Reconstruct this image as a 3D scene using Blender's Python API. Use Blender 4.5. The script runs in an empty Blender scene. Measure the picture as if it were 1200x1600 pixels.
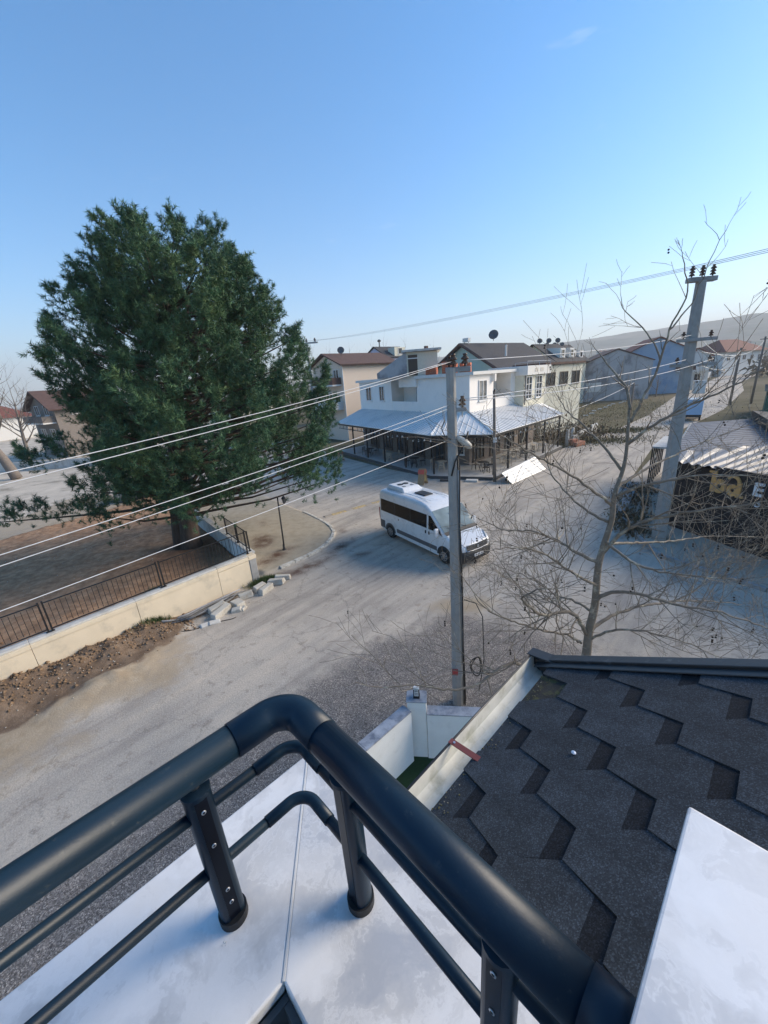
import bpy, math, random
import numpy as np
from mathutils import Vector, Matrix

# ------------------------------------------------------------------ camera, world, sun, exposure
scene = bpy.context.scene
cam_data = bpy.data.cameras.new("camera")
cam = bpy.data.objects.new("camera", cam_data)
scene.collection.objects.link(cam)
scene.camera = cam
cam_data.sensor_fit = 'VERTICAL'
cam_data.sensor_height = 32.0
cam_data.sensor_width = 24.0
cam_data.lens = 605.0 / 1600.0 * 32.0
cam_data.clip_start = 0.02
cam_data.clip_end = 12000
cam.matrix_world = Matrix(((0.99734, 0.07284, 0.0, 0.0),
                           (-0.02338, 0.32019, -0.94707, 0.0),
                           (-0.06898, 0.94455, 0.32104, 7.8),
                           (0, 0, 0, 1)))

SUN_AZ = math.radians(16)      # measured from +X towards +Y: low sun on the right, a little ahead of the camera
SUN_EL = math.radians(23)
world = bpy.data.worlds.new("World")
scene.world = world
world.use_nodes = True
wn = world.node_tree.nodes; wl = world.node_tree.links
bg = wn["Background"]
sky = wn.new("ShaderNodeTexSky")
sky.sky_type = 'NISHITA'
sky.sun_disc = False
sky.sun_elevation = SUN_EL
sky.sun_rotation = math.pi / 2 - SUN_AZ
sky.altitude = 50
sky.air_density = 1.0
sky.dust_density = 0.45
sky.ozone_density = 3.8
hsv = wn.new("ShaderNodeHueSaturation")
hsv.inputs["Saturation"].default_value = 1.36; hsv.inputs["Hue"].default_value = 0.496; hsv.inputs["Value"].default_value = 0.88
wl.new(sky.outputs[0], hsv.inputs["Color"])
# thin scattered wisps of cirrus over the whole sky
wtc = wn.new("ShaderNodeTexCoord")
wmp = wn.new("ShaderNodeMapping"); wmp.inputs["Scale"].default_value = (1.0, 1.0, 5.0); wmp.inputs["Location"].default_value = (0.3, 0.1, 0.0)
wno = wn.new("ShaderNodeTexNoise"); wno.inputs["Scale"].default_value = 3.2; wno.inputs["Detail"].default_value = 9; wno.inputs["Roughness"].default_value = 0.55
wra = wn.new("ShaderNodeValToRGB"); wra.color_ramp.elements[0].position = 0.64; wra.color_ramp.elements[1].position = 0.84
wmu = wn.new("ShaderNodeMath"); wmu.operation = 'MULTIPLY'; wmu.inputs[1].default_value = 0.5
wmx = wn.new("ShaderNodeMix"); wmx.data_type = 'RGBA'; wmx.inputs[7].default_value = (4.2, 4.2, 4.3, 1)
wl.new(wtc.outputs["Generated"], wmp.inputs["Vector"]); wl.new(wmp.outputs[0], wno.inputs["Vector"]); wl.new(wno.outputs[0], wra.inputs[0])
wl.new(wra.outputs[0], wmu.inputs[0]); wl.new(wmu.outputs[0], wmx.inputs[0]); wl.new(hsv.outputs[0], wmx.inputs[6]); wl.new(wmx.outputs[2], bg.inputs[0])
bg.inputs[1].default_value = 0.112

sun_data = bpy.data.lights.new("sun", 'SUN')
sun_data.energy = 3.2
sun_data.angle = math.radians(34)
sun_data.color = (1.0, 0.85, 0.66)
sun = bpy.data.objects.new("sun", sun_data)
scene.collection.objects.link(sun)
sd = Vector((math.cos(SUN_EL) * math.cos(SUN_AZ), math.cos(SUN_EL) * math.sin(SUN_AZ), math.sin(SUN_EL)))
sun.rotation_euler = sd.to_track_quat('Z', 'Y').to_euler()
sun.location = (40, 10, 30)

scene.view_settings.view_transform = 'Standard'
scene.view_settings.look = 'None'
scene.view_settings.gamma = 1.0
scene.view_settings.exposure = 1.45
scene.view_settings.use_curve_mapping = False
scene.cycles.max_bounces = 6
scene.cycles.volume_bounces = 0
scene.cycles.use_denoising = True

# ------------------------------------------------------------------ helpers
R = math.radians
COL = scene.collection
rng = random.Random(7)
nrg = np.random.default_rng(11)

class MB:
    """collects shapes and links them as one mesh object"""
    def __init__(s):
        s.v = []; s.f = []; s.m = []
    def add(s, vs, fs, mi=0):
        o = len(s.v)
        s.v += [tuple(map(float, p)) for p in vs]
        s.f += [tuple(i + o for i in f) for f in fs]
        s.m += [mi] * len(fs)
        return s
    def box(s, c, d, az=0.0, mi=0, tilt=None):
        hx, hy, hz = d[0] / 2, d[1] / 2, d[2] / 2
        m = Matrix.Rotation(az, 3, 'Z')
        if tilt is not None:
            m = m @ tilt
        vs = [Vector(c) + m @ Vector((x, y, z)) for x in (-hx, hx) for y in (-hy, hy) for z in (-hz, hz)]
        s.add(vs, [(0, 1, 3, 2), (4, 6, 7, 5), (0, 4, 5, 1), (2, 3, 7, 6), (0, 2, 6, 4), (1, 5, 7, 3)], mi)
        return s
    def hexa(s, p, mi=0):
        """eight corners: bottom ring 0-3 counter-clockwise, top ring 4-7"""
        s.add(p, [(3, 2, 1, 0), (4, 5, 6, 7), (0, 1, 5, 4), (1, 2, 6, 5), (2, 3, 7, 6), (3, 0, 4, 7)], mi)
        return s
    def prism(s, poly, z0, z1, mi=0):
        n = len(poly)
        a = 0.5 * sum(poly[i][0] * poly[(i + 1) % n][1] - poly[(i + 1) % n][0] * poly[i][1] for i in range(n))
        if a < 0:
            poly = poly[::-1]
        f0 = z0 if callable(z0) else (lambda x, y: z0)
        f1 = z1 if callable(z1) else (lambda x, y: z1)
        vs = [(x, y, f0(x, y)) for x, y in poly] + [(x, y, f1(x, y)) for x, y in poly]
        fs = [tuple(range(n - 1, -1, -1)), tuple(range(n, 2 * n))] + [(i, (i + 1) % n, n + (i + 1) % n, n + i) for i in range(n)]
        s.add(vs, fs, mi)
        return s
    def tube(s, pts, r, n=8, mi=0, cap=True, up=None, phase=0.0):
        pts = [Vector(p) for p in pts]
        k = len(pts)
        rs = list(r) if hasattr(r, '__len__') else [r] * k
        vs = []; prev = None
        for i in range(k):
            t = (pts[min(i + 1, k - 1)] - pts[max(i - 1, 0)])
            if t.length < 1e-9: t = Vector((0, 0, 1))
            t.normalize()
            if prev is None:
                ref = Vector(up) if up else (Vector((0, 0, 1)) if abs(t.z) < 0.9 else Vector((1, 0, 0)))
                a = (ref - t * ref.dot(t)).normalized()
            else:
                a = prev - t * prev.dot(t)
                a = a.normalized() if a.length > 1e-6 else Vector((1, 0, 0))
            prev = a
            b = t.cross(a)
            for j in range(n):
                ang = phase + 2 * math.pi * j / n
                vs.append(pts[i] + (a * math.cos(ang) + b * math.sin(ang)) * rs[i])
        fs = [(i * n + j, i * n + (j + 1) % n, (i + 1) * n + (j + 1) % n, (i + 1) * n + j) for i in range(k - 1) for j in range(n)]
        if cap:
            fs += [tuple(range(n - 1, -1, -1)), tuple(range((k - 1) * n, k * n))]
        s.add(vs, fs, mi)
        return s
    def lathe(s, c, prof, n=12, mi=0, axis='Z'):
        vs = []
        for (r, z) in prof:
            for j in range(n):
                a = 2 * math.pi * j / n
                p = Vector((r * math.cos(a), r * math.sin(a), z))
                if axis == 'Y': p = Vector((p.x, p.z, p.y))
                if axis == 'X': p = Vector((p.z, p.x, p.y))
                vs.append(Vector(c) + p)
        k = len(prof)
        fs = [(i * n + j, i * n + (j + 1) % n, (i + 1) * n + (j + 1) % n, (i + 1) * n + j) for i in range(k - 1) for j in range(n)]
        fs += [tuple(range(n - 1, -1, -1)), tuple(range((k - 1) * n, k * n))]
        s.add(vs, fs, mi)
        return s
    def build(s, name, mat, parent=None, smooth=False, bevel=0.0, world_xyz=True, seg=2):
        off = Vector((0, 0, 0))
        if parent is not None and world_xyz:
            p = parent
            while p is not None:
                off += p.location; p = p.parent
        me = bpy.data.meshes.new(name)
        me.from_pydata([(x - off.x, y - off.y, z - off.z) for x, y, z in s.v], [], s.f)
        mats = mat if isinstance(mat, (list, tuple)) else [mat]
        for mm in mats: me.materials.append(mm)
        if len(mats) > 1: me.polygons.foreach_set('material_index', s.m)
        if smooth: me.polygons.foreach_set('use_smooth', [True] * len(me.polygons))
        me.update()
        o = bpy.data.objects.new(name, me)
        COL.objects.link(o)
        o.parent = parent
        if bevel:
            b = o.modifiers.new("bevel", 'BEVEL'); b.width = bevel; b.segments = seg; b.limit_method = 'ANGLE'; b.angle_limit = R(35)
        if smooth == 'auto' or (smooth and bevel):
            w = o.modifiers.new("wn", 'WEIGHTED_NORMAL'); w.keep_sharp = True
        return o

def thing(name, label, cat, loc=(0, 0, 0), rotz=0.0, group=None):
    o = bpy.data.objects.new(name, None)
    COL.objects.link(o)
    o.empty_display_size = 0.2
    o.location = loc; o.rotation_euler = (0, 0, rotz)
    return tag(o, label, cat, group)

def tag(o, label=None, cat=None, group=None, kind=None):
    if label: o["label"] = label
    if cat: o["category"] = cat
    if group: o["group"] = group
    if kind: o["kind"] = kind
    return o

def link_copy(src, parent, loc=None, rot=None, scale=None, name=None):
    c = src.copy()
    COL.objects.link(c)
    c.parent = parent
    if loc is not None: c.location = loc
    if rot is not None: c.rotation_euler = rot
    if scale is not None: c.scale = scale
    return c

def copy_tree(o, parent=None):
    c = o.copy(); COL.objects.link(c); c.parent = parent
    for ch in list(o.children): copy_tree(ch, c)
    return c

def np_mesh(name, V, F, mat, parent=None, smooth=False, attrs=None):
    """fast mesh from arrays; F is (n,3) or (n,4)"""
    me = bpy.data.meshes.new(name)
    V = np.asarray(V, dtype=np.float32); F = np.asarray(F, dtype=np.int32)
    n, k = F.shape
    me.vertices.add(len(V)); me.vertices.foreach_set('co', V.ravel())
    me.loops.add(n * k); me.loops.foreach_set('vertex_index', F.ravel())
    me.polygons.add(n)
    me.polygons.foreach_set('loop_start', np.arange(0, n * k, k, dtype=np.int32))
    me.polygons.foreach_set('loop_total', np.full(n, k, dtype=np.int32))
    if smooth: me.polygons.foreach_set('use_smooth', np.ones(n, dtype=bool))
    me.materials.append(mat)
    me.update(calc_edges=True)
    for an, av in (attrs or {}).items():
        a = me.attributes.new(an, 'FLOAT', 'POINT'); a.data.foreach_set('value', np.asarray(av, dtype=np.float32).ravel())
    o = bpy.data.objects.new(name, me); COL.objects.link(o); o.parent = parent
    return o

_lat = nrg.random((256, 256)).astype(np.float32)
def vnoise(x, y, sc=1.0, oct=4, seed=0):
    x = np.asarray(x, dtype=np.float64); y = np.asarray(y, dtype=np.float64)
    out = np.zeros(np.broadcast(x, y).shape); amp = 1.0; tot = 0
    for o in range(oct):
        xs = x * sc + 17.3 * (o + seed); ys = y * sc - 9.1 * (o + seed)
        xi = np.floor(xs).astype(int); yi = np.floor(ys).astype(int)
        fx = xs - xi; fy = ys - yi
        fx = fx * fx * (3 - 2 * fx); fy = fy * fy * (3 - 2 * fy)
        a = _lat[xi % 256, yi % 256]; b = _lat[(xi + 1) % 256, yi % 256]
        c = _lat[xi % 256, (yi + 1) % 256]; d = _lat[(xi + 1) % 256, (yi + 1) % 256]
        out += amp * ((a * (1 - fx) + b * fx) * (1 - fy) + (c * (1 - fx) + d * fx) * fy)
        tot += amp; amp *= 0.5; sc *= 2.03
    return out / tot

def sstep(a, b, x):
    t = np.clip((np.asarray(x) - a) / (b - a), 0, 1)
    return t * t * (3 - 2 * t)

# ------------------------------------------------------------------ materials
def nodes_of(name):
    m = bpy.data.materials.new(name); m.use_nodes = True
    nt = m.node_tree
    return m, nt, nt.nodes, nt.links, nt.nodes["Principled BSDF"]

def ramp(N, stops):
    r = N.new("ShaderNodeValToRGB")
    e = r.color_ramp.elements
    while len(e) > 1: e.remove(e[-1])
    e[0].position = stops[0][0]; e[0].color = tuple(stops[0][1]) + (1,) if len(stops[0][1]) == 3 else stops[0][1]
    for p, c in stops[1:]:
        k = e.new(p); k.color = tuple(c) + (1,) if len(c) == 3 else c
    return r

def noise(N, L, co, scale, detail=5, rough=0.55):
    n = N.new("ShaderNodeTexNoise"); n.inputs["Scale"].default_value = scale
    n.inputs["Detail"].default_value = detail; n.inputs["Roughness"].default_value = rough
    L.new(co, n.inputs["Vector"]); return n

def mixc(N, L, fac, a, b, mode='MIX'):
    m = N.new("ShaderNodeMix"); m.data_type = 'RGBA'; m.blend_type = mode
    for sock, v in ((m.inputs[0], fac), (m.inputs[6], a), (m.inputs[7], b)):
        if hasattr(v, 'default_value') or hasattr(v, 'is_linked'): L.new(v, sock)
        elif isinstance(v, (int, float)): sock.default_value = v
        else: sock.default_value = (v[0], v[1], v[2], 1)
    return m.outputs[2]

def mat(name, col, rough=0.8, var=0.15, scale=6.0, bump=0.15, bscale=60.0, metal=0.0, dirt=None, dscale=1.5, dlo=0.5, dhi=0.7, spec=0.4, stretch=None, coat=0.0):
    m, nt, N, L, B = nodes_of(name)
    tc = N.new("ShaderNodeTexCoord"); co = tc.outputs["Object"]
    if stretch:
        mp = N.new("ShaderNodeMapping"); mp.inputs["Scale"].default_value = stretch
        L.new(co, mp.inputs["Vector"]); co2 = mp.outputs[0]
    else: co2 = co
    n1 = noise(N, L, co2, scale)
    r1 = ramp(N, [(0.25, [c * (1 - var) for c in col]), (0.75, [min(1, c * (1 + var)) for c in col])])
    L.new(n1.outputs[0], r1.inputs[0]); out = r1.outputs[0]
    if dirt:
        n2 = noise(N, L, co2, dscale, 8, 0.65)
        r2 = ramp(N, [(dlo, (0, 0, 0)), (dhi, (1, 1, 1))]); L.new(n2.outputs[0], r2.inputs[0])
        out = mixc(N, L, r2.outputs[0], out, dirt)
    L.new(out, B.inputs["Base Color"])
    B.inputs["Roughness"].default_value = rough; B.inputs["Metallic"].default_value = metal
    B.inputs["Specular IOR Level"].default_value = spec
    if coat: B.inputs["Coat Weight"].default_value = coat; B.inputs["Coat Roughness"].default_value = 0.1
    rr = N.new("ShaderNodeMapRange"); L.new(n1.outputs[0], rr.inputs[0])
    rr.inputs[3].default_value = max(0.02, rough - 0.1); rr.inputs[4].default_value = min(1, rough + 0.1)
    L.new(rr.outputs[0], B.inputs["Roughness"])
    if bump:
        n3 = noise(N, L, co, bscale, 4, 0.6)
        bp = N.new("ShaderNodeBump"); bp.inputs["Strength"].default_value = bump; bp.inputs["Distance"].default_value = 0.02
        L.new(n3.outputs[0], bp.inputs["Height"]); L.new(bp.outputs[0], B.inputs["Normal"])
    return m

def glass_mat(name, col, rough=0.06):
    m, nt, N, L, B = nodes_of(name)
    B.inputs["Base Color"].default_value = (*col, 1); B.inputs["Roughness"].default_value = rough
    B.inputs["Specular IOR Level"].default_value = 0.6
    tc = N.new("ShaderNodeTexCoord"); n1 = noise(N, L, tc.outputs["Object"], 1.3, 2)
    r1 = ramp(N, [(0.3, [c * 0.6 for c in col]), (0.7, [c * 1.5 for c in col])]); L.new(n1.outputs[0], r1.inputs[0])
    L.new(r1.outputs[0], B.inputs["Base Color"])
    return m

# foreground
RAIL = mat("dark_blue_metal", (0.005, 0.017, 0.032), rough=0.40, var=0.2, scale=5, bump=0.03, bscale=220, spec=0.32, dirt=(0.055, 0.065, 0.07), dscale=75, dlo=0.62, dhi=0.80)
RUBBER = mat("black_rubber", (0.012, 0.013, 0.015), rough=0.55, var=0.1, bump=0.05)
STEEL = mat("screw_steel", (0.55, 0.56, 0.58), rough=0.35, metal=0.9, var=0.1, bump=0)

def marble_mat(name, base, vein, warm):
    m, nt, N, L, B = nodes_of(name)
    tc = N.new("ShaderNodeTexCoord"); co = tc.outputs["Object"]
    n0 = noise(N, L, co, 3.0, 6, 0.6)
    add = N.new("ShaderNodeVectorMath"); add.operation = 'MULTIPLY_ADD'
    L.new(n0.outputs[1], add.inputs[0]); add.inputs[1].default_value = (0.35, 0.35, 0.35); L.new(co, add.inputs[2])
    n1 = noise(N, L, add.outputs[0], 4.5, 8, 0.6)
    r1 = ramp(N, [(0.34, vein), (0.47, [0.78 * c for c in base]), (0.57, base), (0.72, [min(1, c * 1.12) for c in base])]); L.new(n1.outputs[0], r1.inputs[0])
    n2 = noise(N, L, add.outputs[0], 9.0, 6, 0.7)
    r2 = ramp(N, [(0.47, (0, 0, 0)), (0.5, (1, 1, 1)), (0.53, (0, 0, 0))]); L.new(n2.outputs[0], r2.inputs[0])
    mm = N.new("ShaderNodeMath"); mm.operation = 'MULTIPLY'; mm.inputs[1].default_value = 0.35; L.new(r2.outputs[0], mm.inputs[0])
    c1 = mixc(N, L, mm.outputs[0], r1.outputs[0], [min(1, c * 1.12) for c in base])
    n4 = noise(N, L, co, 2.2, 5, 0.6)
    r4 = ramp(N, [(0.55, (0, 0, 0)), (0.8, (1, 1, 1))]); L.new(n4.outputs[0], r4.inputs[0])
    c2 = mixc(N, L, r4.outputs[0], c1, warm)
    n5 = noise(N, L, co, 70, 3, 0.6)
    r5 = ramp(N, [(0.72, (0, 0, 0)), (0.8, (1, 1, 1))]); L.new(n5.outputs[0], r5.inputs[0])
    m5 = N.new("ShaderNodeMath"); m5.operation = 'MULTIPLY'; m5.inputs[1].default_value = 0.45; L.new(r5.outputs[0], m5.inputs[0])
    c3 = mixc(N, L, m5.outputs[0], c2, (0.42, 0.43, 0.44))
    L.new(c3, B.inputs["Base Color"])
    B.inputs["Roughness"].default_value = 0.36; B.inputs["Specular IOR Level"].default_value = 0.35
    bp = N.new("ShaderNodeBump"); bp.inputs["Strength"].default_value = 0.05; bp.inputs["Distance"].default_value = 0.01
    L.new(n1.outputs[0], bp.inputs["Height"]); L.new(bp.outputs[0], B.inputs["Normal"])
    return m
MARBLE = marble_mat("white_marble", (0.68, 0.685, 0.69), (0.40, 0.42, 0.455), (0.66, 0.63, 0.59))
GREYMARBLE = marble_mat("grey_marble", (0.36, 0.38, 0.42), (0.16, 0.18, 0.22), (0.5, 0.51, 0.53))
DARKTILE = mat("balcony_inner_wall", (0.09, 0.095, 0.10), rough=0.7, var=0.15, bump=0.1)
GROUT = mat("pale_joint", (0.55, 0.56, 0.56), rough=0.8, var=0.05, bump=0.1)

def granule(name, col, lo, hi):
    m, nt, N, L, B = nodes_of(name)
    tc = N.new("ShaderNodeTexCoord"); co = tc.outputs["Object"]
    v = N.new("ShaderNodeTexVoronoi"); v.inputs["Scale"].default_value = 330; L.new(co, v.inputs["Vector"])
    sep = N.new("ShaderNodeSeparateColor"); L.new(v.outputs["Color"], sep.inputs[0])
    r = ramp(N, [(0.0, [c * lo for c in col]), (0.75, col), (1.0, [c * hi for c in col])]); L.new(sep.outputs[0], r.inputs[0])
    n = noise(N, L, co, 9, 5); r2 = ramp(N, [(0.3, (0.75, 0.75, 0.75)), (0.7, (1.2, 1.2, 1.2))]); L.new(n.outputs[0], r2.inputs[0])
    oi = N.new("ShaderNodeObjectInfo"); r3 = ramp(N, [(0.0, (0.90, 0.90, 0.90)), (1.0, (1.12, 1.12, 1.13))]); L.new(oi.outputs["Random"], r3.inputs[0])
    cc = mixc(N, L, 1.0, mixc(N, L, 1.0, r.outputs[0], r2.outputs[0], 'MULTIPLY'), r3.outputs[0], 'MULTIPLY')
    n4 = noise(N, L, co, 26, 6, 0.7); r4 = ramp(N, [(0.56, (0, 0, 0)), (0.78, (0.55, 0.55, 0.55))]); L.new(n4.outputs[0], r4.inputs[0])
    L.new(mixc(N, L, r4.outputs[0], cc, [2.1 * c for c in col]), B.inputs["Base Color"])
    B.inputs["Roughness"].default_value = 0.9; B.inputs["Specular IOR Level"].default_value = 0.25
    bp = N.new("ShaderNodeBump"); bp.inputs["Strength"].default_value = 0.8; bp.inputs["Distance"].default_value = 0.004
    L.new(sep.outputs[1], bp.inputs["Height"]); L.new(bp.outputs[0], B.inputs["Normal"])
    return m
SHINGLE = granule("shingle_granules", (0.039, 0.048, 0.058), 0.6, 1.9)
SHINGLE_DARK = granule("shingle_dark_band", (0.011, 0.014, 0.019), 0.5, 2.0)
MOSSY = mat("mossy_underlay", (0.03, 0.03, 0.028), rough=0.95, var=0.3, scale=30, bump=0.6, bscale=200, dirt=(0.07, 0.075, 0.03), dscale=22, dlo=0.5, dhi=0.62)
GUTTER = mat("gutter_inside", (0.62, 0.62, 0.57), rough=0.5, var=0.12, scale=12, bump=0.05, dirt=(0.33, 0.33, 0.25), dscale=9, dlo=0.52, dhi=0.75)
DARKMETAL = mat("dark_flashing", (0.02, 0.022, 0.025), rough=0.45, var=0.2, scale=12, bump=0.05, spec=0.5, dirt=(0.1, 0.1, 0.1), dscale=20, dlo=0.6, dhi=0.8)
REDHOOK = mat("red_brown_hook", (0.16, 0.045, 0.04), rough=0.5, var=0.2, bump=0.1)
PLASTER = mat("white_plaster", (0.74, 0.74, 0.72), rough=0.9, var=0.06, scale=3, bump=0.12, bscale=90, dirt=(0.55, 0.55, 0.52), dscale=2.5, dlo=0.58, dhi=0.8)
TURF = mat("artificial_turf", (0.015, 0.045, 0.012), rough=0.95, var=0.4, scale=40, bump=0.8, bscale=300)
# street
CONCRETE = mat("pole_concrete", (0.30, 0.295, 0.28), rough=0.85, var=0.14, scale=5, bump=0.25, bscale=40, dirt=(0.22, 0.17, 0.11), dscale=1.2, dlo=0.58, dhi=0.75)
CONCRETE2 = mat("grey_concrete", (0.30, 0.30, 0.295), rough=0.9, var=0.18, scale=4, bump=0.3, bscale=35, dirt=(0.18, 0.18, 0.17), dscale=1.5, dlo=0.5, dhi=0.75)
PALECONC = mat("pale_concrete", (0.50, 0.50, 0.48), rough=0.9, var=0.12, scale=4, bump=0.25, bscale=35, dirt=(0.32, 0.31, 0.28), dscale=1.5, dlo=0.5, dhi=0.72)
BEIGE = mat("beige_render", (0.66, 0.57, 0.43), rough=0.9, var=0.07, scale=1.6, bump=0.2, bscale=50, dirt=(0.47, 0.42, 0.33), dscale=1.1, dlo=0.56, dhi=0.74)
BLOCKS = mat("kerb_block_concrete", (0.47, 0.45, 0.40), rough=0.95, var=0.12, scale=8, bump=0.5, bscale=40, dirt=(0.28, 0.24, 0.19), dscale=4, dlo=0.5, dhi=0.72)
BLACKIRON = mat("black_iron", (0.012, 0.012, 0.013), rough=0.5, var=0.2, bump=0.05)
BROWNIRON = mat("insulator_brown", (0.075, 0.045, 0.035), rough=0.3, var=0.2, bump=0)
CABLE_W = mat("pale_cable", (0.62, 0.62, 0.62), rough=0.6, var=0.08, bump=0)
CABLE_B = mat("black_cable", (0.015, 0.015, 0.015), rough=0.6, var=0.1, bump=0)
CABLE_G = mat("aluminium_wire", (0.30, 0.31, 0.33), rough=0.5, var=0.1, bump=0)
BARKP = mat("plane_bark", (0.19, 0.16, 0.125), rough=0.95, var=0.25, scale=7, bump=0.4, bscale=30, dirt=(0.40, 0.37, 0.29), dscale=4, dlo=0.54, dhi=0.66)
BARKD = mat("pine_bark", (0.085, 0.062, 0.048), rough=0.98, var=0.35, scale=9, bump=1.0, bscale=22, stretch=(1, 1, 0.25))
BARKG = mat("grey_twig_bark", (0.17, 0.145, 0.125), rough=0.95, var=0.2, bump=0.2)
SEED = mat("seed_ball", (0.035, 0.025, 0.018), rough=0.95, var=0.2, bump=0.6, bscale=200)

def needle_mat(name, a, b, c):
    m, nt, N, L, B = nodes_of(name)
    tc = N.new("ShaderNodeTexCoord"); n1 = noise(N, L, tc.outputs["Object"], 0.9, 4, 0.6)
    r1 = ramp(N, [(0.3, a), (0.55, b), (0.78, c)]); L.new(n1.outputs[0], r1.inputs[0])
    n2 = noise(N, L, tc.outputs["Object"], 5, 3); r2 = ramp(N, [(0.3, (0.55, 0.55, 0.55)), (0.7, (1.5, 1.5, 1.4))]); L.new(n2.outputs[0], r2.inputs[0])
    L.new(mixc(N, L, 1.0, r1.outputs[0], r2.outputs[0], 'MULTIPLY'), B.inputs["Base Color"])
    B.inputs["Roughness"].default_value = 0.6; B.inputs["Specular IOR Level"].default_value = 0.25
    return m
NEEDLE = needle_mat("pine_needles", (0.040, 0.095, 0.062), (0.070, 0.140, 0.070), (0.145, 0.195, 0.080))
LEAF = needle_mat("shrub_leaves", (0.035, 0.06, 0.02), (0.05, 0.085, 0.025), (0.09, 0.11, 0.04))
DRY = needle_mat("dry_brush", (0.10, 0.075, 0.05), (0.15, 0.11, 0.07), (0.12, 0.12, 0.06))

# ------------------------------------------------------------------ ground
def ground_mat(name):
    m, nt, N, L, B = nodes_of(name)
    geo = N.new("ShaderNodeNewGeometry"); co = geo.outputs["Position"]
    def att(a):
        n = N.new("ShaderNodeAttribute"); n.attribute_name = a; return n.outputs["Fac"]
    def rough_mask(a, nz, k, lo, hi):
        ad = N.new("ShaderNodeMath"); ad.operation = 'MULTIPLY_ADD'; L.new(nz, ad.inputs[0]); ad.inputs[1].default_value = k
        L.new(a, ad.inputs[2])
        mr = N.new("ShaderNodeMapRange"); mr.interpolation_type = 'SMOOTHSTEP'
        L.new(ad.outputs[0], mr.inputs[0]); mr.inputs[1].default_value = lo + k / 2; mr.inputs[2].default_value = hi + k / 2
        return mr.outputs[0]
    mp = N.new("ShaderNodeMapping"); mp.vector_type = 'POINT'
    mp.inputs["Rotation"].default_value = (0, 0, R(-46)); L.new(co, mp.inputs["Vector"])
    mp2 = N.new("ShaderNodeMapping"); mp2.inputs["Scale"].default_value = (0.16, 1.5, 1); L.new(mp.outputs[0], mp2.inputs["Vector"])
    big = noise(N, L, co, 0.35, 8, 0.62); mid = noise(N, L, co, 2.6, 8, 0.65); fine = noise(N, L, co, 24, 6, 0.7); streak = noise(N, L, mp2.outputs[0], 1.0, 7, 0.62)
    speck = N.new("ShaderNodeTexVoronoi"); speck.inputs["Scale"].default_value = 58; L.new(co, speck.inputs["Vector"])
    sc = N.new("ShaderNodeSeparateColor"); L.new(speck.outputs["Color"], sc.inputs[0])
    # dusty asphalt
    rb = ramp(N, [(0.3, (0.355, 0.322, 0.278)), (0.5, (0.44, 0.396, 0.338)), (0.7, (0.505, 0.452, 0.382))]); L.new(big.outputs[0], rb.inputs[0])
    rs = ramp(N, [(0.32, (0.72, 0.72, 0.73)), (0.5, (1, 1, 1)), (0.68, (1.16, 1.13, 1.08))]); L.new(streak.outputs[0], rs.inputs[0])
    c = mixc(N, L, 1.0, rb.outputs[0], rs.outputs[0], 'MULTIPLY')
    rf = ramp(N, [(0.3, (0.84, 0.84, 0.85)), (0.7, (1.12, 1.11, 1.1))]); L.new(fine.outputs[0], rf.inputs[0])
    c = mixc(N, L, 1.0, c, rf.outputs[0], 'MULTIPLY')
    rm = ramp(N, [(0.58, (0, 0, 0)), (0.66, (0.55, 0.55, 0.55))]); L.new(mid.outputs[0], rm.inputs[0])
    c = mixc(N, L, rm.outputs[0], c, (0.26, 0.22, 0.175))
    # hairline cracks
    vc = N.new("ShaderNodeTexVoronoi"); vc.feature = 'DISTANCE_TO_EDGE'; vc.inputs["Scale"].default_value = 0.33
    wv = N.new("ShaderNodeVectorMath"); wv.operation = 'MULTIPLY_ADD'; L.new(mid.outputs[1], wv.inputs[0]); wv.inputs[1].default_value = (0.9, 0.9, 0); L.new(co, wv.inputs[2]); L.new(wv.outputs[0], vc.inputs["Vector"])
    rc = ramp(N, [(0.0, (0.4, 0.4, 0.4)), (0.007, (0, 0, 0))]); L.new(vc.outputs[0], rc.inputs[0])
    c = mixc(N, L, rc.outputs[0], c, (0.13, 0.125, 0.12))
    # sidewalk
    rp = ramp(N, [(0.3, (0.30, 0.265, 0.205)), (0.7, (0.43, 0.38, 0.30))]); L.new(mid.outputs[0], rp.inputs[0])
    c = mixc(N, L, att("pave"), c, rp.outputs[0])
    # sand
    ra = ramp(N, [(0.3, (0.30, 0.235, 0.16)), (0.7, (0.45, 0.37, 0.27))]); L.new(mid.outputs[0], ra.inputs[0])
    c = mixc(N, L, rough_mask(att("sand"), mid.outputs[0], 0.9, 0.25, 0.75), c, ra.outputs[0])
    # gravel
    rg = ramp(N, [(0.0, (0.085, 0.079, 0.075)), (0.45, (0.165, 0.155, 0.148)), (0.85, (0.265, 0.247, 0.232)), (1.0, (0.44, 0.41, 0.37))]); L.new(sc.outputs[0], rg.inputs[0])
    rg2 = ramp(N, [(0.3, (0.75, 0.75, 0.77)), (0.7, (1.45, 1.38, 1.3))]); L.new(mid.outputs[0], rg2.inputs[0])
    gv = mixc(N, L, 1.0, rg.outputs[0], rg2.outputs[0], 'MULTIPLY')
    gmask = rough_mask(att("gravel"), mid.outputs[0], 1.9, 0.0, 1.0)
    c = mixc(N, L, gmask, c, gv)
    # soil
    ro = ramp(N, [(0.25, (0.095, 0.067, 0.047)), (0.5, (0.172, 0.124, 0.088)), (0.75, (0.275, 0.205, 0.146))]); L.new(mid.outputs[0], ro.inputs[0])
    so = mixc(N, L, 1.0, ro.outputs[0], rf.outputs[0], 'MULTIPLY')
    smask = rough_mask(att("soil"), mid.outputs[0], 0.8, 0.3, 0.6)
    c = mixc(N, L, smask, c, so)
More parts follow.
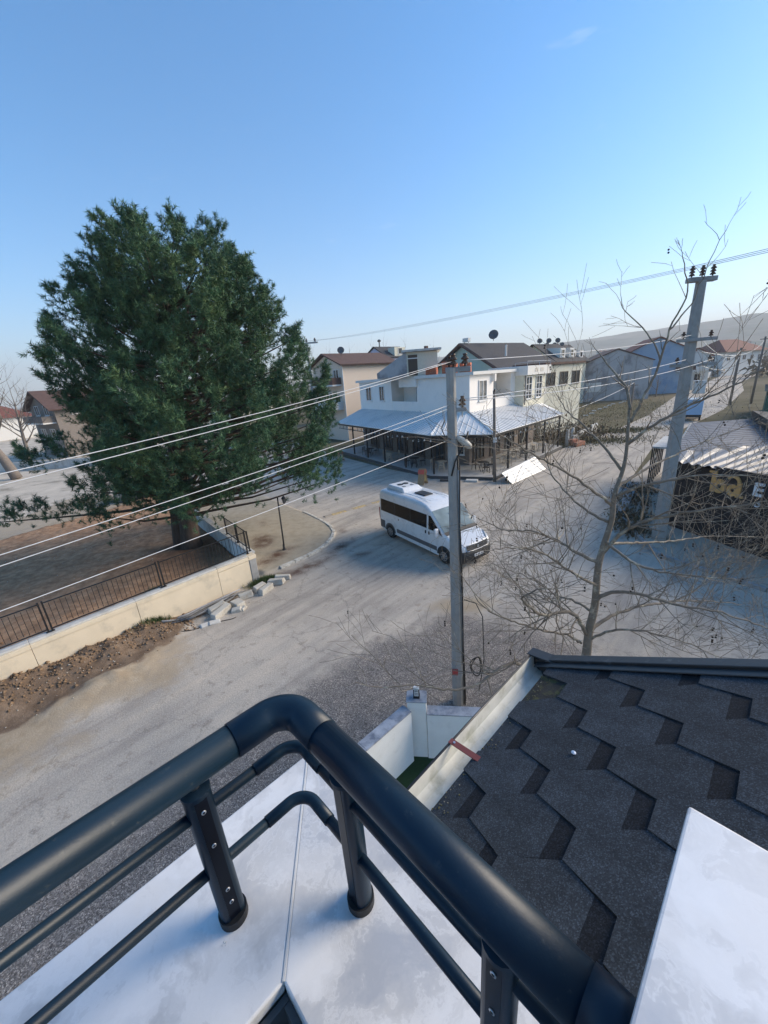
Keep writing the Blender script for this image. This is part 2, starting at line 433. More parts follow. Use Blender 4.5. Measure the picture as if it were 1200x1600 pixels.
    c = mixc(N, L, att('lotlight'), c, mixc(N, L, 1.0, so, (2.15, 1.80, 1.50), 'MULTIPLY'))
    # leaf and needle litter
    rl = ramp(N, [(0.3, (0.06, 0.035, 0.025)), (0.7, (0.15, 0.085, 0.06))]); L.new(fine.outputs[0], rl.inputs[0])
    c = mixc(N, L, rough_mask(att("litter"), fine.outputs[0], 1.3, 0.15, 0.9), c, rl.outputs[0])
    # sparse grass
    rgr = ramp(N, [(0.3, (0.06, 0.06, 0.025)), (0.7, (0.15, 0.14, 0.07))]); L.new(mid.outputs[0], rgr.inputs[0])
    c = mixc(N, L, rough_mask(att("grass"), mid.outputs[0], 1.0, 0.2, 0.8), c, rgr.outputs[0])
    L.new(c, B.inputs["Base Color"])
    B.inputs["Roughness"].default_value = 0.95; B.inputs["Specular IOR Level"].default_value = 0.06
    hh = N.new("ShaderNodeMath"); hh.operation = 'MULTIPLY_ADD'; L.new(gmask, hh.inputs[0]); L.new(sc.outputs[1], hh.inputs[1]); L.new(fine.outputs[0], hh.inputs[2])
    bp = N.new("ShaderNodeBump"); bp.inputs["Strength"].default_value = 0.55; bp.inputs["Distance"].default_value = 0.03
    L.new(hh.outputs[0], bp.inputs["Height"]); L.new(bp.outputs[0], B.inputs["Normal"])
    return m
GROUND = ground_mat("street_ground")
MEADOW = mat("dry_meadow", (0.125, 0.112, 0.072), rough=1, spec=0.02, var=0.35, scale=0.25, bump=0.3, bscale=3, dirt=(0.17, 0.145, 0.10), dscale=0.05, dlo=0.45, dhi=0.62)
HILLM = mat("hill_cover", (0.13, 0.145, 0.115), rough=1, spec=0.0, var=0.4, scale=0.02, bump=0, dirt=(0.21, 0.20, 0.165), dscale=0.006, dlo=0.48, dhi=0.6)
YARD = mat("pale_dusty_yard", (0.52, 0.455, 0.37), rough=0.95, spec=0.05, var=0.15, scale=0.6, bump=0.3, bscale=12, dirt=(0.27, 0.24, 0.19), dscale=0.35, dlo=0.5, dhi=0.68)

def sheet(name, poly, z, m):
    b = MB(); n = len(poly)
    b.add([(x, y, z) for x, y in poly], [tuple(range(n))])
    o = b.build(name, m)
    return tag(o, kind="structure")

g0 = MB().add([(-6000, -3000, -0.06), (6000, -3000, -0.06), (6000, 7000, -0.06), (-6000, 7000, -0.06)], [(0, 1, 2, 3)]).build("ground", MEADOW)
tag(g0, kind="structure")
sheet("yard", [(-70, 18), (-22, 18), (-10, 27.5), (-8, 30), (-17, 45), (-34, 75), (-60, 110), (-140, 110), (-140, 30)], -0.03, YARD)
sheet("road", [(-24, -12), (-14, 6), (-12, 30), (-9, 28.5), (-22, 48), (-42, 82), (-60, 115), (-48, 120), (-30, 86), (-12, 58), (-4.6, 44), (0.3, 36), (4, 31), (9, 28.6),
               (18.6, 39), (29.3, 48.1), (40.5, 59), (72, 94.6), (114, 136.6), (175, 200), (182, 188), (108, 118), (84, 90.7), (53, 60), (28.2, 39), (16.5, 25),
               (15, 14), (20, 2), (30, -14)], -0.02, GROUND)

sheet("pavement", [(12.9, 19.3), (15.5, 21.6), (21.2, 26.6), (29.5, 34.5), (28.6, 38.2), (16.4, 24.9)], -0.012, GROUND)
# near ground: one grid that carries the road, the shoulder, the corner pavement and the bare lot
GX = np.arange(-27, 17.0, 0.095); GY = np.arange(1.0, 33.2, 0.095)
X, Y = np.meshgrid(GX, GY)
def inside(poly, X, Y):
    r = np.zeros(X.shape, bool); n = len(poly)
    for i in range(n):
        x0, y0 = poly[i]; x1, y1 = poly[(i + 1) % n]
        c = ((y0 > Y) != (y1 > Y)) & (X < (x1 - x0) * (Y - y0) / ((y1 - y0) if y1 != y0 else 1e-9) + x0)
        r ^= c
    return r
def blur(a, n):
    a = a.astype(np.float64)
    for _ in range(n):
        a[1:-1, :] = (a[:-2, :] + a[1:-1, :] * 2 + a[2:, :]) / 4
        a[:, 1:-1] = (a[:, :-2] + a[:, 1:-1] * 2 + a[:, 2:]) / 4
    return a
jx = X + (vnoise(X, Y, 0.8, 4, 1) - 0.5) * 1.4; jy = Y + (vnoise(X, Y, 0.8, 4, 5) - 0.5) * 1.4
W0 = np.array([-5.62, 15.08]); WD = np.array([-0.683, -0.730]); WN = np.array([0.730, -0.683])
S = (X - W0[0]) * WD[0] + (Y - W0[1]) * WD[1]; T = (X - W0[0]) * WN[0] + (Y - W0[1]) * WN[1]
KERB = [(-5.5, 15.45), (-4.9, 16.0), (-4.38, 16.52), (-3.8, 17.08), (-3.27, 17.84), (-2.9, 18.75), (-2.82, 19.85), (-3.06, 20.73), (-3.54, 21.65), (-4.2, 22.6), (-4.83, 23.47), (-5.6, 24.4), (-6.3, 25.2), (-7.6, 26.8), (-9.2, 28.8)]
pave_poly = KERB + [(-14, 28.5), (-11.9, 23.2), (-6.1, 16.0)]
right_pave = [(11.45, 14.4), (12.3, 12.8), (13.0, 11.4), (14.5, 8.6), (17.2, 4), (17.2, 26), (16.2, 24.5), (13.3, 20.4), (12.0, 17.4)]
lot_poly = [(-6.1, 15.6), (-30, -10.2), (-30, 14), (-23.5, 22.3), (-21.3, 25.8), (-19.8, 29.0), (-18.2, 32.2), (-16.2, 30.5), (-11.75, 23.1)]
gravel_poly = [(-16, -6), (-9.6, 1.2), (-6.2, 4.9), (-2.58, 8.32), (-1.1, 9.8), (0.57, 10.85), (1.8, 11.6), (2.9, 11.4), (3.74, 10.2), (5.4, 9.4), (9, 7), (14, 2), (14, -6)]
pave = inside(pave_poly, X, Y); rpave = inside(right_pave, X, Y); lot = inside(lot_poly, X, Y)
gravel = blur(inside(gravel_poly, jx, jy), 30)
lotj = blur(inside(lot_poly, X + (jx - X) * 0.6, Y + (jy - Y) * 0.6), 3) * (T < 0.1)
wallside = T > 0
soil_strip = wallside * sstep(1.75, 0.6, T + (vnoise(X, Y, 1.5, 4, 9) - 0.5) * 0.9 - sstep(3.4, 5.0, S) * 0.55) * sstep(2.6, 4.2, S)
soil_strip = np.maximum(soil_strip, wallside * sstep(1.3, 0.3, T + (vnoise(X, Y, 2, 3, 2) - 0.5)) * sstep(0.6, 1.6, S) * 0.75)
sand = wallside * sstep(5.2, 1.2, T + (vnoise(X, Y, 0.9, 4, 3) - 0.5) * 2.2) * sstep(2.2, 5.5, S) * (1 - pave)
behind = (~lot) & (T < -2) & (X < -12)
sand = np.maximum(sand, behind * 0.85 * sstep(5.5, 1.0, (X + 23.5) * -0.86 + (Y - 22.3) * 0.5 + vnoise(X, Y, 0.6, 3, 4) * 2))
sand = np.maximum(sand, behind * 0.6)
sand = np.maximum(sand, 0.85 * np.exp(-(((X - 2.6) / 1.5) ** 2 + ((Y - 12.0) / 0.7) ** 2)))
sand = np.maximum(sand, 0.35 * inside([(3, 24), (9, 20), (14, 24), (20, 34), (9, 28), (4, 30)], jx, jy))
def blob(x, y, a, b, az, amp):
    c, s = math.cos(R(az)), math.sin(R(az)); dx = X - x; dy = Y - y
    u = dx * c + dy * s; v = -dx * s + dy * c
    return amp * np.exp(-(u / a) ** 2 - (v / b) ** 2)
litter = np.zeros(X.shape)
for bl in [(-2.2, 18.2, 1.6, 0.5, 60, 0.9), (-3.6, 16.0, 1.8, 0.45, 45, 1.0), (-4.7, 15.2, 0.9, 0.6, 40, 1.0), (-1.2, 16.9, 0.9, 0.35, 15, 0.85), (-0.3, 18.1, 0.6, 0.4, 20, 0.7), (-2.4, 20.3, 0.8, 0.35, 100, 0.7),
           (-5.4, 17.2, 1.4, 0.6, 60, 1.1), (-6.6, 19.2, 1.3, 0.8, 110, 1.1), (-7.4, 22.2, 1.2, 0.5, 120, 0.6), (-4.9, 23.6, 1.5, 0.4, 130, 0.6), (0.8, 27.2, 2.5, 0.5, -50, 0.5), (-2.6, 36, 3, 0.6, -58, 0.6),
           (6.9, 23.3, 0.8, 0.3, 0, 0.55), (2.2, 11.2, 1.5, 0.4, 10, 0.5), (11.2, 15.8, 1.4, 0.5, 110, 0.7), (12.2, 13.4, 1.6, 0.3, -62, 0.6), (4.7, 9.4, 1.2, 0.6, 0, 0.4)]:
    litter = np.maximum(litter, blob(*bl))
litter = litter * (0.25 + 0.85 * vnoise(X, Y, 3.0, 4, 31)) * 0.95
litter = np.maximum(litter, 0.55 * lot * sstep(4.5, 1, np.hypot(X + 10, Y - 18.5)))
grass = np.maximum(blob(-5.35, 14.9, 0.75, 0.4, 40, 1.3), blob(-8.9, 12.0, 0.9, 0.4, 47, 1.2))
grass = np.maximum(grass, 0.6 * blob(12.6, 16.5, 1.5, 0.5, 100, 1))
mound = wallside * sstep(1.75, 0.1, T) * sstep(3.2, 4.6, S) * (0.10 + 0.62 * vnoise(X, Y, 0.75, 4, 21) + 0.30 * (vnoise(X, Y, 3.2, 4, 6) - .4))
mound += wallside * 0.20 * np.exp(-((S - 6.0) / 1.6) ** 2 - ((T - 1.9) / 0.55) ** 2) * (0.6 + vnoise(X, Y, 2.0, 4, 8))
Z = 0.010 + 0.02 * (vnoise(X, Y, 0.3, 3, 3) - 0.5) + 0.012 * (vnoise(X, Y, 2.5, 3, 13) - 0.5) + 0.02 * gravel * vnoise(X, Y, 3, 3, 4) + mound
Z += np.where(pave, 0.10, 0) + np.where(rpave, 0.11, 0)
Z += np.where(lot & (T < -0.05), 0.20 + 0.16 * (vnoise(X, Y, 0.8, 5, 12) - 0.4) + 0.05 * (vnoise(X, Y, 5, 3, 14) - 0.5), 0)
Z = np.maximum(Z, -0.012)
ny, nx = X.shape
idx = np.arange(nx * ny).reshape(ny, nx)
F = np.stack([idx[:-1, :-1], idx[:-1, 1:], idx[1:, 1:], idx[1:, :-1]], -1).reshape(-1, 4)
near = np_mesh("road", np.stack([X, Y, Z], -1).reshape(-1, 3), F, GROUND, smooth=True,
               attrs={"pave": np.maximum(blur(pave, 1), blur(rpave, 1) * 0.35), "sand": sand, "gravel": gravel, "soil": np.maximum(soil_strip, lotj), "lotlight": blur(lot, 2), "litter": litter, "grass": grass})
tag(near, kind="structure")
def gz(x, y):
    i = int(np.clip(round((x - GX[0]) / 0.095), 0, nx - 1)); j = int(np.clip(round((y - GY[0]) / 0.095), 0, ny - 1))
    return float(Z[j, i])

# hills behind the town
def hill_h(x, y):
    r = np.hypot(x, y); az = np.degrees(np.arctan2(y, x))
    f1 = sstep(84, 55, az); f2 = 0.84 + 0.16 * sstep(58, 44, az); f2 = f2 * sstep(112, 80, az)
    h = 26 * f1 * sstep(240, 900, r) * (0.75 + 0.5 * vnoise(x, y, 0.004, 4, 3))
    h = h + 138 * f2 * sstep(1000, 2500, r) * (0.72 + 0.5 * vnoise(x, y, 0.0016, 5, 7))
    h = h + 16 * (vnoise(x, y, 0.012, 4, 5) - 0.5) * sstep(300, 1200, r)
    return h - 1.2
AZ = np.radians(np.linspace(22, 128, 260)); RR = np.concatenate([np.linspace(200, 1000, 34), np.linspace(1040, 3300, 60)])
AA, RA = np.meshgrid(AZ, RR)
HX = RA * np.cos(AA); HY = RA * np.sin(AA); HZ = hill_h(HX, HY)
n2y, n2x = HX.shape; id2 = np.arange(n2x * n2y).reshape(n2y, n2x)
hills = np_mesh("hills", np.stack([HX, HY, HZ], -1).reshape(-1, 3), np.stack([id2[:-1, :-1], id2[:-1, 1:], id2[1:, 1:], id2[1:, :-1]], -1).reshape(-1, 4), HILLM, smooth=True)
tag(hills, kind="structure")

# kerb stones round the corner pavement
kerb = thing("kerb", "curved pale concrete kerb round the corner pavement", "kerb", (-4, 19, 0))
KW = mat("kerb_white", (0.58, 0.56, 0.50), rough=0.9, var=0.15, scale=9, bump=0.4, dirt=(0.30, 0.26, 0.21), dscale=5, dlo=0.46, dhi=0.66)
pl = [Vector((x, y, 0)) for x, y in KERB[1:12]]
cum = [0]
for a, b in zip(pl, pl[1:]): cum.append(cum[-1] + (b - a).length)
def on_path(d):
    for i in range(len(pl) - 1):
        if d <= cum[i + 1]: return pl[i].lerp(pl[i + 1], (d - cum[i]) / (cum[i + 1] - cum[i]))
    return pl[-1]
d = 0.0
while d < cum[-1] - 0.6:
    ln = 0.72 + rng.random() * 0.2
    a = on_path(d); b = on_path(d + ln - 0.03); t = (b - a)
    if t.length > 0.1:
        MB().box(((a.x + b.x) / 2, (a.y + b.y) / 2, 0.055 + rng.uniform(-0.012, 0.012)), (t.length, 0.17, 0.19), math.atan2(t.y, t.x) + rng.uniform(-0.03, 0.03)).build("kerb_stone", KW, kerb, bevel=0.018)
    d += ln

for lbl_, path_ in (("low grey kerb of the pavement in front of the dark shop", [(11.40, 14.45), (12.25, 12.85), (12.95, 11.45), (14.45, 8.65), (16.6, 5.0)]), ("low grey kerb along the road side of the dark shop's pavement", [(11.40, 14.55), (11.95, 17.45), (13.25, 20.45), (16.1, 24.5)])):
    kb = thing("kerb", lbl_, "kerb", (path_[0][0], path_[0][1], 0))
    for (x0, y0), (x1, y1) in zip(path_, path_[1:]):
        L_ = math.hypot(x1 - x0, y1 - y0); n_ = max(1, round(L_ / .8)); a_ = math.atan2(y1 - y0, x1 - x0)
        for k in range(n_):
            f = (k + .5) / n_
            MB().box((x0 + (x1 - x0) * f, y0 + (y1 - y0) * f, .06 + rng.uniform(-.01, .01)), (L_ / n_ - .025, .16, .18), a_ + rng.uniform(-.02, .02)).build("kerb_stone", CONCRETE2, kb, bevel=.015)
# speed bump
hump = thing("speed_bump", "worn yellow speed bump strip across the side road", "speed bump", (-2.2, 24, 0))
YEL = mat("worn_yellow_paint", (0.46, 0.34, 0.16), rough=0.9, var=0.25, scale=14, bump=0.3, dirt=(0.26, 0.23, 0.19), dscale=6, dlo=0.45, dhi=0.62)
HG = mat("bump_grey", (0.33, 0.29, 0.24), rough=0.9, var=0.2, scale=10, bump=0.3)
p0 = Vector((-3.73, 22.86, 0)); p1 = Vector((1.3, 26.4, 0)); t = (p1 - p0); ln = t.length; t.normalize(); az = math.atan2(t.y, t.x); nn = Vector((-t.y, t.x, 0))
k = 12
for i in range(k):
    a = p0 + t * (ln * i / k + 0.01); b = p0 + t * (ln * (i + 1) / k - 0.01)
    w = 0.20
    MB().add([a - nn * w, a - nn * w * .5 + Vector((0, 0, .05)), a + nn * w * .5 + Vector((0, 0, .05)), a + nn * w, b - nn * w, b - nn * w * .5 + Vector((0, 0, .05)), b + nn * w * .5 + Vector((0, 0, .05)), b + nn * w],
             [(0, 4, 5, 1), (1, 5, 6, 2), (2, 6, 7, 3), (0, 1, 2, 3), (7, 6, 5, 4)]).build("bump_segment", YEL if i % 3 else HG, hump)

# ------------------------------------------------------------------ balcony
E1 = Vector((math.cos(R(43)), math.sin(R(43)), 0)); E2 = Vector((E1.y, -E1.x, 0)); UP = Vector((0, 0, 1))
K = Vector((-0.27, 0.84, 6.8)); MW = 0.33
balc = thing("balcony_parapet", "white marble topped balcony parapet with a mitred corner", "balcony", (-0.27, 0.84, 0))
MR = 0.285; MW = 0.35
inn = K + E2 * MW - E1 * MR
LL = 3.2; LR = 1.18
def slab(poly, z0, z1, name, m, parent, bevel=0.004):
    return MB().prism([(p.x, p.y) for p in poly], z0, z1).build(name, m, parent, bevel=bevel)
gap = 0.0015
slab([K - E1 * gap, K - E1 * LL, K - E1 * LL + E2 * MW, inn - E1 * gap], 6.77, 6.80, "marble_slab", MARBLE, balc)
slab([K + E2 * gap, inn + E2 * gap, K + E2 * LR - E1 * MR, K + E2 * LR], 6.77, 6.80, "marble_slab", MARBLE, balc)
mit = (inn - K).normalized(); mn = Vector((-mit.y, mit.x, 0)) * 0.0020
slab([K + mit * .02 - mn, K + mit * .02 + mn, inn - mit * .0 + mn, inn - mit * .0 - mn], 6.79, 6.8012, "joint", GROUT, balc, 0)
o_ = 0.03
wo = K + (-E2 * -o_) - E1 * o_
ci = inn - E2 * 0.02 + E1 * 0.02
MB().prism([((K + E2 * .03 - E1 * .03).x, (K + E2 * .03 - E1 * .03).y), ((K - E1 * LL + E2 * .03).x, (K - E1 * LL + E2 * .03).y), ((K - E1 * LL + E2 * (MW - .02)).x, (K - E1 * LL + E2 * (MW - .02)).y), ((inn - E2 * .02 + E1 * .0).x, (inn - E2 * .02).y)], 3.0, 6.77).build("wall", PLASTER, balc)
q = [K + E2 * .035 - E1 * .03, K + E2 * LR - E1 * .03, K + E2 * LR - E1 * (MR - .02), inn + E1 * .02 - E2 * 0.015]
MB().prism([(p.x, p.y) for p in q], 0.0, 6.768).build("wall", PLASTER, balc)
fl = [inn, inn - E1 * 3, inn - E1 * 3 + E2 * 3, inn + E2 * 3]
MB().prism([(p.x, p.y) for p in fl], 5.7, 5.85).build("floor", DARKTILE, balc)
q = [inn - E1 * 3, inn, inn + E2 * .012, inn - E1 * 3 + E2 * .012]
MB().prism([(p.x, p.y) for p in q], 5.85, 6.766).build("inner_face", DARKTILE, balc)
q = [inn + E2 * .013, inn + E2 * 1.1, inn + E2 * 1.1 - E1 * .012, inn + E2 * .013 - E1 * .012]
MB().prism([(p.x, p.y) for p in q], 5.85, 6.766).build("inner_face", DARKTILE, balc)
# silicone and dirt marks at the post feet are part of the slab look
# higher pillar with its own slab on the right
PC = Vector((0.335, 0.315, 7.3))
pil = thing("marble_capped_pillar", "higher parapet pillar with white marble cap beside shingle roof", "pillar", (PC.x, PC.y, 0))
q = [PC, PC - E1 * .75, PC - E1 * .75 + E2 * .9, PC + E2 * .9]
slab(q, 7.27, 7.30, "marble_cap", MARBLE, pil, 0.003)
q = [PC - E1 * .02 + E2 * .02, PC - E1 * .73 + E2 * .02, PC - E1 * .73 + E2 * .88, PC - E1 * .02 + E2 * .88]
MB().prism([(p.x, p.y) for p in q], 0.0, 7.268).build("wall", PLASTER, pil)

# railing
GROOVE = mat("groove_black", (0.004, 0.006, 0.012), rough=.35, var=.1, bump=0, spec=.15)
rail = thing("balcony_railing", "dark blue metal balcony railing with thick round handrail", "railing", (-0.22, 0.62, 6.8))
RC = Vector((-0.22, 0.62, 0))
def arc_rail(z, rad, n=10):
    """points left -> corner arc -> right"""
    c = RC - E1 * rad + E2 * rad
    pts = []
    for i in range(n + 1):
        a = (math.pi / 2) * i / n
        pts.append(c - E2 * rad * math.cos(a) + E1 * rad * math.sin(a) + UP * z)
    return pts
def rail_set(z, r, rad, name, er, l_end=2.6, r_end=0.62, col=0.05):
    el = arc_rail(z, rad)
    L0 = RC - E1 * l_end + UP * z; R0 = RC + E2 * r_end + UP * z
    n = 28 if r > .02 else 16
    o1 = MB().tube([L0, el[0] - E1 * col], r, n).build(name, RAIL, rail, smooth=True)
    MB().tube([el[-1] + E2 * col, R0], r, n).build(name, RAIL, rail, smooth=True)
    MB().tube([el[0] - E1 * (col + .012)] + el + [el[-1] + E2 * (col + .012)], er, n).build("elbow", RAIL, rail, smooth=True)
    return el
el = rail_set(7.2, 0.0305, 0.055, "handrail", 0.0322, r_end=0.605)
rail_set(7.102, 0.0105, 0.040, "lower_rail", 0.0122, r_end=0.66, col=0.04)
rail_set(6.955, 0.0105, 0.040, "lower_rail", 0.0122, r_end=0.66, col=0.04)
# end collar on the right
e0 = RC + E2 * 0.565 + UP * 7.2
MB().tube([e0, e0 + E2 * .055], 0.0322, 28).build("end_collar", RAIL, rail, smooth=True)
def rail_post(base, along, inward, name="post", screws=True):
    p = Vector(base)
    # half-round aluminium profile: round face plus a flat inner face with a dark groove
    n = 20; r = 0.0235
    ring = [(math.cos(2 * math.pi * i / n), math.sin(2 * math.pi * i / n)) for i in range(n)]
    ring = [(x, min(y, 0.72)) for x, y in ring]
    vs = []; fs = []
    for z in (6.812, 7.150):
        for x, y in ring: vs.append(p + along * x * r + inward * y * r + UP * z)
    fs = [(i, (i + 1) % n, n + (i + 1) % n, n + i) for i in range(n)] + [tuple(range(n - 1, -1, -1)), tuple(range(n, 2 * n))]
    po = MB().add(vs, fs).build(name, RAIL, rail, smooth=True)
    po.modifiers.new("es", 'EDGE_SPLIT').split_angle = R(38)
    MB().lathe(p, [(0.0, 6.800), (0.0272, 6.800), (0.0272, 6.820), (0.0, 6.820)], 28).build("foot_ring", RUBBER, rail, smooth=True).modifiers.new("es", "EDGE_SPLIT").split_angle = R(40)
    MB().lathe(p, [(0.0, 7.148), (0.0245, 7.148), (0.0245, 7.156), (0.012, 7.161), (0.0, 7.161)], 20).build("post_cap", RAIL, rail, smooth=True).modifiers.new("es", "EDGE_SPLIT").split_angle = R(40)
    MB().tube([p + UP * 7.16, p + UP * 7.178], 0.009, 10).build("pin", STEEL, rail, smooth=True)
    gc = p + inward * (0.72 * r)
    MB().hexa([gc - along * .0105 + UP * 6.822, gc + along * .0105 + UP * 6.822, gc + along * .0105 + inward * .0006 + UP * 6.822, gc - along * .0105 + inward * .0006 + UP * 6.822, gc - along * .0105 + UP * 7.147, gc + along * .0105 + UP * 7.147, gc + along * .0105 + inward * .0006 + UP * 7.147, gc - along * .0105 + inward * .0006 + UP * 7.147]).build("groove_strip", GROOVE, rail)
    for z in ((6.868, 6.905, 7.03, 7.115) if screws else ()):
        c = p + inward * (0.72 * r + 0.0005) + UP * z
        MB().tube([c, c + inward * 0.0015], 0.0042, 12).build("screw", STEEL, rail, smooth=True)
        MB().tube([c + inward * .0012, c + inward * 0.0021], 0.0022, 6).build("screw_socket", RUBBER, rail)
    return po
rail_post(RC - E1 * 0.193, E1, E2)
rail_post(RC + E2 * 0.17, E2, -E1, screws=False)
rail_post(RC + E2 * 0.475, E2, -E1)
rail_post(RC - E1 * 1.2, E1, E2)
SIL = mat("clear_silicone_smear", (0.62, 0.64, 0.66), rough=0.12, var=0.1, bump=0.4, bscale=120, spec=0.6)
for c, s in ((RC - E1 * .225 + E2 * .03, 0.003),):
    sm = MB()
    for i in range(7):
        a = rng.random() * 6.28; rr_ = s * (0.4 + rng.random() * 1.3)
        sm.lathe(Vector((c.x + rr_ * math.cos(a), c.y + rr_ * math.sin(a), 6.8003)), [(0, 0), (s * rng.uniform(.2, .5), 0), (s * .15, s * .02), (0, s * .025)], 9)
    sm.build("silicone_smear", SIL, rail, smooth=True)

# ------------------------------------------------------------------ shingle roof below the balcony
A = Vector((0.80, 1.69, 6.3)); SL = 0.508
WV = (E2 + UP * SL).normalized(); NV = E1.cross(WV); NV = NV if NV.z > 0 else -NV
def RP(u, w, h=0.0): return A + E1 * u + WV * w + NV * h
roof = thing("shingle_roof", "dark grey hexagonal shingle roof with gutter below the railing", "roof", (0.2, 1.0, 0))
UMIN, UMAX, WMAX = -1.335, 0.0, 2.1
MB().hexa([RP(UMIN, .04, -.05), RP(UMIN, WMAX, -.05), RP(UMAX, WMAX, -.05), RP(UMAX, .04, -.05), RP(UMIN, .04, -.002), RP(UMIN, WMAX, -.002), RP(UMAX, WMAX, -.002), RP(UMAX, .04, -.002)]).build("roof_deck", MOSSY, roof)
pu, pw = 0.349, 0.1645
hexp = [(-0.052, -0.165), (0.052, -0.165), (0.122, 0.0), (0.052, 0.165), (-0.052, 0.165), (-0.122, 0.0)]
def shingle_mesh(seed):
    r_ = random.Random(seed)
    b = MB()
    band = 0.102
    e = 0.1745 - 0.0015
    def hgt(w): return 0.0085 - 0.0075 * (w + .165) / .33
    base = [(-0.054, -0.1655), (0.054, -0.1655), (0.1215, 0.0), (0.0735, band), (-0.0735, band), (-0.1215, 0.0)]
    base = [(u + r_.uniform(-.0015, .0015), w + r_.uniform(-.0015, .0015)) for u, w in base]
    top = [base[4], base[3], (0.052, 0.163), (-0.052, 0.163)]
    def P(u, w, h): q_ = E1 * u + WV * w + NV * h; return q_
    up = [P(u, w, hgt(w) + 0.001) for u, w in base]; dn = [P(u, w, -0.003) for u, w in base]
    b.add(up + dn, [(0, 1, 2, 5), (5, 2, 3, 4)] + [(i, 6 + i, 6 + (i + 1) % 6, (i + 1) % 6) for i in range(6)], 0)
    upt = [P(u, w, hgt(w) + 0.001) for u, w in top]; dnt = [P(u, w, -0.003) for u, w in top]
    b.add(upt + dnt, [(0, 1, 2, 3), (0, 3, 7, 4), (3, 2, 6, 7), (2, 1, 5, 6)], 1)
    me_o = b.build("shingle", [SHINGLE, SHINGLE_DARK], None)
    return me_o
protos = [shingle_mesh(i) for i in range(5)]
first = True
cu, cw = -0.750, 0.2105
for j in range(0, 12):
    for i in range(-4, 4):
        u = cu + pu * i + (pu / 2 if j % 2 else 0); w = cw + pw * j
        if u < UMIN + 0.0 or u > UMAX + 0.02 or w > 1.95 or w < 0.03: continue
        src = protos[(i * 3 + j * 5) % 5]
        c = link_copy(src, roof, loc=RP(u + rng.uniform(-.002, .002), w + rng.uniform(-.002, .002), 0.0005) - roof.location)
for p_ in protos: bpy.data.objects.remove(p_)
# starter course strips along the eave
for i in range(-4, 1):
    u0 = cu + pu * i + pu / 2 - 0.12
    uc = u0 + .12
    if uc > 0: continue
    def rp4(l): return [RP(uc + a, w, -.001) for a, w in l] + [RP(uc + a, w, h) for (a, w), h in zip(l, (.0032, .0032, .0018, .0018))]
    MB().hexa(rp4([(-.118, .048), (.118, .048), (.078, .145), (-.078, .145)])).build("starter_shingle", SHINGLE, roof)
    MB().hexa(rp4([(-.077, .146), (.077, .146), (.053, .208), (-.053, .208)])).build("starter_band", SHINGLE_DARK, roof)
# rake flashing along the far edge
b = MB(); f0, f1 = -0.03, WMAX
for (u0, u1, h0, h1) in ((-0.012, 0.045, -0.06, 0.030), (-0.055, -0.012, 0.012, 0.018)):
    b.hexa([RP(u0, f0, h0), RP(u0, f1, h0), RP(u1, f1, h0), RP(u1, f0, h0), RP(u0, f0, h1), RP(u0, f1, h1), RP(u1, f1, h1), RP(u1, f0, h1)])
b.build("rake_flashing", DARKMETAL, roof, bevel=0.004)
# gutter: trough along the eave, running down in front of the roof edge
go = -E2
gut = MB(); prof = [(0.0, -0.012), (0.004, -0.060), (0.030, -0.085), (0.075, -0.085), (0.100, -0.060), (0.106, 0.004), (0.116, 0.006), (0.116, -0.004)]
prof_o = [(o + (0.003 if o > .05 else -.003), z - 0.004) for o, z in prof]
def gp(u, o, z): return RP(u, 0.045) + go * o + UP * z
vs = []; ne = len(prof)
for u in (UMIN, 0.02):
    vs += [gp(u, o, z) for o, z in prof]
gut.add(vs, [(i, i + 1, ne + i + 1, ne + i) for i in range(ne - 1)])
vs = []
for u in (UMIN, 0.02):
    vs += [gp(u, o, z) for o, z in prof_o[:6]]
gut.add(vs, [(i, 6 + i, 6 + i + 1, i + 1) for i in range(5)], 1)
gut.build("gutter", [GUTTER, DARKMETAL], roof)
MB().hexa([gp(0.012, -.03, -.09), gp(0.02, -.03, -.09), gp(0.02, .125, -.09), gp(0.012, .125, -.09), gp(0.012, -.03, .02), gp(0.02, -.03, .02), gp(0.02, .125, .012), gp(0.012, .125, .012)]).build("gutter_end_cap", DARKMETAL, roof)
MB().hexa([gp(-.02, -.06, .02), gp(.05, -.06, .02), gp(.05, .13, .008), gp(-.02, .13, .008), gp(-.02, -.06, .032), gp(.05, -.06, .032), gp(.05, .13, .014), gp(-.02, .13, .014)]).build("corner_flashing", DARKMETAL, roof, bevel=0.003)
MB().tube([gp(UMIN, .113, .004), gp(.02, .113, .004)], .0055, 8).build("gutter_lip", DARKMETAL, roof, smooth=True)
hu = -0.735
MB().hexa([gp(hu - .013, -.055, .022), gp(hu + .013, -.055, .022), gp(hu + .013, .118, .009), gp(hu - .013, .118, .009), gp(hu - .013, -.055, .026), gp(hu + .013, -.055, .026), gp(hu + .013, .118, .013), gp(hu - .013, .118, .013)]).build("gutter_hook", REDHOOK, roof)
MB().tube([gp(hu, .095, .012), gp(hu, .095, .018)], .005, 10).build("rivet", STEEL, roof)
MB().lathe(RP(-.593, .412, .010), [(0, 0), (.0085, 0), (.0085, .0012), (0, .0025)], 9).build("nail_washer", STEEL, roof)
MB().hexa([RP(UMIN + .02, .06, -.6), RP(UMIN + .02, WMAX, -1.2), RP(-.03, WMAX, -1.2), RP(-.03, .06, -.6), RP(UMIN + .02, .06, -.051), RP(UMIN + .02, WMAX, -.051), RP(-.03, WMAX, -.051), RP(-.03, .06, -.051)]).build("soffit", PLASTER, roof)
wb = [RP(-.03, .1), RP(-.03, WMAX), RP(UMIN + .02, WMAX), RP(UMIN + .02, .1)]
MB().prism([(p.x, p.y) for p in wb], 0.0, 6.0).build("wall", PLASTER, roof)
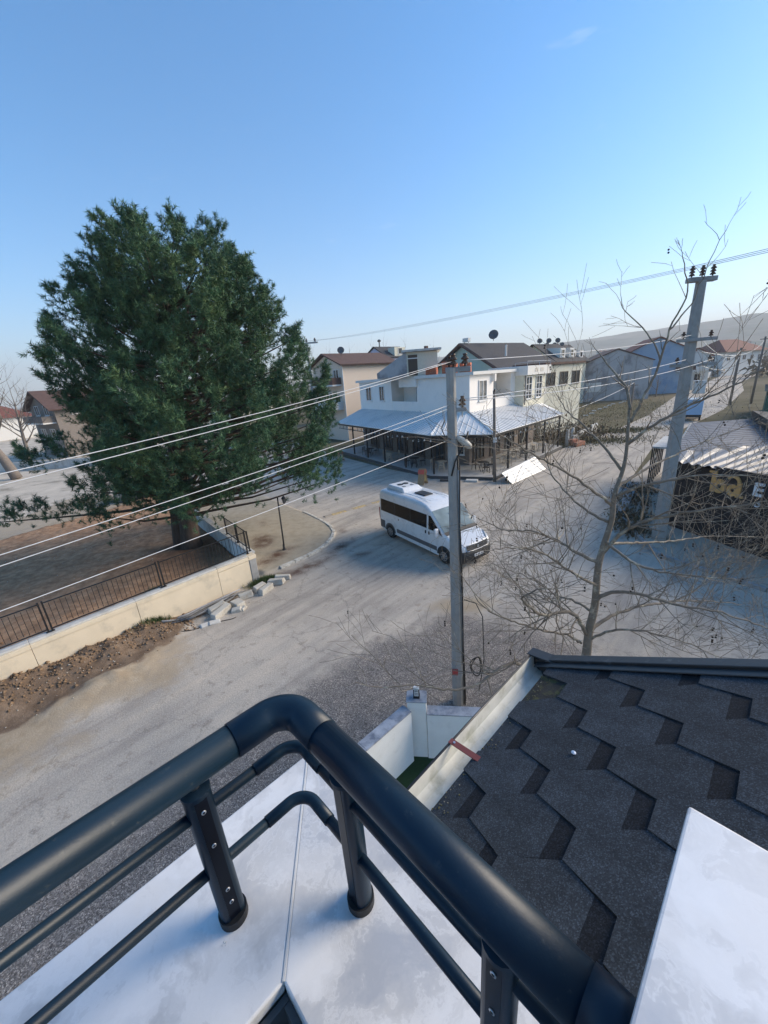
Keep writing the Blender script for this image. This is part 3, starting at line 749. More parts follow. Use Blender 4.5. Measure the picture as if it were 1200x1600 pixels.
# moss and grit crumbs along the eave
cr = MB()
for i in range(170):
    u = rng.uniform(UMIN, -.03); w = .047 + abs(rng.gauss(0.0, .03)); s = rng.uniform(.0012, .0038)
    c = RP(u, w, s * .5 + .003)
    cr.lathe(c, [(0, -s), (s, -s * .3), (s * .7, s * .5), (0, s * .8)], 5)
CRUMB = mat("moss_crumbs", (0.10, 0.10, 0.05), rough=1, var=0.5, scale=60, bump=0, dirt=(0.3, 0.28, 0.22), dscale=40, dlo=.5, dhi=.6)
tag(cr.build("eave_grit", CRUMB, roof), kind="stuff")

# ------------------------------------------------------------------ small front garden below
gard = thing("garden_wall", "low white garden wall with grey marble coping and pillar", "wall", (0.2, 6.0, 0))
pA = Vector((0.17, 6.16, 0)); dL = Vector((math.cos(R(222)), math.sin(R(222)), 0)); nL = Vector((-dL.y, dL.x, 0))  # towards the house
if nL.dot(Vector((1, -1, 0))) < 0: nL = -nL
def wallrun(p, d_, n_, ln, h, th, cop, oc):
    q = [p, p + d_ * ln, p + d_ * ln + n_ * th, p + n_ * th]
    MB().prism([(a.x, a.y) for a in q], -0.05, h).build("wall", PLASTER, gard)
    s = 0.0
    while s < ln - .05:
        e = min(ln, s + cop)
        q = [p + d_ * (s + .003) - n_ * oc, p + d_ * (e - .003) - n_ * oc, p + d_ * (e - .003) + n_ * (th + oc * .3), p + d_ * (s + .003) + n_ * (th + oc * .3)]
        MB().prism([(a.x, a.y) for a in q], h, h + .03).build("coping_slab", GREYMARBLE, gard, bevel=.004)
        s = e
wallrun(Vector((0.12, 6.28, 0)) , dL, nL, 3.6, 1.40, .20, 1.2, .03)
dR_ = Vector((math.cos(R(-8)), math.sin(R(-8)), 0)); nR_ = Vector((dR_.y, -dR_.x, 0))
wallrun(Vector((0.60, 6.37, 0)), dR_, nR_, 3.2, 1.25, .20, 1.3, .03)
pc = Vector((0.395, 6.36, 0))
MB().box((pc.x, pc.y, .76), (.39, .28, 1.56), R(-8)).build("pillar", PLASTER, gard, bevel=.006)
MB().box((pc.x, pc.y + .01, 1.555), (.42, .32, .03), R(-8)).build("pillar_cap", GREYMARBLE, gard, bevel=.004)
turf = sheet("lawn", [(-2.6, 3.2), (0.3, 6.3), (4.2, 5.9), (4.2, 2), (-2.6, 2)], 0.06, TURF)
lamp = thing("wall_lantern", "small black lantern with white slats on garden wall pillar", "lantern", (pc.x, pc.y, 1.57))
WSL = mat("lantern_white", (0.78, 0.79, 0.78), rough=.4, var=.04, bump=0)
MB().box((pc.x, pc.y, 1.585), (.13, .13, .03), R(-8)).build("base", BLACKIRON, lamp, bevel=.004)
MB().box((pc.x, pc.y, 1.69), (.07, .07, .18), R(-8)).build("core", BLACKIRON, lamp)
for sx in (-1, 1):
    for sy in (-1, 1):
        c = pc + dR_ * .052 * sx + nR_ * .052 * sy
        MB().box((c.x, c.y, 1.70), (.014, .014, .2), R(-8)).build("corner_bar", BLACKIRON, lamp)
for i in range(4):
    MB().box((pc.x, pc.y, 1.625 + i * .042), (.088, .088, .018), R(-8)).build("slat", WSL, lamp)
MB().box((pc.x, pc.y, 1.815), (.125, .125, .035), R(-8)).build("lid", WSL, lamp, bevel=.008)

# ------------------------------------------------------------------ left retaining wall and iron fence
wd = Vector((WD[0], WD[1], 0)); wnv = Vector((WN[0], WN[1], 0))
lw = thing("retaining_wall", "long beige rendered wall with pale coping along the road", "wall", (W0[0], W0[1], 0))
w0 = Vector((W0[0], W0[1], 0))
s = 0.28; HWALL = 1.20
panels = [1.35, 2.9, 2.8, 2.9, 2.8, 2.9, 2.9, 2.9, 2.9]
for i, pn in enumerate(panels):
    e = s + pn
    q = [w0 + wd * (s + .006) , w0 + wd * (e - .006), w0 + wd * (e - .006) - wnv * .28, w0 + wd * (s + .006) - wnv * .28]
    MB().prism([(a.x, a.y) for a in q], -.1, HWALL - .14 - (0 if i else .02)).build("wall_panel", BEIGE, lw, bevel=.006)
    q = [w0 + wd * (s + .004) + wnv * .025, w0 + wd * (e - .004) + wnv * .025, w0 + wd * (e - .004) - wnv * .29, w0 + wd * (s + .004) - wnv * .29]
    MB().prism([(a.x, a.y) for a in q], HWALL - .138, HWALL).build("upper_band", BEIGE, lw, bevel=.006)
    q = [w0 + wd * (s + .004) - wnv * .03, w0 + wd * (e - .004) - wnv * .03, w0 + wd * (e - .004) - wnv * .32, w0 + wd * (s + .004) - wnv * .32]
    MB().prism([(a.x, a.y) for a in q], HWALL + .001, HWALL + .07).build("coping", PALECONC, lw, bevel=.01)
    s = e
q = [w0 - wd * .05 - wnv * -.02, w0 + wd * .275 + wnv * .02, w0 + wd * .275 - wnv * .33, w0 - wd * .02 - wnv * .33]
MB().prism([(a.x, a.y) for a in q], -.1, HWALL - .15).build("end_block", CONCRETE2, lw, bevel=.03)
q = [w0 - wd * .06 + wnv * .03, w0 + wd * .275 + wnv * .03, w0 + wd * .275 - wnv * .33, w0 - wd * .06 - wnv * .33]
MB().prism([(a.x, a.y) for a in q], HWALL - .149, HWALL + .02).build("end_cap", BEIGE, lw, bevel=.01)
# return wall going back from the corner
rw = thing("return_wall", "short white wall running back beside the pine trunk", "wall", (-6, 15.9, 0))
ra = Vector((-5.95, 15.75, 0)); rb_ = Vector((-12.2, 23.6, 0)); rd = (rb_ - ra).normalized(); rn = Vector((-rd.y, rd.x, 0)); ln = (rb_ - ra).length
n_ = 4
for i in range(n_):
    a = ra + rd * (ln * i / n_ + .01); b = ra + rd * (ln * (i + 1) / n_ - .01)
    q = [a - rn * .11, b - rn * .11, b + rn * .11, a + rn * .11]
    MB().prism([(v.x, v.y) for v in q], -.1, 0.98).build("wall_panel", PALECONC if i else PLASTER, rw, bevel=.01)
    q = [a - rn * .15, b - rn * .15, b + rn * .15, a + rn * .15]
    MB().prism([(v.x, v.y) for v in q], 0.981, 1.05).build("coping", PALECONC, rw, bevel=.01)

def iron_fence(name, label, p, d_, spans, z0, h, group=None):
    f = thing(name, label, "fence", (p.x, p.y, z0), 0, "iron fences round the bare lot")
    az = math.atan2(d_.y, d_.x)
    bar0 = MB().box((0, 0, 0), (.014, .014, h - .20)).build("bar", BLACKIRON, f, world_xyz=False)
    firstbar = True
    s = 0.0
    for ln in spans:
        for e in (s + .05, s + ln - .05):
            c = p + d_ * e
            MB().box((c.x, c.y, z0 + h / 2 + .02), (.045, .045, h + .04), az).build("post", BLACKIRON, f)
            MB().box((c.x, c.y, z0 + .006), (.11, .11, .012), az).build("foot_plate", BLACKIRON, f)
        for zz in (.09, h - .02):
            a = p + d_ * (s + .05); b = p + d_ * (s + ln - .05); c = (a + b) / 2
            MB().box((c.x, c.y, z0 + zz), (ln - .1, .032, .032), az).build("rail", BLACKIRON, f)
        k = int((ln - .2) / .135)
        for i in range(k):
            c = p + d_ * (s + .05 + (ln - .1) * (i + 1) / (k + 1))
            loc = Vector((c.x, c.y, z0 + .09 + (h - .11) / 2)) - f.location
            if firstbar: bar0.location = loc; bar0.rotation_euler = (0, 0, az); firstbar = False
            else: link_copy(bar0, f, loc=loc, rot=(0, 0, az))
        s += ln
    return f
fp = w0 + wd * .12 - wnv * .2
iron_fence("iron_fence", "black iron bar fence on top of the long beige wall", fp, wd, [3.42, 3.25, 3.2, 3.2, 3.2, 3.2], HWALL + .07, 0.98)
iron_fence("iron_fence", "short black iron fence on the return wall beside the pine", ra + rd * .15, rd, [1.5, 1.6], 1.05, 0.9)

# ------------------------------------------------------------------ dirt, rubble and pipes at the foot of the wall
def rock(seed, sx, sy, sz, bev=.2):
    r_ = random.Random(seed)
    b = MB()
    vs = []
    for z in (-1, 1):
        for x, y in ((-1, -1), (1, -1), (1, 1), (-1, 1)):
            k_ = 1 - (0.12 if z > 0 else 0)
            vs.append((x * sx / 2 * k_ * r_.uniform(.86, 1.06), y * sy / 2 * k_ * r_.uniform(.86, 1.06), z * sz / 2 * r_.uniform(.85, 1.1)))
    b.hexa(vs); return b
blocks = [(-4.55, 14.95, .10, .72, .24, .22, 8), (-4.75, 14.62, .12, .75, .34, .22, -4), (-5.02, 14.02, .14, .70, .28, .26, 62), (-5.32, 14.2, .13, .62, .28, .24, 58),
          (-5.72, 13.62, .14, .60, .28, .24, 28), (-5.85, 13.05, .13, .55, .42, .22, -40), (-6.28, 12.55, .16, .85, .30, .26, 62), (-6.55, 12.85, .14, .75, .32, .24, 48),
          (-5.78, 12.68, .08, .42, .26, .14, 10), (-5.55, 12.78, .07, .28, .20, .12, 70), (-6.35, 12.05, .05, .42, .30, .06, 30), (-6.62, 11.9, .05, .40, .26, .06, 38)]
names = ["rearmost", "second", "third", "fourth", "fifth", "sixth", "seventh", "eighth", "ninth", "tenth", "eleventh", "twelfth"]
lab = ["narrow concrete kerb block at the road corner end of the rubble row", "broad flat kerb block in front of the rearmost rubble block", "upright kerb block leaning on its twin beside the green weeds",
       "kerb block behind its leaning twin, nearest the grass patch", "rounded kerb block between the leaning pair and the squarish lump", "squarish tilted concrete lump in the middle of the rubble",
       "longest pale kerb block lying over the pipe bundle", "kerb block lying behind the longest one against the wall", "small broken concrete wedge on the road side of the rubble", "smallest concrete chip beside the broken wedge",
       "thin pale tile lying flat on the road near the pipes", "second thin tile lying over the pipe ends"]
for i, (x, y, z, a, b_, c, az) in enumerate(blocks):
    o = rock(i, a, b_, c).build("concrete_block", BLOCKS if i < 10 else PALECONC, None, bevel=.025)
    o.location = (x, y, gz(x, y) + c / 2 - .01); o.rotation_euler = (rng.uniform(-.14, .14), rng.uniform(-.14, .14), R(az))
    tag(o, lab[i], "concrete block", "concrete blocks dumped by the wall")
PIPEG = mat("grey_pipe", (0.16, 0.16, 0.16), rough=.6, var=.3, bump=.1)
for i in range(9):
    t0 = .28 + .075 * (i % 6) + .02 * (i // 6); sa = rng.uniform(.9, 1.5); sb = rng.uniform(3.2, 4.1)
    pts = []
    for k in range(7):
        ss = sa + (sb - sa) * k / 6
        p = w0 + wd * ss + wnv * (t0 + .05 * math.sin(k * 1.1 + i) + .10 * k / 6)
        pts.append((p.x, p.y, gz(p.x, p.y) + .05 + .045 * (i // 3) + .02 * math.sin(k + i * 2)))
    tag(MB().tube(pts, rng.uniform(.016, .03), 7).build("metal_pipe", PIPEG if i % 3 else CABLE_G, None, smooth=True), "thin grey pipe in the bundle lying along the beige wall", "pipe", "pipes bundled along the wall")
lp = []
for k in range(22):
    a = k / 21
    x = -7.3 + 1.6 * a + .12 * math.sin(a * 9); y = 11.55 + .45 * math.sin(a * 3.1) - .55 * a * (1 - a) * 3 + .7 * a
    lp.append((x, y, gz(x, y) + .018))
tag(MB().tube(lp, .012, 6).build("loose_cable", CABLE_B, None, smooth=True), "thin black cable looped on the road beside the rubble", "cable")
# pebbles and grit on the shoulder and along the wall
def pebbles(name, label, pts, smin, smax, m, seed):
    r_ = np.random.default_rng(seed); n = len(pts)
    base = np.array([(1, 0, 0), (-.5, .87, 0), (-.5, -.87, 0), (0, 0, 1), (0, 0, -.6)]); fc = np.array([(0, 1, 3), (1, 2, 3), (2, 0, 3), (1, 0, 4), (2, 1, 4), (0, 2, 4)])
    s = r_.uniform(smin, smax, (n, 1, 1)) * r_.uniform(.6, 1.2, (n, 1, 3)); a = r_.uniform(0, 6.28, n)
    V = base[None] * s
    c, sn = np.cos(a)[:, None], np.sin(a)[:, None]
    V = np.stack([V[..., 0] * c - V[..., 1] * sn, V[..., 0] * sn + V[..., 1] * c, V[..., 2] * .7], -1) + np.asarray(pts)[:, None, :]
    Fc = (fc[None] + (np.arange(n) * 5)[:, None, None]).reshape(-1, 3)
    o = np_mesh(name, V.reshape(-1, 3), Fc, m)
    return tag(o, label, "gravel", kind="stuff")
pts = []
while len(pts) < 9000:
    x = rng.uniform(-9, 7); y = rng.uniform(1.5, 12)
    j = int((y - GY[0]) / .095); i = int((x - GX[0]) / .095)
    if gravel[j, i] > rng.uniform(.25, .9) : pts.append((x, y, Z[j, i] + .004))
PEB = mat("mixed_pebbles", (0.20, 0.19, 0.18), rough=.95, var=.5, scale=25, bump=0, dirt=(0.42, 0.39, 0.35), dscale=18, dlo=.56, dhi=.62)
pebbles("shoulder_gravel", "loose dark gravel on the shoulder round the pole", pts, .006, .015, PEB, 3)
pts = []
for i in range(260):
    ss = rng.uniform(.4, 9.5); tt = abs(rng.gauss(.5, .6)) + .1; p = w0 + wd * ss + wnv * tt; pts.append((p.x, p.y, gz(p.x, p.y) + .005))
for i in range(260):
    x = rng.uniform(-21, -7); y = rng.uniform(13, 27)
    if inside(lot_poly, np.array([x]), np.array([y]))[0]: pts.append((x, y, gz(x, y) + .01))
pebbles("dirt_stones", "pale stones and crumbs in the dirt along the wall and in the lot", pts, .010, .035, BLOCKS, 5)

clod = []
for i in range(1100):
    ss = rng.uniform(3.2, 11.5); tt = abs(rng.gauss(.35, .5)) + .02; p = w0 + wd * ss + wnv * tt; clod.append((p.x, p.y, gz(p.x, p.y) + .0))
CLOD = mat("soil_clods", (0.20, 0.137, 0.088), rough=1, var=.4, scale=6, bump=.5, bscale=60, spec=.05)
pebbles("soil_clods", "dark brown clods of dug soil heaped against the beige wall", clod, .02, .085, CLOD, 9)
lf = []
for i in range(5200):
    ss = rng.uniform(.3, 12); tt = -abs(rng.gauss(.45, .9)) - .35; p = w0 + wd * ss + wnv * tt
    lf.append((p.x, p.y, gz(p.x, p.y) + .008))
LFM = mat("fallen_leaves", (0.30, 0.17, 0.085), rough=.9, var=.45, scale=20, bump=0, spec=.1, dirt=(.14, .09, .06), dscale=15, dlo=.5, dhi=.6)
tag(pebbles("fallen_leaves", "brown fallen leaves behind the iron fence", lf, .018, .045, LFM, 10), cat="leaves")
# grass tufts
def tufts(name, label, centres, n, hmin, hmax, m, seed):
    r_ = np.random.default_rng(seed); V = []; 
    for (cx, cy, rx, ry) in centres:
        x = cx + r_.normal(0, rx, n); y = cy + r_.normal(0, ry, n)
        a = r_.uniform(0, 6.28, n); h = r_.uniform(hmin, hmax, n); lean = r_.uniform(0, .8, n) * h; w = r_.uniform(.004, .011, n)
        z = np.array([gz(a_, b_) for a_, b_ in zip(x, y)])
        dx, dy = np.cos(a), np.sin(a)
        V.append(np.stack([np.stack([x - dy * w, y + dx * w, z], -1), np.stack([x + dy * w, y - dx * w, z], -1), np.stack([x + dx * lean, y + dy * lean, z + h], -1)], 1))
    V = np.concatenate(V); n_ = len(V)
    return tag(np_mesh(name, V.reshape(-1, 3), np.arange(n_ * 3).reshape(-1, 3), m), label, "grass", kind="stuff")
tufts("weeds", "green weeds growing at the foot of the wall and rubble", [(-5.45, 14.75, .28, .22), (-5.2, 15.0, .2, .15), (-8.75, 12.05, .3, .2), (-9.05, 11.8, .2, .12), (-8.5, 12.2, .2, .15), (-9.5, 14.2, .2, .1)], 900, .06, .24, LEAF, 4)

# ------------------------------------------------------------------ corner lamp post
lpst = thing("lamp_post", "thin black lamp post with curled arm lantern on corner pavement", "lamp post", (-5.13, 17.94, .1))
B0 = Vector((-5.13, 17.94, .1))
MB().tube([B0, B0 + Vector((.02, 0, .5)), B0 + Vector((.08, 0, 2.78))], [.05, .04, .036], 10).build("post", BLACKIRON, lpst, smooth=True)
MB().lathe(B0, [(0, 0), (.12, 0), (.1, .04), (.06, .1), (.05, .3), (0, .3)], 12).build("base", BLACKIRON, lpst, smooth=True)
ap = [B0 + Vector((.08, 0, 2.35))] + [B0 + Vector((.08 + .36 * math.sin(a) + .05 * a, -.12 * a, 2.35 + .3 * (1 - math.cos(a)))) for a in (.4, .8, 1.2, 1.6, 2.0, 2.4)]
MB().tube(ap, .016, 6).build("arm", BLACKIRON, lpst, smooth=True)
e = ap[-1]
LANT = glass_mat("lantern_glass", (0.10, 0.10, 0.10), .2)
MB().lathe(e, [(0, -.34), (.05, -.34), (.09, -.12), (.11, -.1), (.03, -.02), (0, .02)], 8).build("lantern", LANT, lpst)
for j in range(4):
    a = j * math.pi / 2 + .4
    MB().tube([e + Vector((.052 * math.cos(a), .052 * math.sin(a), -.35)), e + Vector((.095 * math.cos(a), .095 * math.sin(a), -.11))], .007, 5).build("lantern_bar", BLACKIRON, lpst)
MB().lathe(e, [(0, -.12), (.125, -.115), (.1, -.08), (.03, .0), (0, .03)], 8).build("lantern_cap", BLACKIRON, lpst)

# ------------------------------------------------------------------ pine tree
pine = thing("pine_tree", "tall dense dark green pine tree in the bare lot", "tree", (-10.3, 19.2, .2))
pr = random.Random(21)
def pc_(z): return Vector((-8.75 + .55 * math.exp(-((z - 5) / 2.5) ** 2) + .2 * min(1, max(0, (z - 2) / 11)), 19.3 + .2 * z / 15, z))
def tk_(z): return Vector((-10.2 + 1.4 * min(1, max(0, (z - 3) / 10)), 19.2 + .2 * z / 15, z))
prof = [(1.8, 4.6), (3.0, 6.2), (4.5, 6.3), (6, 6.1), (7.5, 5.9), (9, 5.5), (10.5, 5.0), (11.8, 4.2), (12.8, 3.2), (13.6, 2.1), (14.3, .7)]
def pr_r(z):
    for (z0, r0), (z1, r1) in zip(prof, prof[1:]):
        if z <= z1: return r0 + (r1 - r0) * max(0, (z - z0) / (z1 - z0))
    return .3
trunk = MB()
trunk.tube([(-10.32, 19.15, .05), (-10.32, 19.18, .5), (-10.25, 19.2, 1.5), (-10.2, 19.2, 3.2), (-9.9, 19.25, 6), (-9.3, 19.3, 9), (-8.95, 19.35, 11.5), (-8.7, 19.4, 13.4)], [.62, .5, .44, .40, .33, .24, .14, .04], 14)
trunk.tube([(-10.9, 19.0, .1), (-10.85, 19.05, 1.0), (-10.75, 19.15, 2.2), (-10.3, 19.2, 3.6)], [.30, .25, .22, .2], 10)
clumps = []
for i in range(300):
    z = 2.3 + 11.8 * ((i + .5) / 300) ** 1.05
    az = i * 2.39996 + pr.uniform(-.25, .25)
    lobes = 0.92 + .10 * math.sin(3 * az + z * .9) + .09 * math.sin(7 * az - z * 1.7)
    rr_ = pr_r(z) * lobes * pr.uniform(.86, 1.03) * (1 - .17 * max(0, -math.cos(az)))
    if z < 4.4 and math.sin(az) < -.25 and math.cos(az) > -.75: continue
    if z < 4.2:                       # ragged lower skirt: open towards the trunk, long on the left
        if math.cos(az - math.pi) < 0.1 and math.sin(az) < .2 and z < 3.0: continue
        if pr.random() < .12: continue
    c = pc_(z)
    clumps.append((Vector((c.x + rr_ * math.cos(az), c.y + rr_ * math.sin(az), z)), az, pr.uniform(.85, 1.42)))
for i in range(190):
    z = pr.uniform(3.0, 12.2); az = pr.uniform(0, 6.28); rr_ = pr_r(z) * pr.uniform(.35, .72) * (1 - .15 * max(0, -math.cos(az))); c = pc_(z)
    clumps.append((Vector((c.x + rr_ * math.cos(az), c.y + rr_ * math.sin(az), z)), az, 1.25))
# two long low boughs reaching out to the left
for k in range(12):
    clumps.append((Vector((-15.0 - k * .42, 18.2 - k * .14 + pr.uniform(-.4, .4), 2.9 + pr.uniform(-.25, .3))), math.pi + pr.uniform(-.6, .6), .7))
for k in range(8):
    clumps.append((Vector((-15.8 - k * .4, 20.2 + pr.uniform(-.4, .4), 5.6 - .05 * k + pr.uniform(-.3, .3))), math.pi + pr.uniform(-.6, .6), .85))
trunk.tube([(-10.3, 19.2, 2.6), (-13, 18.7, 2.5), (-16, 18.1, 2.6), (-19.4, 17.3, 2.8)], [.11, .07, .04, .012], 6)
for (c, az, sz) in clumps[::2]:
    if c.x < -14.9 and c.z < 6.2: continue
    base = tk_(max(1.9, c.z - pr.uniform(.5, 1.6))); base = base + (Vector((c.x, c.y, base.z)) - base) * .02
    mid = base.lerp(c, .55) + Vector((0, 0, -.25))
    trunk.tube([base, mid, c], [.075, .05, .018], 5, cap=False)
trunk.build("trunk", BARKD, pine, smooth=True)
ng = np.random.default_rng(5)
PO = []; DI = []; LE = []
for (c, az, sz) in clumps:
    ns = int(30 * sz * sz) + 6
    out = np.array([math.cos(az), math.sin(az), .0])
    ax = out * .5 + np.array([0, 0, .85]) + ng.normal(0, .2, 3); ax /= np.linalg.norm(ax)
    tq = ng.random((ns, 1)) ** .8
    p = np.array(c) + ax * (tq * 1.25 - .55) * sz + np.clip(ng.normal(0, 1, (ns, 3)), -1.7, 1.7) * .33 * sz * (1.1 - .85 * tq)
    d_ = ax * .9 + ng.normal(0, .42, (ns, 3)); d_ /= np.linalg.norm(d_, axis=1)[:, None]
    PO.append(p); DI.append(d_); LE.append(ng.uniform(.16, .34, ns))
PO = np.concatenate(PO); DI = np.concatenate(DI); LE = np.concatenate(LE)
def bottlebrush(PO, DI, LE, nn, nl0, nl1, wdt, rg):
    n = len(PO)
    ref = np.where(np.abs(DI[:, 2:3]) < .9, np.array([[0, 0, 1.]]), np.array([[1., 0, 0]]))
    Aa = np.cross(DI, ref); Aa /= np.linalg.norm(Aa, axis=1)[:, None]; Bb = np.cross(DI, Aa)
    tt = np.tile(np.linspace(0.05, 1, nn), (n, 1)); ph = rg.uniform(0, 6.283, (n, nn))
    st = PO[:, None] + DI[:, None] * (tt * LE[:, None])[..., None]
    rad = Aa[:, None] * np.cos(ph)[..., None] + Bb[:, None] * np.sin(ph)[..., None]
    dr = rad * rg.uniform(.75, 1.1, (n, nn, 1)) + DI[:, None] * rg.uniform(.25, 1.0, (n, nn, 1)); dr /= np.linalg.norm(dr, axis=2)[..., None]
    L_ = rg.uniform(nl0, nl1, (n, nn, 1))
    sd_ = np.cross(dr, rg.normal(0, 1, (n, nn, 3))); sd_ /= np.linalg.norm(sd_, axis=2)[..., None] + 1e-9
    tri = np.stack([st - sd_ * wdt, st + sd_ * wdt, st + dr * L_], 2)
    return tri.reshape(-1, 3)
V = bottlebrush(PO, DI, LE, 36, .13, .22, .0105, ng) - np.array(pine.location)
np_mesh("crown", V, np.arange(len(V)).reshape(-1, 3), NEEDLE, pine)

# ------------------------------------------------------------------ poles, insulators and wires
def insulator(parent, c, s=1.0, skirts=2):
    pf = [(0, 0), (.02 * s, 0), (.02 * s, .05 * s)]
    z = .05 * s
    for k in range(skirts):
        pf += [(.075 * s, z), (.085 * s, z + .02 * s), (.03 * s, z + .075 * s)]; z += .085 * s
    pf += [(.045 * s, z), (.045 * s, z + .03 * s), (0, z + .035 * s)]
    return MB().lathe(c, pf, 12).build("insulator", BROWNIRON, parent, smooth=True)
cp = thing("concrete_pole", "grey concrete utility pole with street light in front of the van", "utility pole", (1.52, 7.66, 0))
PB = Vector((1.52, 7.66, 0)); PT = Vector((1.435, 7.66, 7.93))
MB().tube([PB - UP * .1, PB.lerp(PT, .5), PT], [.145, .118, .092], 8, phase=R(22.5)).build("shaft", CONCRETE, cp, bevel=.01)
MB().box((1.57, 7.66, 7.90), (.46, .09, .09), R(-4)).build("crossarm", CONCRETE2, cp, bevel=.008)
insulator(cp, Vector((1.475, 7.62, 7.945)), .9); insulator(cp, Vector((1.70, 7.66, 7.945)), .9); insulator(cp, Vector((1.41, 7.70, 7.945)), .8)
MB().box((1.60, 7.66, 7.17), (.24, .10, .07), R(-4)).build("bracket", CONCRETE2, cp, bevel=.006)
insulator(cp, Vector((1.65, 7.66, 7.205)), .85)
MB().tube([(1.65, 7.66, 7.13), (1.65, 7.66, 7.02)], .012, 6).build("bolt", STEEL, cp)
MB().tube([(1.50, 7.66, 6.62), (1.56, 7.66, 6.66), (1.62, 7.66, 6.60)], .02, 8).build("lamp_arm", CABLE_G, cp, smooth=True)
LAMPW = mat("street_light_cover", (0.46, 0.45, 0.41), rough=.5, var=.12, bump=.05, dirt=(.28, .26, .22), dscale=9)
slp = [(1.53, 6.66, .03), (1.58, 6.62, .055), (1.68, 6.54, .075), (1.78, 6.45, .06), (1.81, 6.42, .02)]
MB().tube([(x, 7.60, z) for x, z, r_ in slp], [r_ for _, _, r_ in slp], 10).build("street_light", LAMPW, cp, smooth=True)
MB().tube([(1.545, 7.58, 6.0), (1.655, 7.60, 0.0)], .020, 8).build("conduit", CONCRETE2, cp, smooth=True)
for k, (dx, dy) in enumerate(((.15, -.05), (.17, .02), (.13, -.10))):
    pts = [(PT.x + .10 + .02 * k, 7.62 + dy * .5, 6.3 - k * .1)] + [(1.44 + .085 * (8 - z) / 8 + dx * (1 - z / 16) + .012 * math.sin(z * 2.1 + k), 7.63 + dy, z) for z in (5.6, 4.8, 4.0, 3.2, 2.4, 1.6, .8, .05)]
    MB().tube(pts, .013, 6).build("riser_cable", CABLE_B, cp, smooth=True)
for k in range(2):
    rr_ = .15 + .03 * k
    pts = [(1.92 + rr_ * .75 * math.cos(a), 7.5 + .05 * math.sin(a * 2 + k), 1.25 + rr_ * 1.5 * math.sin(a)) for a in np.linspace(-1.9, 4.4, 22)]
    MB().tube(pts, .012, 6).build("cable_coil", CABLE_B, cp, smooth=True)
MB().tube([(1.66, 7.6, 3.0), (1.9, 7.5, 2.95), (2.05, 7.48, 2.6), (2.1, 7.48, 1.4), (2.0, 7.5, .5)], .011, 6).build("hanging_cable", CABLE_B, cp, smooth=True)
MB().tube([(1.30, 7.6, 7.0), (1.22, 7.55, 6.85), (1.28, 7.55, 6.7), (1.40, 7.57, 6.62)], .010, 6).build("jumper_cable", CABLE_B, cp, smooth=True)
MB().tube([(1.75, 7.6, 6.75), (1.66, 7.56, 6.5), (1.48, 7.53, 6.2), (1.40, 7.54, 5.9)], .016, 6).build("jumper_cable", CABLE_B, cp, smooth=True)
RED = mat("red_tape", (0.35, 0.05, 0.05), rough=.6, var=.2, bump=.1)
MB().tube([(1.515, 7.66, .9), (1.513, 7.66, 1.25)], .150, 8, phase=R(22.5)).build("painted_band", CONCRETE2, cp)
MB().box((1.42, 7.52, 1.08), (.14, .03, .16), R(-10)).build("warning_plate", RED, cp)

hp = thing("high_voltage_pole", "tall thick concrete power pole with three insulators on top", "utility pole", (12.41, 16.07, 0))
hb = Vector((12.41, 16.07, -.1)); ht = Vector((12.36, 16.07, 10.5))
MB().tube([hb, hb.lerp(ht, .5), ht], [.32, .26, .195], 4, phase=R(35)).build("shaft", CONCRETE, hp, bevel=.05)
MB().box((12.36, 16.07, 10.52), (1.0, .26, .16), R(-4)).build("crossarm", CONCRETE2, hp, bevel=.02)
hvd = Vector((math.cos(R(-4)), math.sin(R(-4)), 0))
tops = []
for k in (-1, 0, 1):
    c = ht + hvd * .37 * k + UP * .10
    insulator(hp, c, 1.15, 3); tops.append(c + UP * .38)
MB().box((12.40, 15.85, 8.45), (1.3, .12, .12), R(-20)).build("lower_crossarm", CONCRETE2, hp, bevel=.01)
MB().box((12.40, 15.83, 7.55), (1.5, .12, .12), R(-20)).build("lower_crossarm", CONCRETE2, hp, bevel=.01)
for k in (-.5, .5): insulator(hp, Vector((12.40, 15.85, 8.5)) + hvd * k, 1.0, 2); insulator(hp, Vector((12.40, 15.83, 7.6)) + hvd * k * 1.2, 1.0, 2)
TRN = mat("transformer_white", (0.6, .6, .58), rough=.6, var=.1, bump=.1)
MB().box((12.75, 15.75, 6.7), (.35, .3, .5), R(-20)).build("meter_box", TRN, hp, bevel=.02)

def wire(name, label, p, q, sag, r, m, group, n=20, cat="power line"):
    p = Vector(p); q = Vector(q)
    pts = [p.lerp(q, k / n) - UP * sag * 4 * (k / n) * (1 - k / n) for k in range(n + 1)]
    return tag(MB().tube(pts, r, 6).build(name, m, None, smooth=True), label, cat, group)
wdv = Vector((math.cos(R(227)), math.sin(R(227)), 0))
for (st, z0, z66, lb) in (((1.41, 7.70), 8.05, 7.30, "uppermost white cable from the pole top across the pine"), ((1.475, 7.62), 8.05, 7.23, "second white cable just below the uppermost across the pine"),
                      ((1.38, 7.60), 7.27, 6.70, "third white cable from the pole bracket across the bare lot"), ((1.34, 7.56), 7.20, 6.61, "fourth white cable close under the third one"),
                      ((1.34, 7.60), 6.60, 6.25, "lowest white cable from the pole running above the iron fence")):
    p = Vector((st[0], st[1], z0)); L_ = 32.0
    # parabola through z66 at 6.6 m with the far end at the same height as the start
    sag = (z0 - z66) / (4 * (6.6 / L_) * (1 - 6.6 / L_))
    q = p + wdv * L_
    wire("overhead_cable", lb, p, q, sag, .0042, CABLE_W, "white cables on the left of the pole", 40)
fa = Vector((-9.2, 60, 13.7))
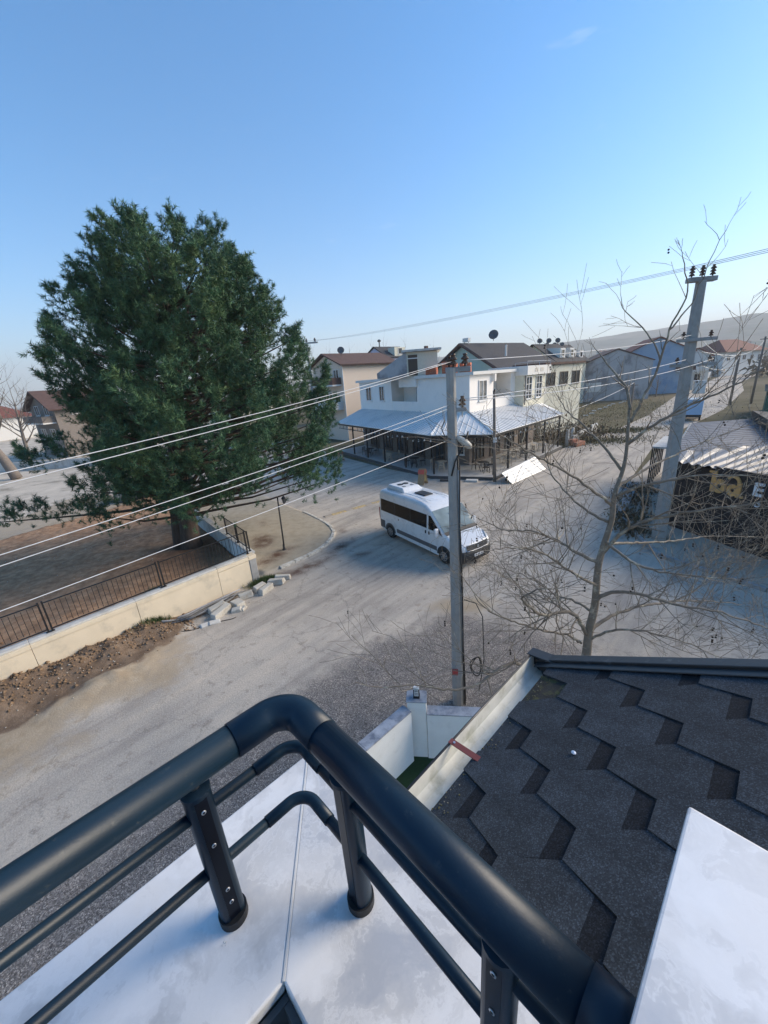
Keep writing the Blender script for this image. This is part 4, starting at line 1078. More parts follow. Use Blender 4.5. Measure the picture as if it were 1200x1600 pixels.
for k in range(3):
    wire("high_voltage_wire", ["leftmost insulator's high wire crossing the sky", "middle insulator's high wire crossing the sky", "rightmost insulator's high wire crossing the sky"][k],
         tops[k], fa + hvd * 1.2 * (k - 1) + UP * .1,   .35, .007, CABLE_G, "high voltage wires")
    wire("high_voltage_wire", ["high wire leaving the left insulator towards the right edge", "high wire leaving the middle insulator towards the right edge", "high wire leaving the right insulator towards the right edge"][k],
         tops[k], Vector((24.5, -8.8, 11.6)) + hvd * .5 * (k - 1), .3, .009, CABLE_G, "high voltage wires right")
for (p, q, sg, lb) in (((1.70, 7.66, 8.05), (12.2, 15.9, 8.62), .12, "cable from the concrete pole top to the high voltage pole"), ((1.65, 7.66, 7.36), (12.0, 15.7, 7.75), .1, "upper of two middle cables between the two concrete poles"),
                   ((1.66, 7.7, 7.33), (12.9, 15.5, 7.72), .22, "lower of two middle cables between the two concrete poles")):
    wire("overhead_cable", lb, p, q, sg, .008, CABLE_W, "cables between the poles")
wire("service_cable", "white cable from the cafe roof corner to a far post", (18.3, 38.6, 3.55), (38.6, 60, 4.9), .25, .02, CABLE_W, None)
for k, (q, lb) in enumerate((((58.8, 65.6, 8.4), "upper road cable from the high voltage pole to the nearer wooden pole"), ((62, 65.3, 9.6), "road cable from the high voltage pole to the farther wooden pole"), ((58.8, 65.6, 7.4), "lower road cable from the high voltage pole to the nearer wooden pole"))):
    wire("road_cable", lb, Vector((12.5, 15.85, 8.5 - .45 * k)), q, .9, .014, CABLE_W, "cables along the far road")
# far poles along the right road
for (x, y, h, lb) in ((59.0, 65.8, 8.8, "nearer wooden pole beside the far road on the right"), (62.2, 65.4, 10.2, "farther wooden pole beside the road at the right edge"), (101, 113, 8.0, "distant pole at the end of the far road"), (38.6, 60, 4.9, "short wooden post in the grass lot before the grey house")):
    t_ = thing("wooden_pole", lb, "utility pole", (x, y, 0), 0, "far wooden poles")
    MB().tube([(x, y, -.1), (x, y, h)], [.19, .13], 8).build("shaft", BARKG, t_, smooth=True)
    MB().box((x, y, h - .35), (1.2, .1, .1), R(-45)).build("crossarm", BARKG, t_)
t_ = thing("far_power_pole", "far power pole behind the pine carrying the high wires", "utility pole", (-9.2, 60, 0))
MB().tube([(-9.2, 60, -.1), (-9.2, 60, 13.6)], [.30, .17], 8).build("shaft", CONCRETE2, t_, smooth=True)
MB().box((-9.2, 60, 13.55), (3.2, .2, .2), R(-4)).build("crossarm", CONCRETE2, t_)
for k in (-1, 0, 1): insulator(t_, fa + hvd * 1.2 * k - UP * .1, 2.2, 2)
t_ = thing("wooden_pole", "slim brown wooden pole at the cafe corner", "utility pole", (8.5, 28.2, 0))
MB().tube([(8.5, 28.2, -.1), (8.32, 28.25, 6.6)], [.13, .09], 8).build("shaft", BARKG, t_, smooth=True)
MB().box((8.42, 28.1, 3.15), (.26, .12, .34), 0).build("meter_box", TRN, t_, bevel=.02)
insulator(t_, Vector((8.32, 28.15, 6.5)), .8)

# ------------------------------------------------------------------ bare trees
def resample(pts, rad, step):
    P_ = [Vector(p) for p in pts]; out = [P_[0]]; ro = [rad[0]]
    # catmull-rom
    for i in range(len(P_) - 1):
        a = P_[max(i - 1, 0)]; b = P_[i]; c = P_[i + 1]; d_ = P_[min(i + 2, len(P_) - 1)]
        n = max(2, int((c - b).length / step))
        for k in range(1, n + 1):
            t = k / n
            q = 0.5 * ((2 * b) + (c - a) * t + (2 * a - 5 * b + 4 * c - d_) * t * t + (3 * b - a - 3 * c + d_) * t ** 3)
            out.append(q); ro.append(rad[i] + (rad[i + 1] - rad[i]) * t)
    return out, ro
MB.rmin = .0038
def twig(mb, p, d_, ln, r, lvl, rg, ends, wob=.11, up=.05, fork=(2, 4), spread=.62, maxl=3):
    n = 4 if lvl < maxl else 3
    pts = [p]; rs = [r]; dd = d_.normalized()
    for k in range(n):
        dd = (dd + Vector((rg.gauss(0, wob), rg.gauss(0, wob), rg.gauss(0, wob) + up))).normalized()
        p = p + dd * ln / n; pts.append(p); rs.append(max(mb.rmin, r * (1 - .72 * (k + 1) / n)))
    mb.tube(pts, rs, 4 if r > .012 else 3, cap=False)
    if lvl >= maxl: ends.append((p, dd)); return
    for c in range(rg.randint(*fork)):
        t = rg.uniform(.25, 1.0); i = min(n - 1, int(t * n)); q = pts[i].lerp(pts[i + 1], t * n - i)
        side = Vector((rg.gauss(0, 1), rg.gauss(0, 1), rg.gauss(0, .8))); side = (side - dd * side.dot(dd)).normalized()
        nd = (dd * (1 - spread * .45) + side * spread + Vector((0, 0, up))).normalized()
        twig(mb, q, nd, ln * rg.uniform(.45, .75), rs[min(i, n - 1)] * .62, lvl + 1, rg, ends, wob, up, fork, spread, maxl)
    ends.append((p, dd))
LIMBS = {
'trunk': [(4.70, 7.95, -0.1), (4.75, 8.0, 0.2), (4.87, 8.05, 0.71), (4.90, 8.1, 1.5), (4.98, 8.12, 2.3), (4.97, 8.15, 3.37), (5.17, 8.2, 4.4), (5.18, 8.22, 5.0), (5.37, 8.3, 5.77), (5.38, 8.4, 6.85)],
'a': [(5.43, 8.38, 6.58), (5.6, 8.3, 7.17), (5.75, 8.2, 7.79), (5.77, 8.1, 8.35), (5.92, 8.0, 8.98), (5.67, 7.9, 9.5)],
'a2': [(5.77, 8.1, 8.35), (5.99, 8.2, 8.52), (6.31, 8.3, 8.89), (6.49, 8.3, 9.48), (6.64, 8.2, 10.05)],
'a3': [(5.75, 8.2, 7.79), (5.7, 8.4, 8.14), (5.45, 8.6, 8.55), (5.2, 8.8, 8.89), (5.2, 8.9, 9.15)],
'b': [(5.01, 8.15, 3.62), (5.3, 7.9, 4.26), (5.68, 7.6, 4.64), (6.14, 7.2, 4.89), (6.61, 6.9, 5.06), (7.18, 6.6, 5.26)],
'b2': [(5.05, 8.15, 3.86), (6.04, 8.6, 3.62), (7.48, 9.2, 3.3), (9.21, 9.8, 3.05), (11.53, 10.4, 2.58)],
'c': [(4.93, 8.1, 2.37), (5.19, 7.9, 2.73), (5.6, 7.5, 2.85), (6.26, 7.2, 2.73), (6.95, 7.0, 2.64), (8.1, 6.8, 2.2)],
'd': [(4.88, 8.08, 1.56), (5.71, 8.4, 1.75), (6.83, 8.8, 1.68), (8.23, 9.2, 1.44), (10.01, 9.6, 0.95)],
'd2': [(4.88, 8.08, 1.27), (5.26, 7.8, 1.73), (5.66, 7.4, 1.98), (6.33, 7.1, 1.89), (7.25, 6.9, 1.45)],
'e': [(4.97, 8.15, 3.37), (4.59, 8.5, 3.54), (4.29, 8.9, 3.68), (3.83, 9.4, 3.78), (3.32, 9.9, 3.66), (2.86, 10.2, 3.83)],
'e2': [(4.96, 8.12, 2.79), (4.34, 7.8, 3.27), (3.8, 7.5, 3.71), (3.15, 7.2, 4.25), (2.45, 6.9, 4.54), (2.01, 6.7, 4.6)],
'f': [(4.81, 8.08, 1.47), (4.51, 7.9, 1.99), (4.15, 7.7, 2.39), (3.41, 7.4, 2.6), (3.0, 7.2, 2.96), (2.77, 7.1, 3.23), (3.03, 7.0, 3.48), (3.34, 6.9, 3.54)],
'g': [(4.71, 8.06, 1.21), (4.12, 7.7, 1.77), (3.39, 7.3, 2.25), (2.51, 6.9, 2.85), (1.88, 6.6, 3.38), (1.6, 6.4, 3.84)],
'h': [(4.75, 8.02, 0.55), (3.92, 7.6, 0.79), (3.11, 7.2, 1.3), (2.59, 7.0, 1.68), (2.17, 6.8, 1.68), (1.71, 6.6, 1.53), (1.06, 6.4, 1.64), (0.37, 6.25, 1.95), (-0.26, 6.1, 2.1)],
'i': [(5.33, 8.3, 5.55), (5.12, 8.7, 6.0), (4.85, 9.1, 6.43), (4.64, 9.5, 6.75), (4.46, 9.8, 7.13)],
'j': [(5.17, 8.2, 4.77), (4.53, 8.0, 5.25), (3.91, 7.8, 5.7), (3.27, 7.6, 6.06), (2.54, 7.4, 6.52), (2.05, 7.2, 6.85)],
'j2': [(5.1, 8.2, 4.39), (4.85, 8.6, 4.51), (4.48, 9.0, 4.9), (4.22, 9.4, 5.39), (4.14, 9.7, 6.07)],
'k': [(5.4, 8.35, 6.11), (5.66, 8.0, 6.54), (5.97, 7.7, 6.86), (6.24, 7.4, 7.09), (6.51, 7.1, 7.35), (6.71, 6.9, 7.6)],
'l': [(5.26, 8.25, 5.2), (6.01, 8.6, 5.43), (6.94, 9.0, 5.63), (7.98, 9.4, 5.83), (9.41, 9.9, 6.06)],
'm': [(5.21, 8.22, 4.99), (5.44, 7.8, 5.31), (5.85, 7.4, 5.52), (6.19, 7.0, 5.69), (6.66, 6.6, 5.71)],
'n': [(5.4, 8.4, 6.85), (5.38, 8.7, 7.37), (5.16, 9.0, 7.78), (5.0, 9.3, 8.14)],
'o': [(5.05, 8.15, 3.94), (5.24, 7.7, 3.73), (5.63, 7.3, 3.59), (6.14, 6.9, 3.61), (6.78, 6.6, 3.65)],
'p': [(4.93, 8.1, 2.1), (4.77, 8.6, 2.07), (4.45, 9.0, 2.05), (3.95, 9.5, 2.3), (3.17, 9.9, 2.55)]}
plane = thing("plane_tree", "bare plane tree with tangled branches and seed balls", "tree", (4.75, 8.0, 0))
tr = MB(); br = MB(); ends = []; tg = random.Random(4)
for nm, pts in LIMBS.items():
    n = len(pts)
    if nm == 'trunk': rad = [.20, .15, .112, .098, .088, .074, .060, .050, .038, .026]
    else:
        r0 = {'a': .032, 'a2': .018, 'a3': .019, 'h': .055, 'b': .048, 'c': .052, 'd': .052, 'e': .046, 'f': .052, 'g': .034}.get(nm, .036)
        rad = [r0 * (1 - .78 * k / (n - 1)) for k in range(n)]
    q, rr_ = resample(pts, rad, .12)
    if nm != 'trunk':
        for k in range(1, len(q) - 1): q[k] = q[k] + Vector((tg.gauss(0, .012), tg.gauss(0, .012), tg.gauss(0, .012)))
    (tr if nm == 'trunk' else br).tube(q, rr_, 12 if nm == 'trunk' else 7)
    if nm == 'trunk': continue
    tot = len(q); top = nm in ('a', 'a2', 'a3', 'n')
    cnt = {'a2': 3, 'a': 4, 'a3': 4, 'h': 12, 'n': 3, 'i': 6, 'k': 7, 'j': 9, 'j2': 9, 'l': 9, 'm': 9}.get(nm, 16)
    for c in range(cnt):
        i = int(tot * tg.uniform(.22, .97)); p = q[min(i, tot - 2)]; dd = (q[min(i + 1, tot - 1)] - q[max(i - 1, 0)]).normalized()
        side = Vector((tg.gauss(0, 1), tg.gauss(0, 1), tg.gauss(0, .7))); side = (side - dd * side.dot(dd)).normalized()
        twig(br, p, dd * .6 + side * .8 + Vector((0, 0, .15)), tg.uniform(.35, .8) if top else tg.uniform(.7, 1.7), max(.006, rr_[min(i, tot - 2)] * .55), 2 if top else 1, tg, ends, fork=(1, 3) if top else (2, 4))
    twig(br, q[-1], (q[-1] - q[-3]), tg.uniform(.3, .5) if top else .7, rr_[-1], 2 if top else 1, tg, ends)
tr.build("trunk", BARKP, plane, smooth=True)
br.build("branches", BARKP, plane, smooth=True)
ball0 = None; tg.shuffle(ends)
for (p, dd) in ends[:110]:
    if p.y < 5.2 : continue
    for k in range(tg.choice((1, 1, 2, 2, 3))):
        c = p + Vector((tg.gauss(0, .01), tg.gauss(0, .01), -.06 - .05 * k))
        if ball0 is None:
            ball0 = MB().lathe((0, 0, 0), [(0, -.02), (.014, -.014), (.02, 0), (.014, .014), (0, .02)], 8).build("seed_ball", SEED, plane, smooth=True, world_xyz=False); ball0.location = c - plane.location
        else: link_copy(ball0, plane, loc=c - plane.location)

def bare_tree(name, label, base, h, r0, seed, lean=(0, 0), group=None, maxl=3, kids=12, mat_=None):
    t = thing(name, label, "tree", base, 0, group); rg = random.Random(seed); tb = MB(); bb = MB(); en = []
    b = Vector(base)
    pts = [b + Vector((lean[0] * k / 5 + rg.gauss(0, .02) * h * .3, lean[1] * k / 5, h * .72 * k / 5)) for k in range(6)]
    rad = [r0 * (1 - .8 * k / 5) for k in range(6)]
    q, rr_ = resample(pts, rad, h * .05); tb.tube(q, rr_, 8)
    for c in range(kids):
        f = .3 + .7 * (c + .5) / kids; i = min(len(q) - 2, int(f * len(q))); a = c * 2.4 + rg.uniform(-.4, .4)
        twig(bb, q[i], Vector((math.cos(a) * .8, math.sin(a) * .8, .75)), h * rg.uniform(.26, .42) * (1.15 - .5 * f), rr_[i] * .55, 1, rg, en, .12, .10, (3, 4), .6, maxl)
    twig(bb, q[-1], Vector((0, 0, 1)), h * .28, rr_[-1], 1, rg, en, .1, .1, (3, 5), .6, maxl)
    tb.build("trunk", mat_ or BARKG, t, smooth=True); bb.build("branches", mat_ or BARKG, t, smooth=True)
    return t
bare_tree("bare_tree", "smaller bare tree behind the leaning one at the left edge", (-52, 58, 0), 12, .3, 8, (1, 0), kids=14, maxl=3)
bare_tree("bare_tree", "bare grey tree with a leaning trunk at the left edge", (-42, 44.6, 0), 14.5, .55, 3, (-3.5, 0), kids=16, maxl=3)

# ------------------------------------------------------------------ minibus
VWHITE = mat("van_white_paint", (0.66, 0.67, 0.68), rough=.28, var=.03, scale=2, bump=0, spec=.5, coat=.5, dirt=(.52, .51, .48), dscale=1.6, dlo=.62, dhi=.85)
VGREY = mat("van_grey_plastic", (0.10, 0.10, 0.105), rough=.6, var=.15, bump=.05)
VDARK = mat("van_dark_plastic", (0.025, 0.026, 0.028), rough=.55, var=.15, bump=.05)
VGLASS = glass_mat("tinted_glass", (0.004, 0.0045, 0.006), .04); VGLASS.node_tree.nodes["Principled BSDF"].inputs["Specular IOR Level"].default_value = 0.25
VSHIELD = glass_mat("windscreen_glass", (0.17, 0.21, 0.21), .05)
TYRE = mat("tyre_rubber", (0.018, 0.018, 0.018), rough=.85, var=.15, bump=.1)
RIM = mat("wheel_rim", (0.28, 0.285, 0.29), rough=.4, metal=.6, var=.15, bump=0)
HEADL = glass_mat("headlight", (0.42, 0.44, 0.46), .08)
SILV = mat("silver_trim", (0.6, 0.61, 0.62), rough=.3, metal=.7, var=.05, bump=0)

def lerp_tab(tab, x):
    if x <= tab[0][0]: return tab[0][1]
    for (x0, y0), (x1, y1) in zip(tab, tab[1:]):
        if x <= x1:
            t = (x - x0) / (x1 - x0); return y0 + (y1 - y0) * t
    return tab[-1][1]
HT = [(0, .80), (.04, .92), (.12, 1.00), (.35, 1.10), (.70, 1.22), (.92, 1.30), (1.10, 1.46), (1.40, 1.76), (1.70, 2.05), (1.85, 2.17), (2.0, 2.26), (2.25, 2.36), (2.6, 2.42), (3.2, 2.45), (5.5, 2.45), (5.85, 2.43), (5.96, 2.38), (6.0, 2.25)]
WT = [(0, .70), (.05, .80), (.15, .90), (.35, .97), (.7, 1.01), (1.2, 1.02), (5.7, 1.02), (5.9, 1.00), (6.0, .95)]
BT = [(0, .34), (.3, .26), (.8, .26), (5.4, .30), (6.0, .40)]
RT = [(0, .14), (.85, .14), (1.05, .09), (1.85, .09), (2.4, .20)]
def vside(x, z):
    h = lerp_tab(HT, x); w = lerp_tab(WT, x); r_ = lerp_tab(RT, x)
    y = w * (1 - .075 * max(0, min(1, (z - 1.05) / 1.4)) - .03 * max(0, (0.55 - z)))
    u = (z - (h - r_)) / r_
    if u > 0: y -= r_ * (1 - math.sqrt(max(0, 1 - min(1, u) ** 2)))
    return y
van = thing("minibus", "white high roof passenger minibus turning at the crossing", "minibus", (3.86, 15.10, 0.012), R(123.1))
def vbuild(b, name, m, parent=van, **k): return b.build(name, m, parent, world_xyz=False, **k)
b = MB()
xs = sorted(set([x for x, _ in HT] + [x for x, _ in WT] + [.5, 1.0, 1.25, 1.55, 2.9, 3.5, 4, 4.5, 5, 5.3]))
NZ = 16; rings = []
for x in xs:
    h = lerp_tab(HT, x); z0 = lerp_tab(BT, x); r_ = lerp_tab(RT, x)
    zs = [z0 + (h - r_ - z0) * k / 8 for k in range(9)] + [h - r_ + r_ * math.sin(math.pi / 2 * k / 6) for k in range(1, 7)]
    half = [(vside(x, z), z) for z in zs]
    yt = half[-1][0]
    crown = .035 if x > 1.9 else .015
    top = [(yt * .66, h + crown * .55), (yt * .33, h + crown * .9)]
    ring = [(y, z) for y, z in half] + top + [(0, h + crown)] + [(-y, z) for y, z in reversed(top)] + [(-y, z) for y, z in reversed(half)]
    rings.append([(x, y, z) for y, z in ring])
nr = len(rings[0])
vs = [p for r_ in rings for p in r_]
fs = [(i * nr + j, (i + 1) * nr + j, (i + 1) * nr + (j + 1) % nr, i * nr + (j + 1) % nr) for i in range(len(xs) - 1) for j in range(nr)]
fs += [tuple(range(nr)), tuple(range((len(xs) - 1) * nr + nr - 1, (len(xs) - 1) * nr - 1, -1))]
body = vbuild(b.add(vs, fs), "body", VWHITE, smooth=True)
body.modifiers.new("es", 'EDGE_SPLIT').split_angle = R(50)
def side_patch(poly, off, side, sub=True):
    """polygon in (x, z) laid on the side of the body, as a thin plate"""
    b = MB(); vs = []
    for x, z in poly: vs.append((x, side * (vside(x, z) + off), z))
    vi = [(x, side * (vside(x, z) - .03), z) for x, z in poly]
    n = len(poly)
    b.add(vs + vi, [tuple(range(n))] + [(i, (i + 1) % n, n + (i + 1) % n, n + i) for i in range(n)]); return b
def strip_patch(x0, x1, z0, z1, off, side, nx_=12, nz_=3, shape=None):
    b = MB(); vs = []
    for i in range(nx_ + 1):
        x = x0 + (x1 - x0) * i / nx_
        for k in range(nz_ + 1):
            z = z0 + (z1 - z0) * k / nz_
            vs.append((x, side * (vside(x, z) + off), z))
    for i in range(nx_ + 1):
        x = x0 + (x1 - x0) * i / nx_
        for z in (z0, z1): vs.append((x, side * (vside(x, z) - .03), z))
    m_ = nz_ + 1; o_ = (nx_ + 1) * m_
    fs = [(i * m_ + k, (i + 1) * m_ + k, (i + 1) * m_ + k + 1, i * m_ + k + 1) for i in range(nx_) for k in range(nz_)]
    fs += [(i * m_, o_ + 2 * i, o_ + 2 * i + 2, (i + 1) * m_) for i in range(nx_)] + [(i * m_ + nz_, (i + 1) * m_ + nz_, o_ + 2 * i + 3, o_ + 2 * i + 1) for i in range(nx_)]
    for i in (0, nx_): fs.append(tuple(i * m_ + k for k in range(m_)) + (o_ + 2 * i + 1, o_ + 2 * i))
    return b.add(vs, fs)
for sd_ in (1, -1):
    # row of tinted windows: three panes with thin gaps
    panes = [(2.12, 3.30), (3.315, 4.55), (4.565, 5.80)]
    band = vbuild(strip_patch(2.10, 5.82, 1.34, 1.98, .004, sd_, 20, 4), "window_band", VDARK, smooth=False)
    for (a, c) in panes: vbuild(strip_patch(a + .01, c - .01, 1.36, 1.96, .008, sd_, 8, 4), "window_pane", VGLASS, band)
    # front door with its own window
    dw = vbuild(side_patch([(1.30, 1.34), (1.98, 1.34), (1.98, 1.98), (1.84, 1.98), (1.56, 1.72), (1.36, 1.52)], .006, sd_), "door_window", VGLASS)
    vbuild(side_patch([(1.06, 1.22), (1.27, 1.30), (1.31, 1.52), (1.22, 1.44)], .006, sd_), "quarter_window", VDARK)
    for (x, z0, z1) in ((2.045, .5, 2.05), (1.10, .55, 1.28), (3.42, .5, 1.33)): vbuild(side_patch([(x - .006, z0), (x + .006, z0), (x + .006, z1), (x - .006, z1)], .002, sd_), "door_seam", VDARK)
    vbuild(strip_patch(1.42, 4.42, .46, .66, .016, sd_, 14, 2), "side_moulding", VGREY)
    vbuild(strip_patch(5.46, 5.92, .42, .84, .014, sd_, 6, 2), "rear_moulding", VGREY)
    vbuild(strip_patch(2.1, 5.9, 1.115, 1.135, .004, sd_, 16, 1), "body_crease", VWHITE)
    for (x, z) in ((1.93, 1.16), (2.16, 1.16)):
        vbuild(MB().box((x, sd_ * (vside(x, z) + .012), z), (.07, .05, .15)), "door_handle", VDARK, bevel=.015)
    c = sd_ * (vside(4.2, 1.2) + .006)
    vbuild(MB().lathe((4.25, c, 1.18), [(0, -.01), (.035, -.01), (.035, .006), (0, .006)], 12, axis='Y'), "fuel_cap", VDARK)
    # mirror
    m0 = vbuild(MB().box((1.28, sd_ * 1.17, 1.40), (.12, .20, .36)).box((1.30, sd_ * 1.04, 1.28), (.08, .16, .07)), "mirror", VWHITE if sd_ > 0 else VWHITE, bevel=.035)
    vbuild(MB().box((1.345, sd_ * 1.17, 1.41), (.012, .15, .27)), "mirror_glass", VGLASS, m0)
    # wheel arches and wheels
    for xw in (.95, 4.985):
        ab = MB(); r0_, r1_ = .385, .46; n = 14; vs = []
        for i in range(n + 1):
            a = math.pi * i / n
            for rr_ in (r0_, r1_):
                z = .36 + rr_ * math.sin(a); x = xw + rr_ * math.cos(a); z = max(z, .30); vs.append((x, sd_ * (vside(x, z) + .012), z))
        ab.add(vs, [(2 * i, 2 * i + 1, 2 * i + 3, 2 * i + 2) for i in range(n)])
        vbuild(ab, "wheel_arch", VGREY if xw > 2 else VDARK)
        vs = [(xw, sd_ * 1.024, .36)] + [(xw + .39 * math.cos(math.pi * i / n), sd_ * (vside(xw + .39 * math.cos(math.pi * i / n), .6) + .011), max(.30, .36 + .39 * math.sin(math.pi * i / n))) for i in range(n + 1)]
        vbuild(MB().add(vs, [(0, i + 1, i + 2) for i in range(n)]), "wheel_well", VDARK)
        wy = sd_ * .935
        wh = vbuild(MB().lathe((xw, wy, .35), [(0, -.10), (.22, -.11), (.33, -.10), (.35, -.07), (.35, .07), (.33, .10), (.22, .11), (0, .10)], 24, axis='Y'), "wheel", TYRE, smooth=True)
        vbuild(MB().lathe((xw, wy + sd_ * .105, .35), [(0, -.01), (.215, -.01), (.215, .012), (.19, .004), (.10, .0), (.06, .02), (0, .025)] if sd_ > 0 else [(0, .01), (.215, .01), (.215, -.012), (.19, -.004), (.10, 0), (.06, -.02), (0, -.025)], 20, axis='Y'), "rim", RIM, wh, smooth=True)
        hl = MB()
        for i in range(8):
            a = i * math.pi / 4
            hl.lathe((xw + .15 * math.cos(a), wy + sd_ * .115, .35 + .15 * math.sin(a)), [(0, -.006), (.028, -.006), (.028, .006), (0, .006)], 8, axis='Y')
        vbuild(hl, "rim_holes", VDARK, wh)
# windscreen following the front slope
b = MB(); vs = []; nxs, nys = 8, 10
for i in range(nxs + 1):
    x = 1.02 + (1.84 - 1.02) * i / nxs
    for k in range(nys + 1):
        f = -1 + 2 * k / nys
        h = lerp_tab(HT, x); yw = (vside(x, h - .06) - .05)
        vs.append((x - .012, f * yw, h + .016 + .015 * (1 - f * f)))
b.add(vs, [(i * (nys + 1) + k, (i + 1) * (nys + 1) + k, (i + 1) * (nys + 1) + k + 1, i * (nys + 1) + k + 1) for i in range(nxs) for k in range(nys)])
ws = vbuild(b, "windscreen", VSHIELD, smooth=True)
b = MB(); vs = []
for i in range(3):
    x = .86 + .17 * i / 2
    for k in range(9):
        f = -1 + 2 * k / 8; h = lerp_tab(HT, x); vs.append((x, f * (vside(x, h - .08) - .06), h + .018 + .012 * (1 - f * f)))
b.add(vs, [(i * 9 + k, (i + 1) * 9 + k, (i + 1) * 9 + k + 1, i * 9 + k + 1) for i in range(2) for k in range(8)])
vbuild(b, "cowl", VDARK, smooth=True)
for y in (-.35, .25): vbuild(MB().tube([(.98, y, 1.40), (1.12, y + .42, 1.545)], .010, 6), "wiper", VDARK)
vbuild(MB().box((1.55, .02, 1.98), (.02, .26, .10)), "mirror_sticker", SILV, ws)
# bumper, grille, lights
def nose(x, y, z0, z1): pass
bb_ = MB(); vs = []; ys = np.array([-1, -.96, -.9, -.8, -.7, -.5, -.25, 0, .25, .5, .7, .8, .9, .96, 1])
for y in ys:
    xx = lerp_tab([(0, -.08), (.5, -.07), (.7, -.05), (.80, .0), (.90, .09), (.96, .25), (1.0, .52)], abs(y))
    for (z, o_) in ((.24, .06), (.34, .0), (.60, -.015), (.74, .03), (.76, .10)): vs.append((xx + o_, y * 1.03, z))
bb_.add(vs, [(i * 5 + k, i * 5 + k + 1, (i + 1) * 5 + k + 1, (i + 1) * 5 + k) for i in range(14) for k in range(4)])
vbuild(bb_, "front_bumper", VDARK, smooth=True)
gr = MB(); vs = []
for y in np.linspace(-.62, .62, 9):
    xx = -.06 + .06 * abs(y) ** 3.0
    for z, o_ in ((.76, .0), (.96, .075)): vs.append((xx + o_, y, z + .04 * abs(y)))
gr.add(vs, [(i * 2, i * 2 + 1, i * 2 + 3, i * 2 + 2) for i in range(8)])
g_ = vbuild(gr, "grille", VDARK)
for zz in (.745, .985):
    vbuild(MB().tube([(-.07 + .06 * abs(y) ** 3.0 + (.08 if zz > .9 else 0), y, zz + .04 * abs(y)) for y in np.linspace(-.64, .64, 9)], .017, 6), "grille_trim", SILV, g_, smooth=True)
for zz in (.81, .86, .91):
    vbuild(MB().tube([(-.07 + .06 * abs(y) ** 3.0 + (zz - .76) * .36, y, zz + .04 * abs(y)) for y in np.linspace(-.58, .58, 9)], .008, 5), "grille_bar", VGREY, g_)
vbuild(MB().lathe((-.05, 0, .87), [(0, -.015), (.06, -.015), (.055, .01), (0, .012)], 14, axis='X'), "emblem", SILV, g_)
for sd_ in (1, -1):
    pts = [(.05, .64, .93), (.30, .93, 1.00), (.62, .985, 1.17), (.46, .86, 1.16), (.22, .72, 1.07)]
    b = MB().add([(x - .02, sd_ * (y + .012), z + .012) for x, y, z in pts] + [(x + .08, sd_ * (y - .06), z - .04) for x, y, z in pts], [tuple(range(5))] + [(i, (i + 1) % 5, 5 + (i + 1) % 5, 5 + i) for i in range(5)])
    vbuild(b, "headlight", HEADL)
    vbuild(MB().lathe((.02, sd_ * .70, .50), [(0, -.03), (.06, -.03), (.05, .02), (0, .02)], 12, axis='X'), "fog_light", HEADL)
    vbuild(MB().box((5.985, sd_ * .93, 1.15), (.05, .12, .62)), "tail_light", mat("tail_red%d" % sd_, (.25, .02, .02), rough=.3, bump=0), bevel=.02)
PLATE = mat("plate_white", (.75, .75, .74), rough=.4, var=.03, bump=0)
pl_ = vbuild(MB().box((-.108, 0, .52), (.015, .52, .115)), "number_plate", PLATE)
for k, w_ in enumerate((.05, .05, .0, .05, .05, .05, .0, .05, .05)):
    if w_: vbuild(MB().box((-.1175, .20 - .05 * k, .52), (.004, w_ * .62, .07)), "plate_mark", VDARK, pl_)
# roof equipment
ac = vbuild(MB().hexa([(4.2, -.62, 2.46), (5.75, -.62, 2.46), (5.75, .62, 2.46), (4.2, .62, 2.46), (4.45, -.52, 2.66), (5.62, -.55, 2.68), (5.62, .55, 2.68), (4.45, .52, 2.66)]), "roof_air_conditioner", VWHITE, bevel=.06, smooth=True)
for y in (-.17, .17): vbuild(MB().lathe((5.1, y * 1.0, 2.672), [(0, 0), (.16, 0), (.16, .012), (0, .014)], 18), "fan_opening", VDARK, ac)
for y in (-.3, -.2, .2, .3): vbuild(MB().box((4.68, y, 2.672), (.16, .025, .012)), "vent_slot", VDARK, ac)
vbuild(MB().box((3.45, 0, 2.50), (.78, .52, .06)), "roof_hatch", VDARK, bevel=.02)
for y in (-.72, -.5, .5, .72): vbuild(MB().box((3.9, y, 2.475), (3.2, .03, .016)), "roof_rib", VWHITE, bevel=.006)
DRV = mat("driver_clothes", (.05, .04, .045), rough=.9)
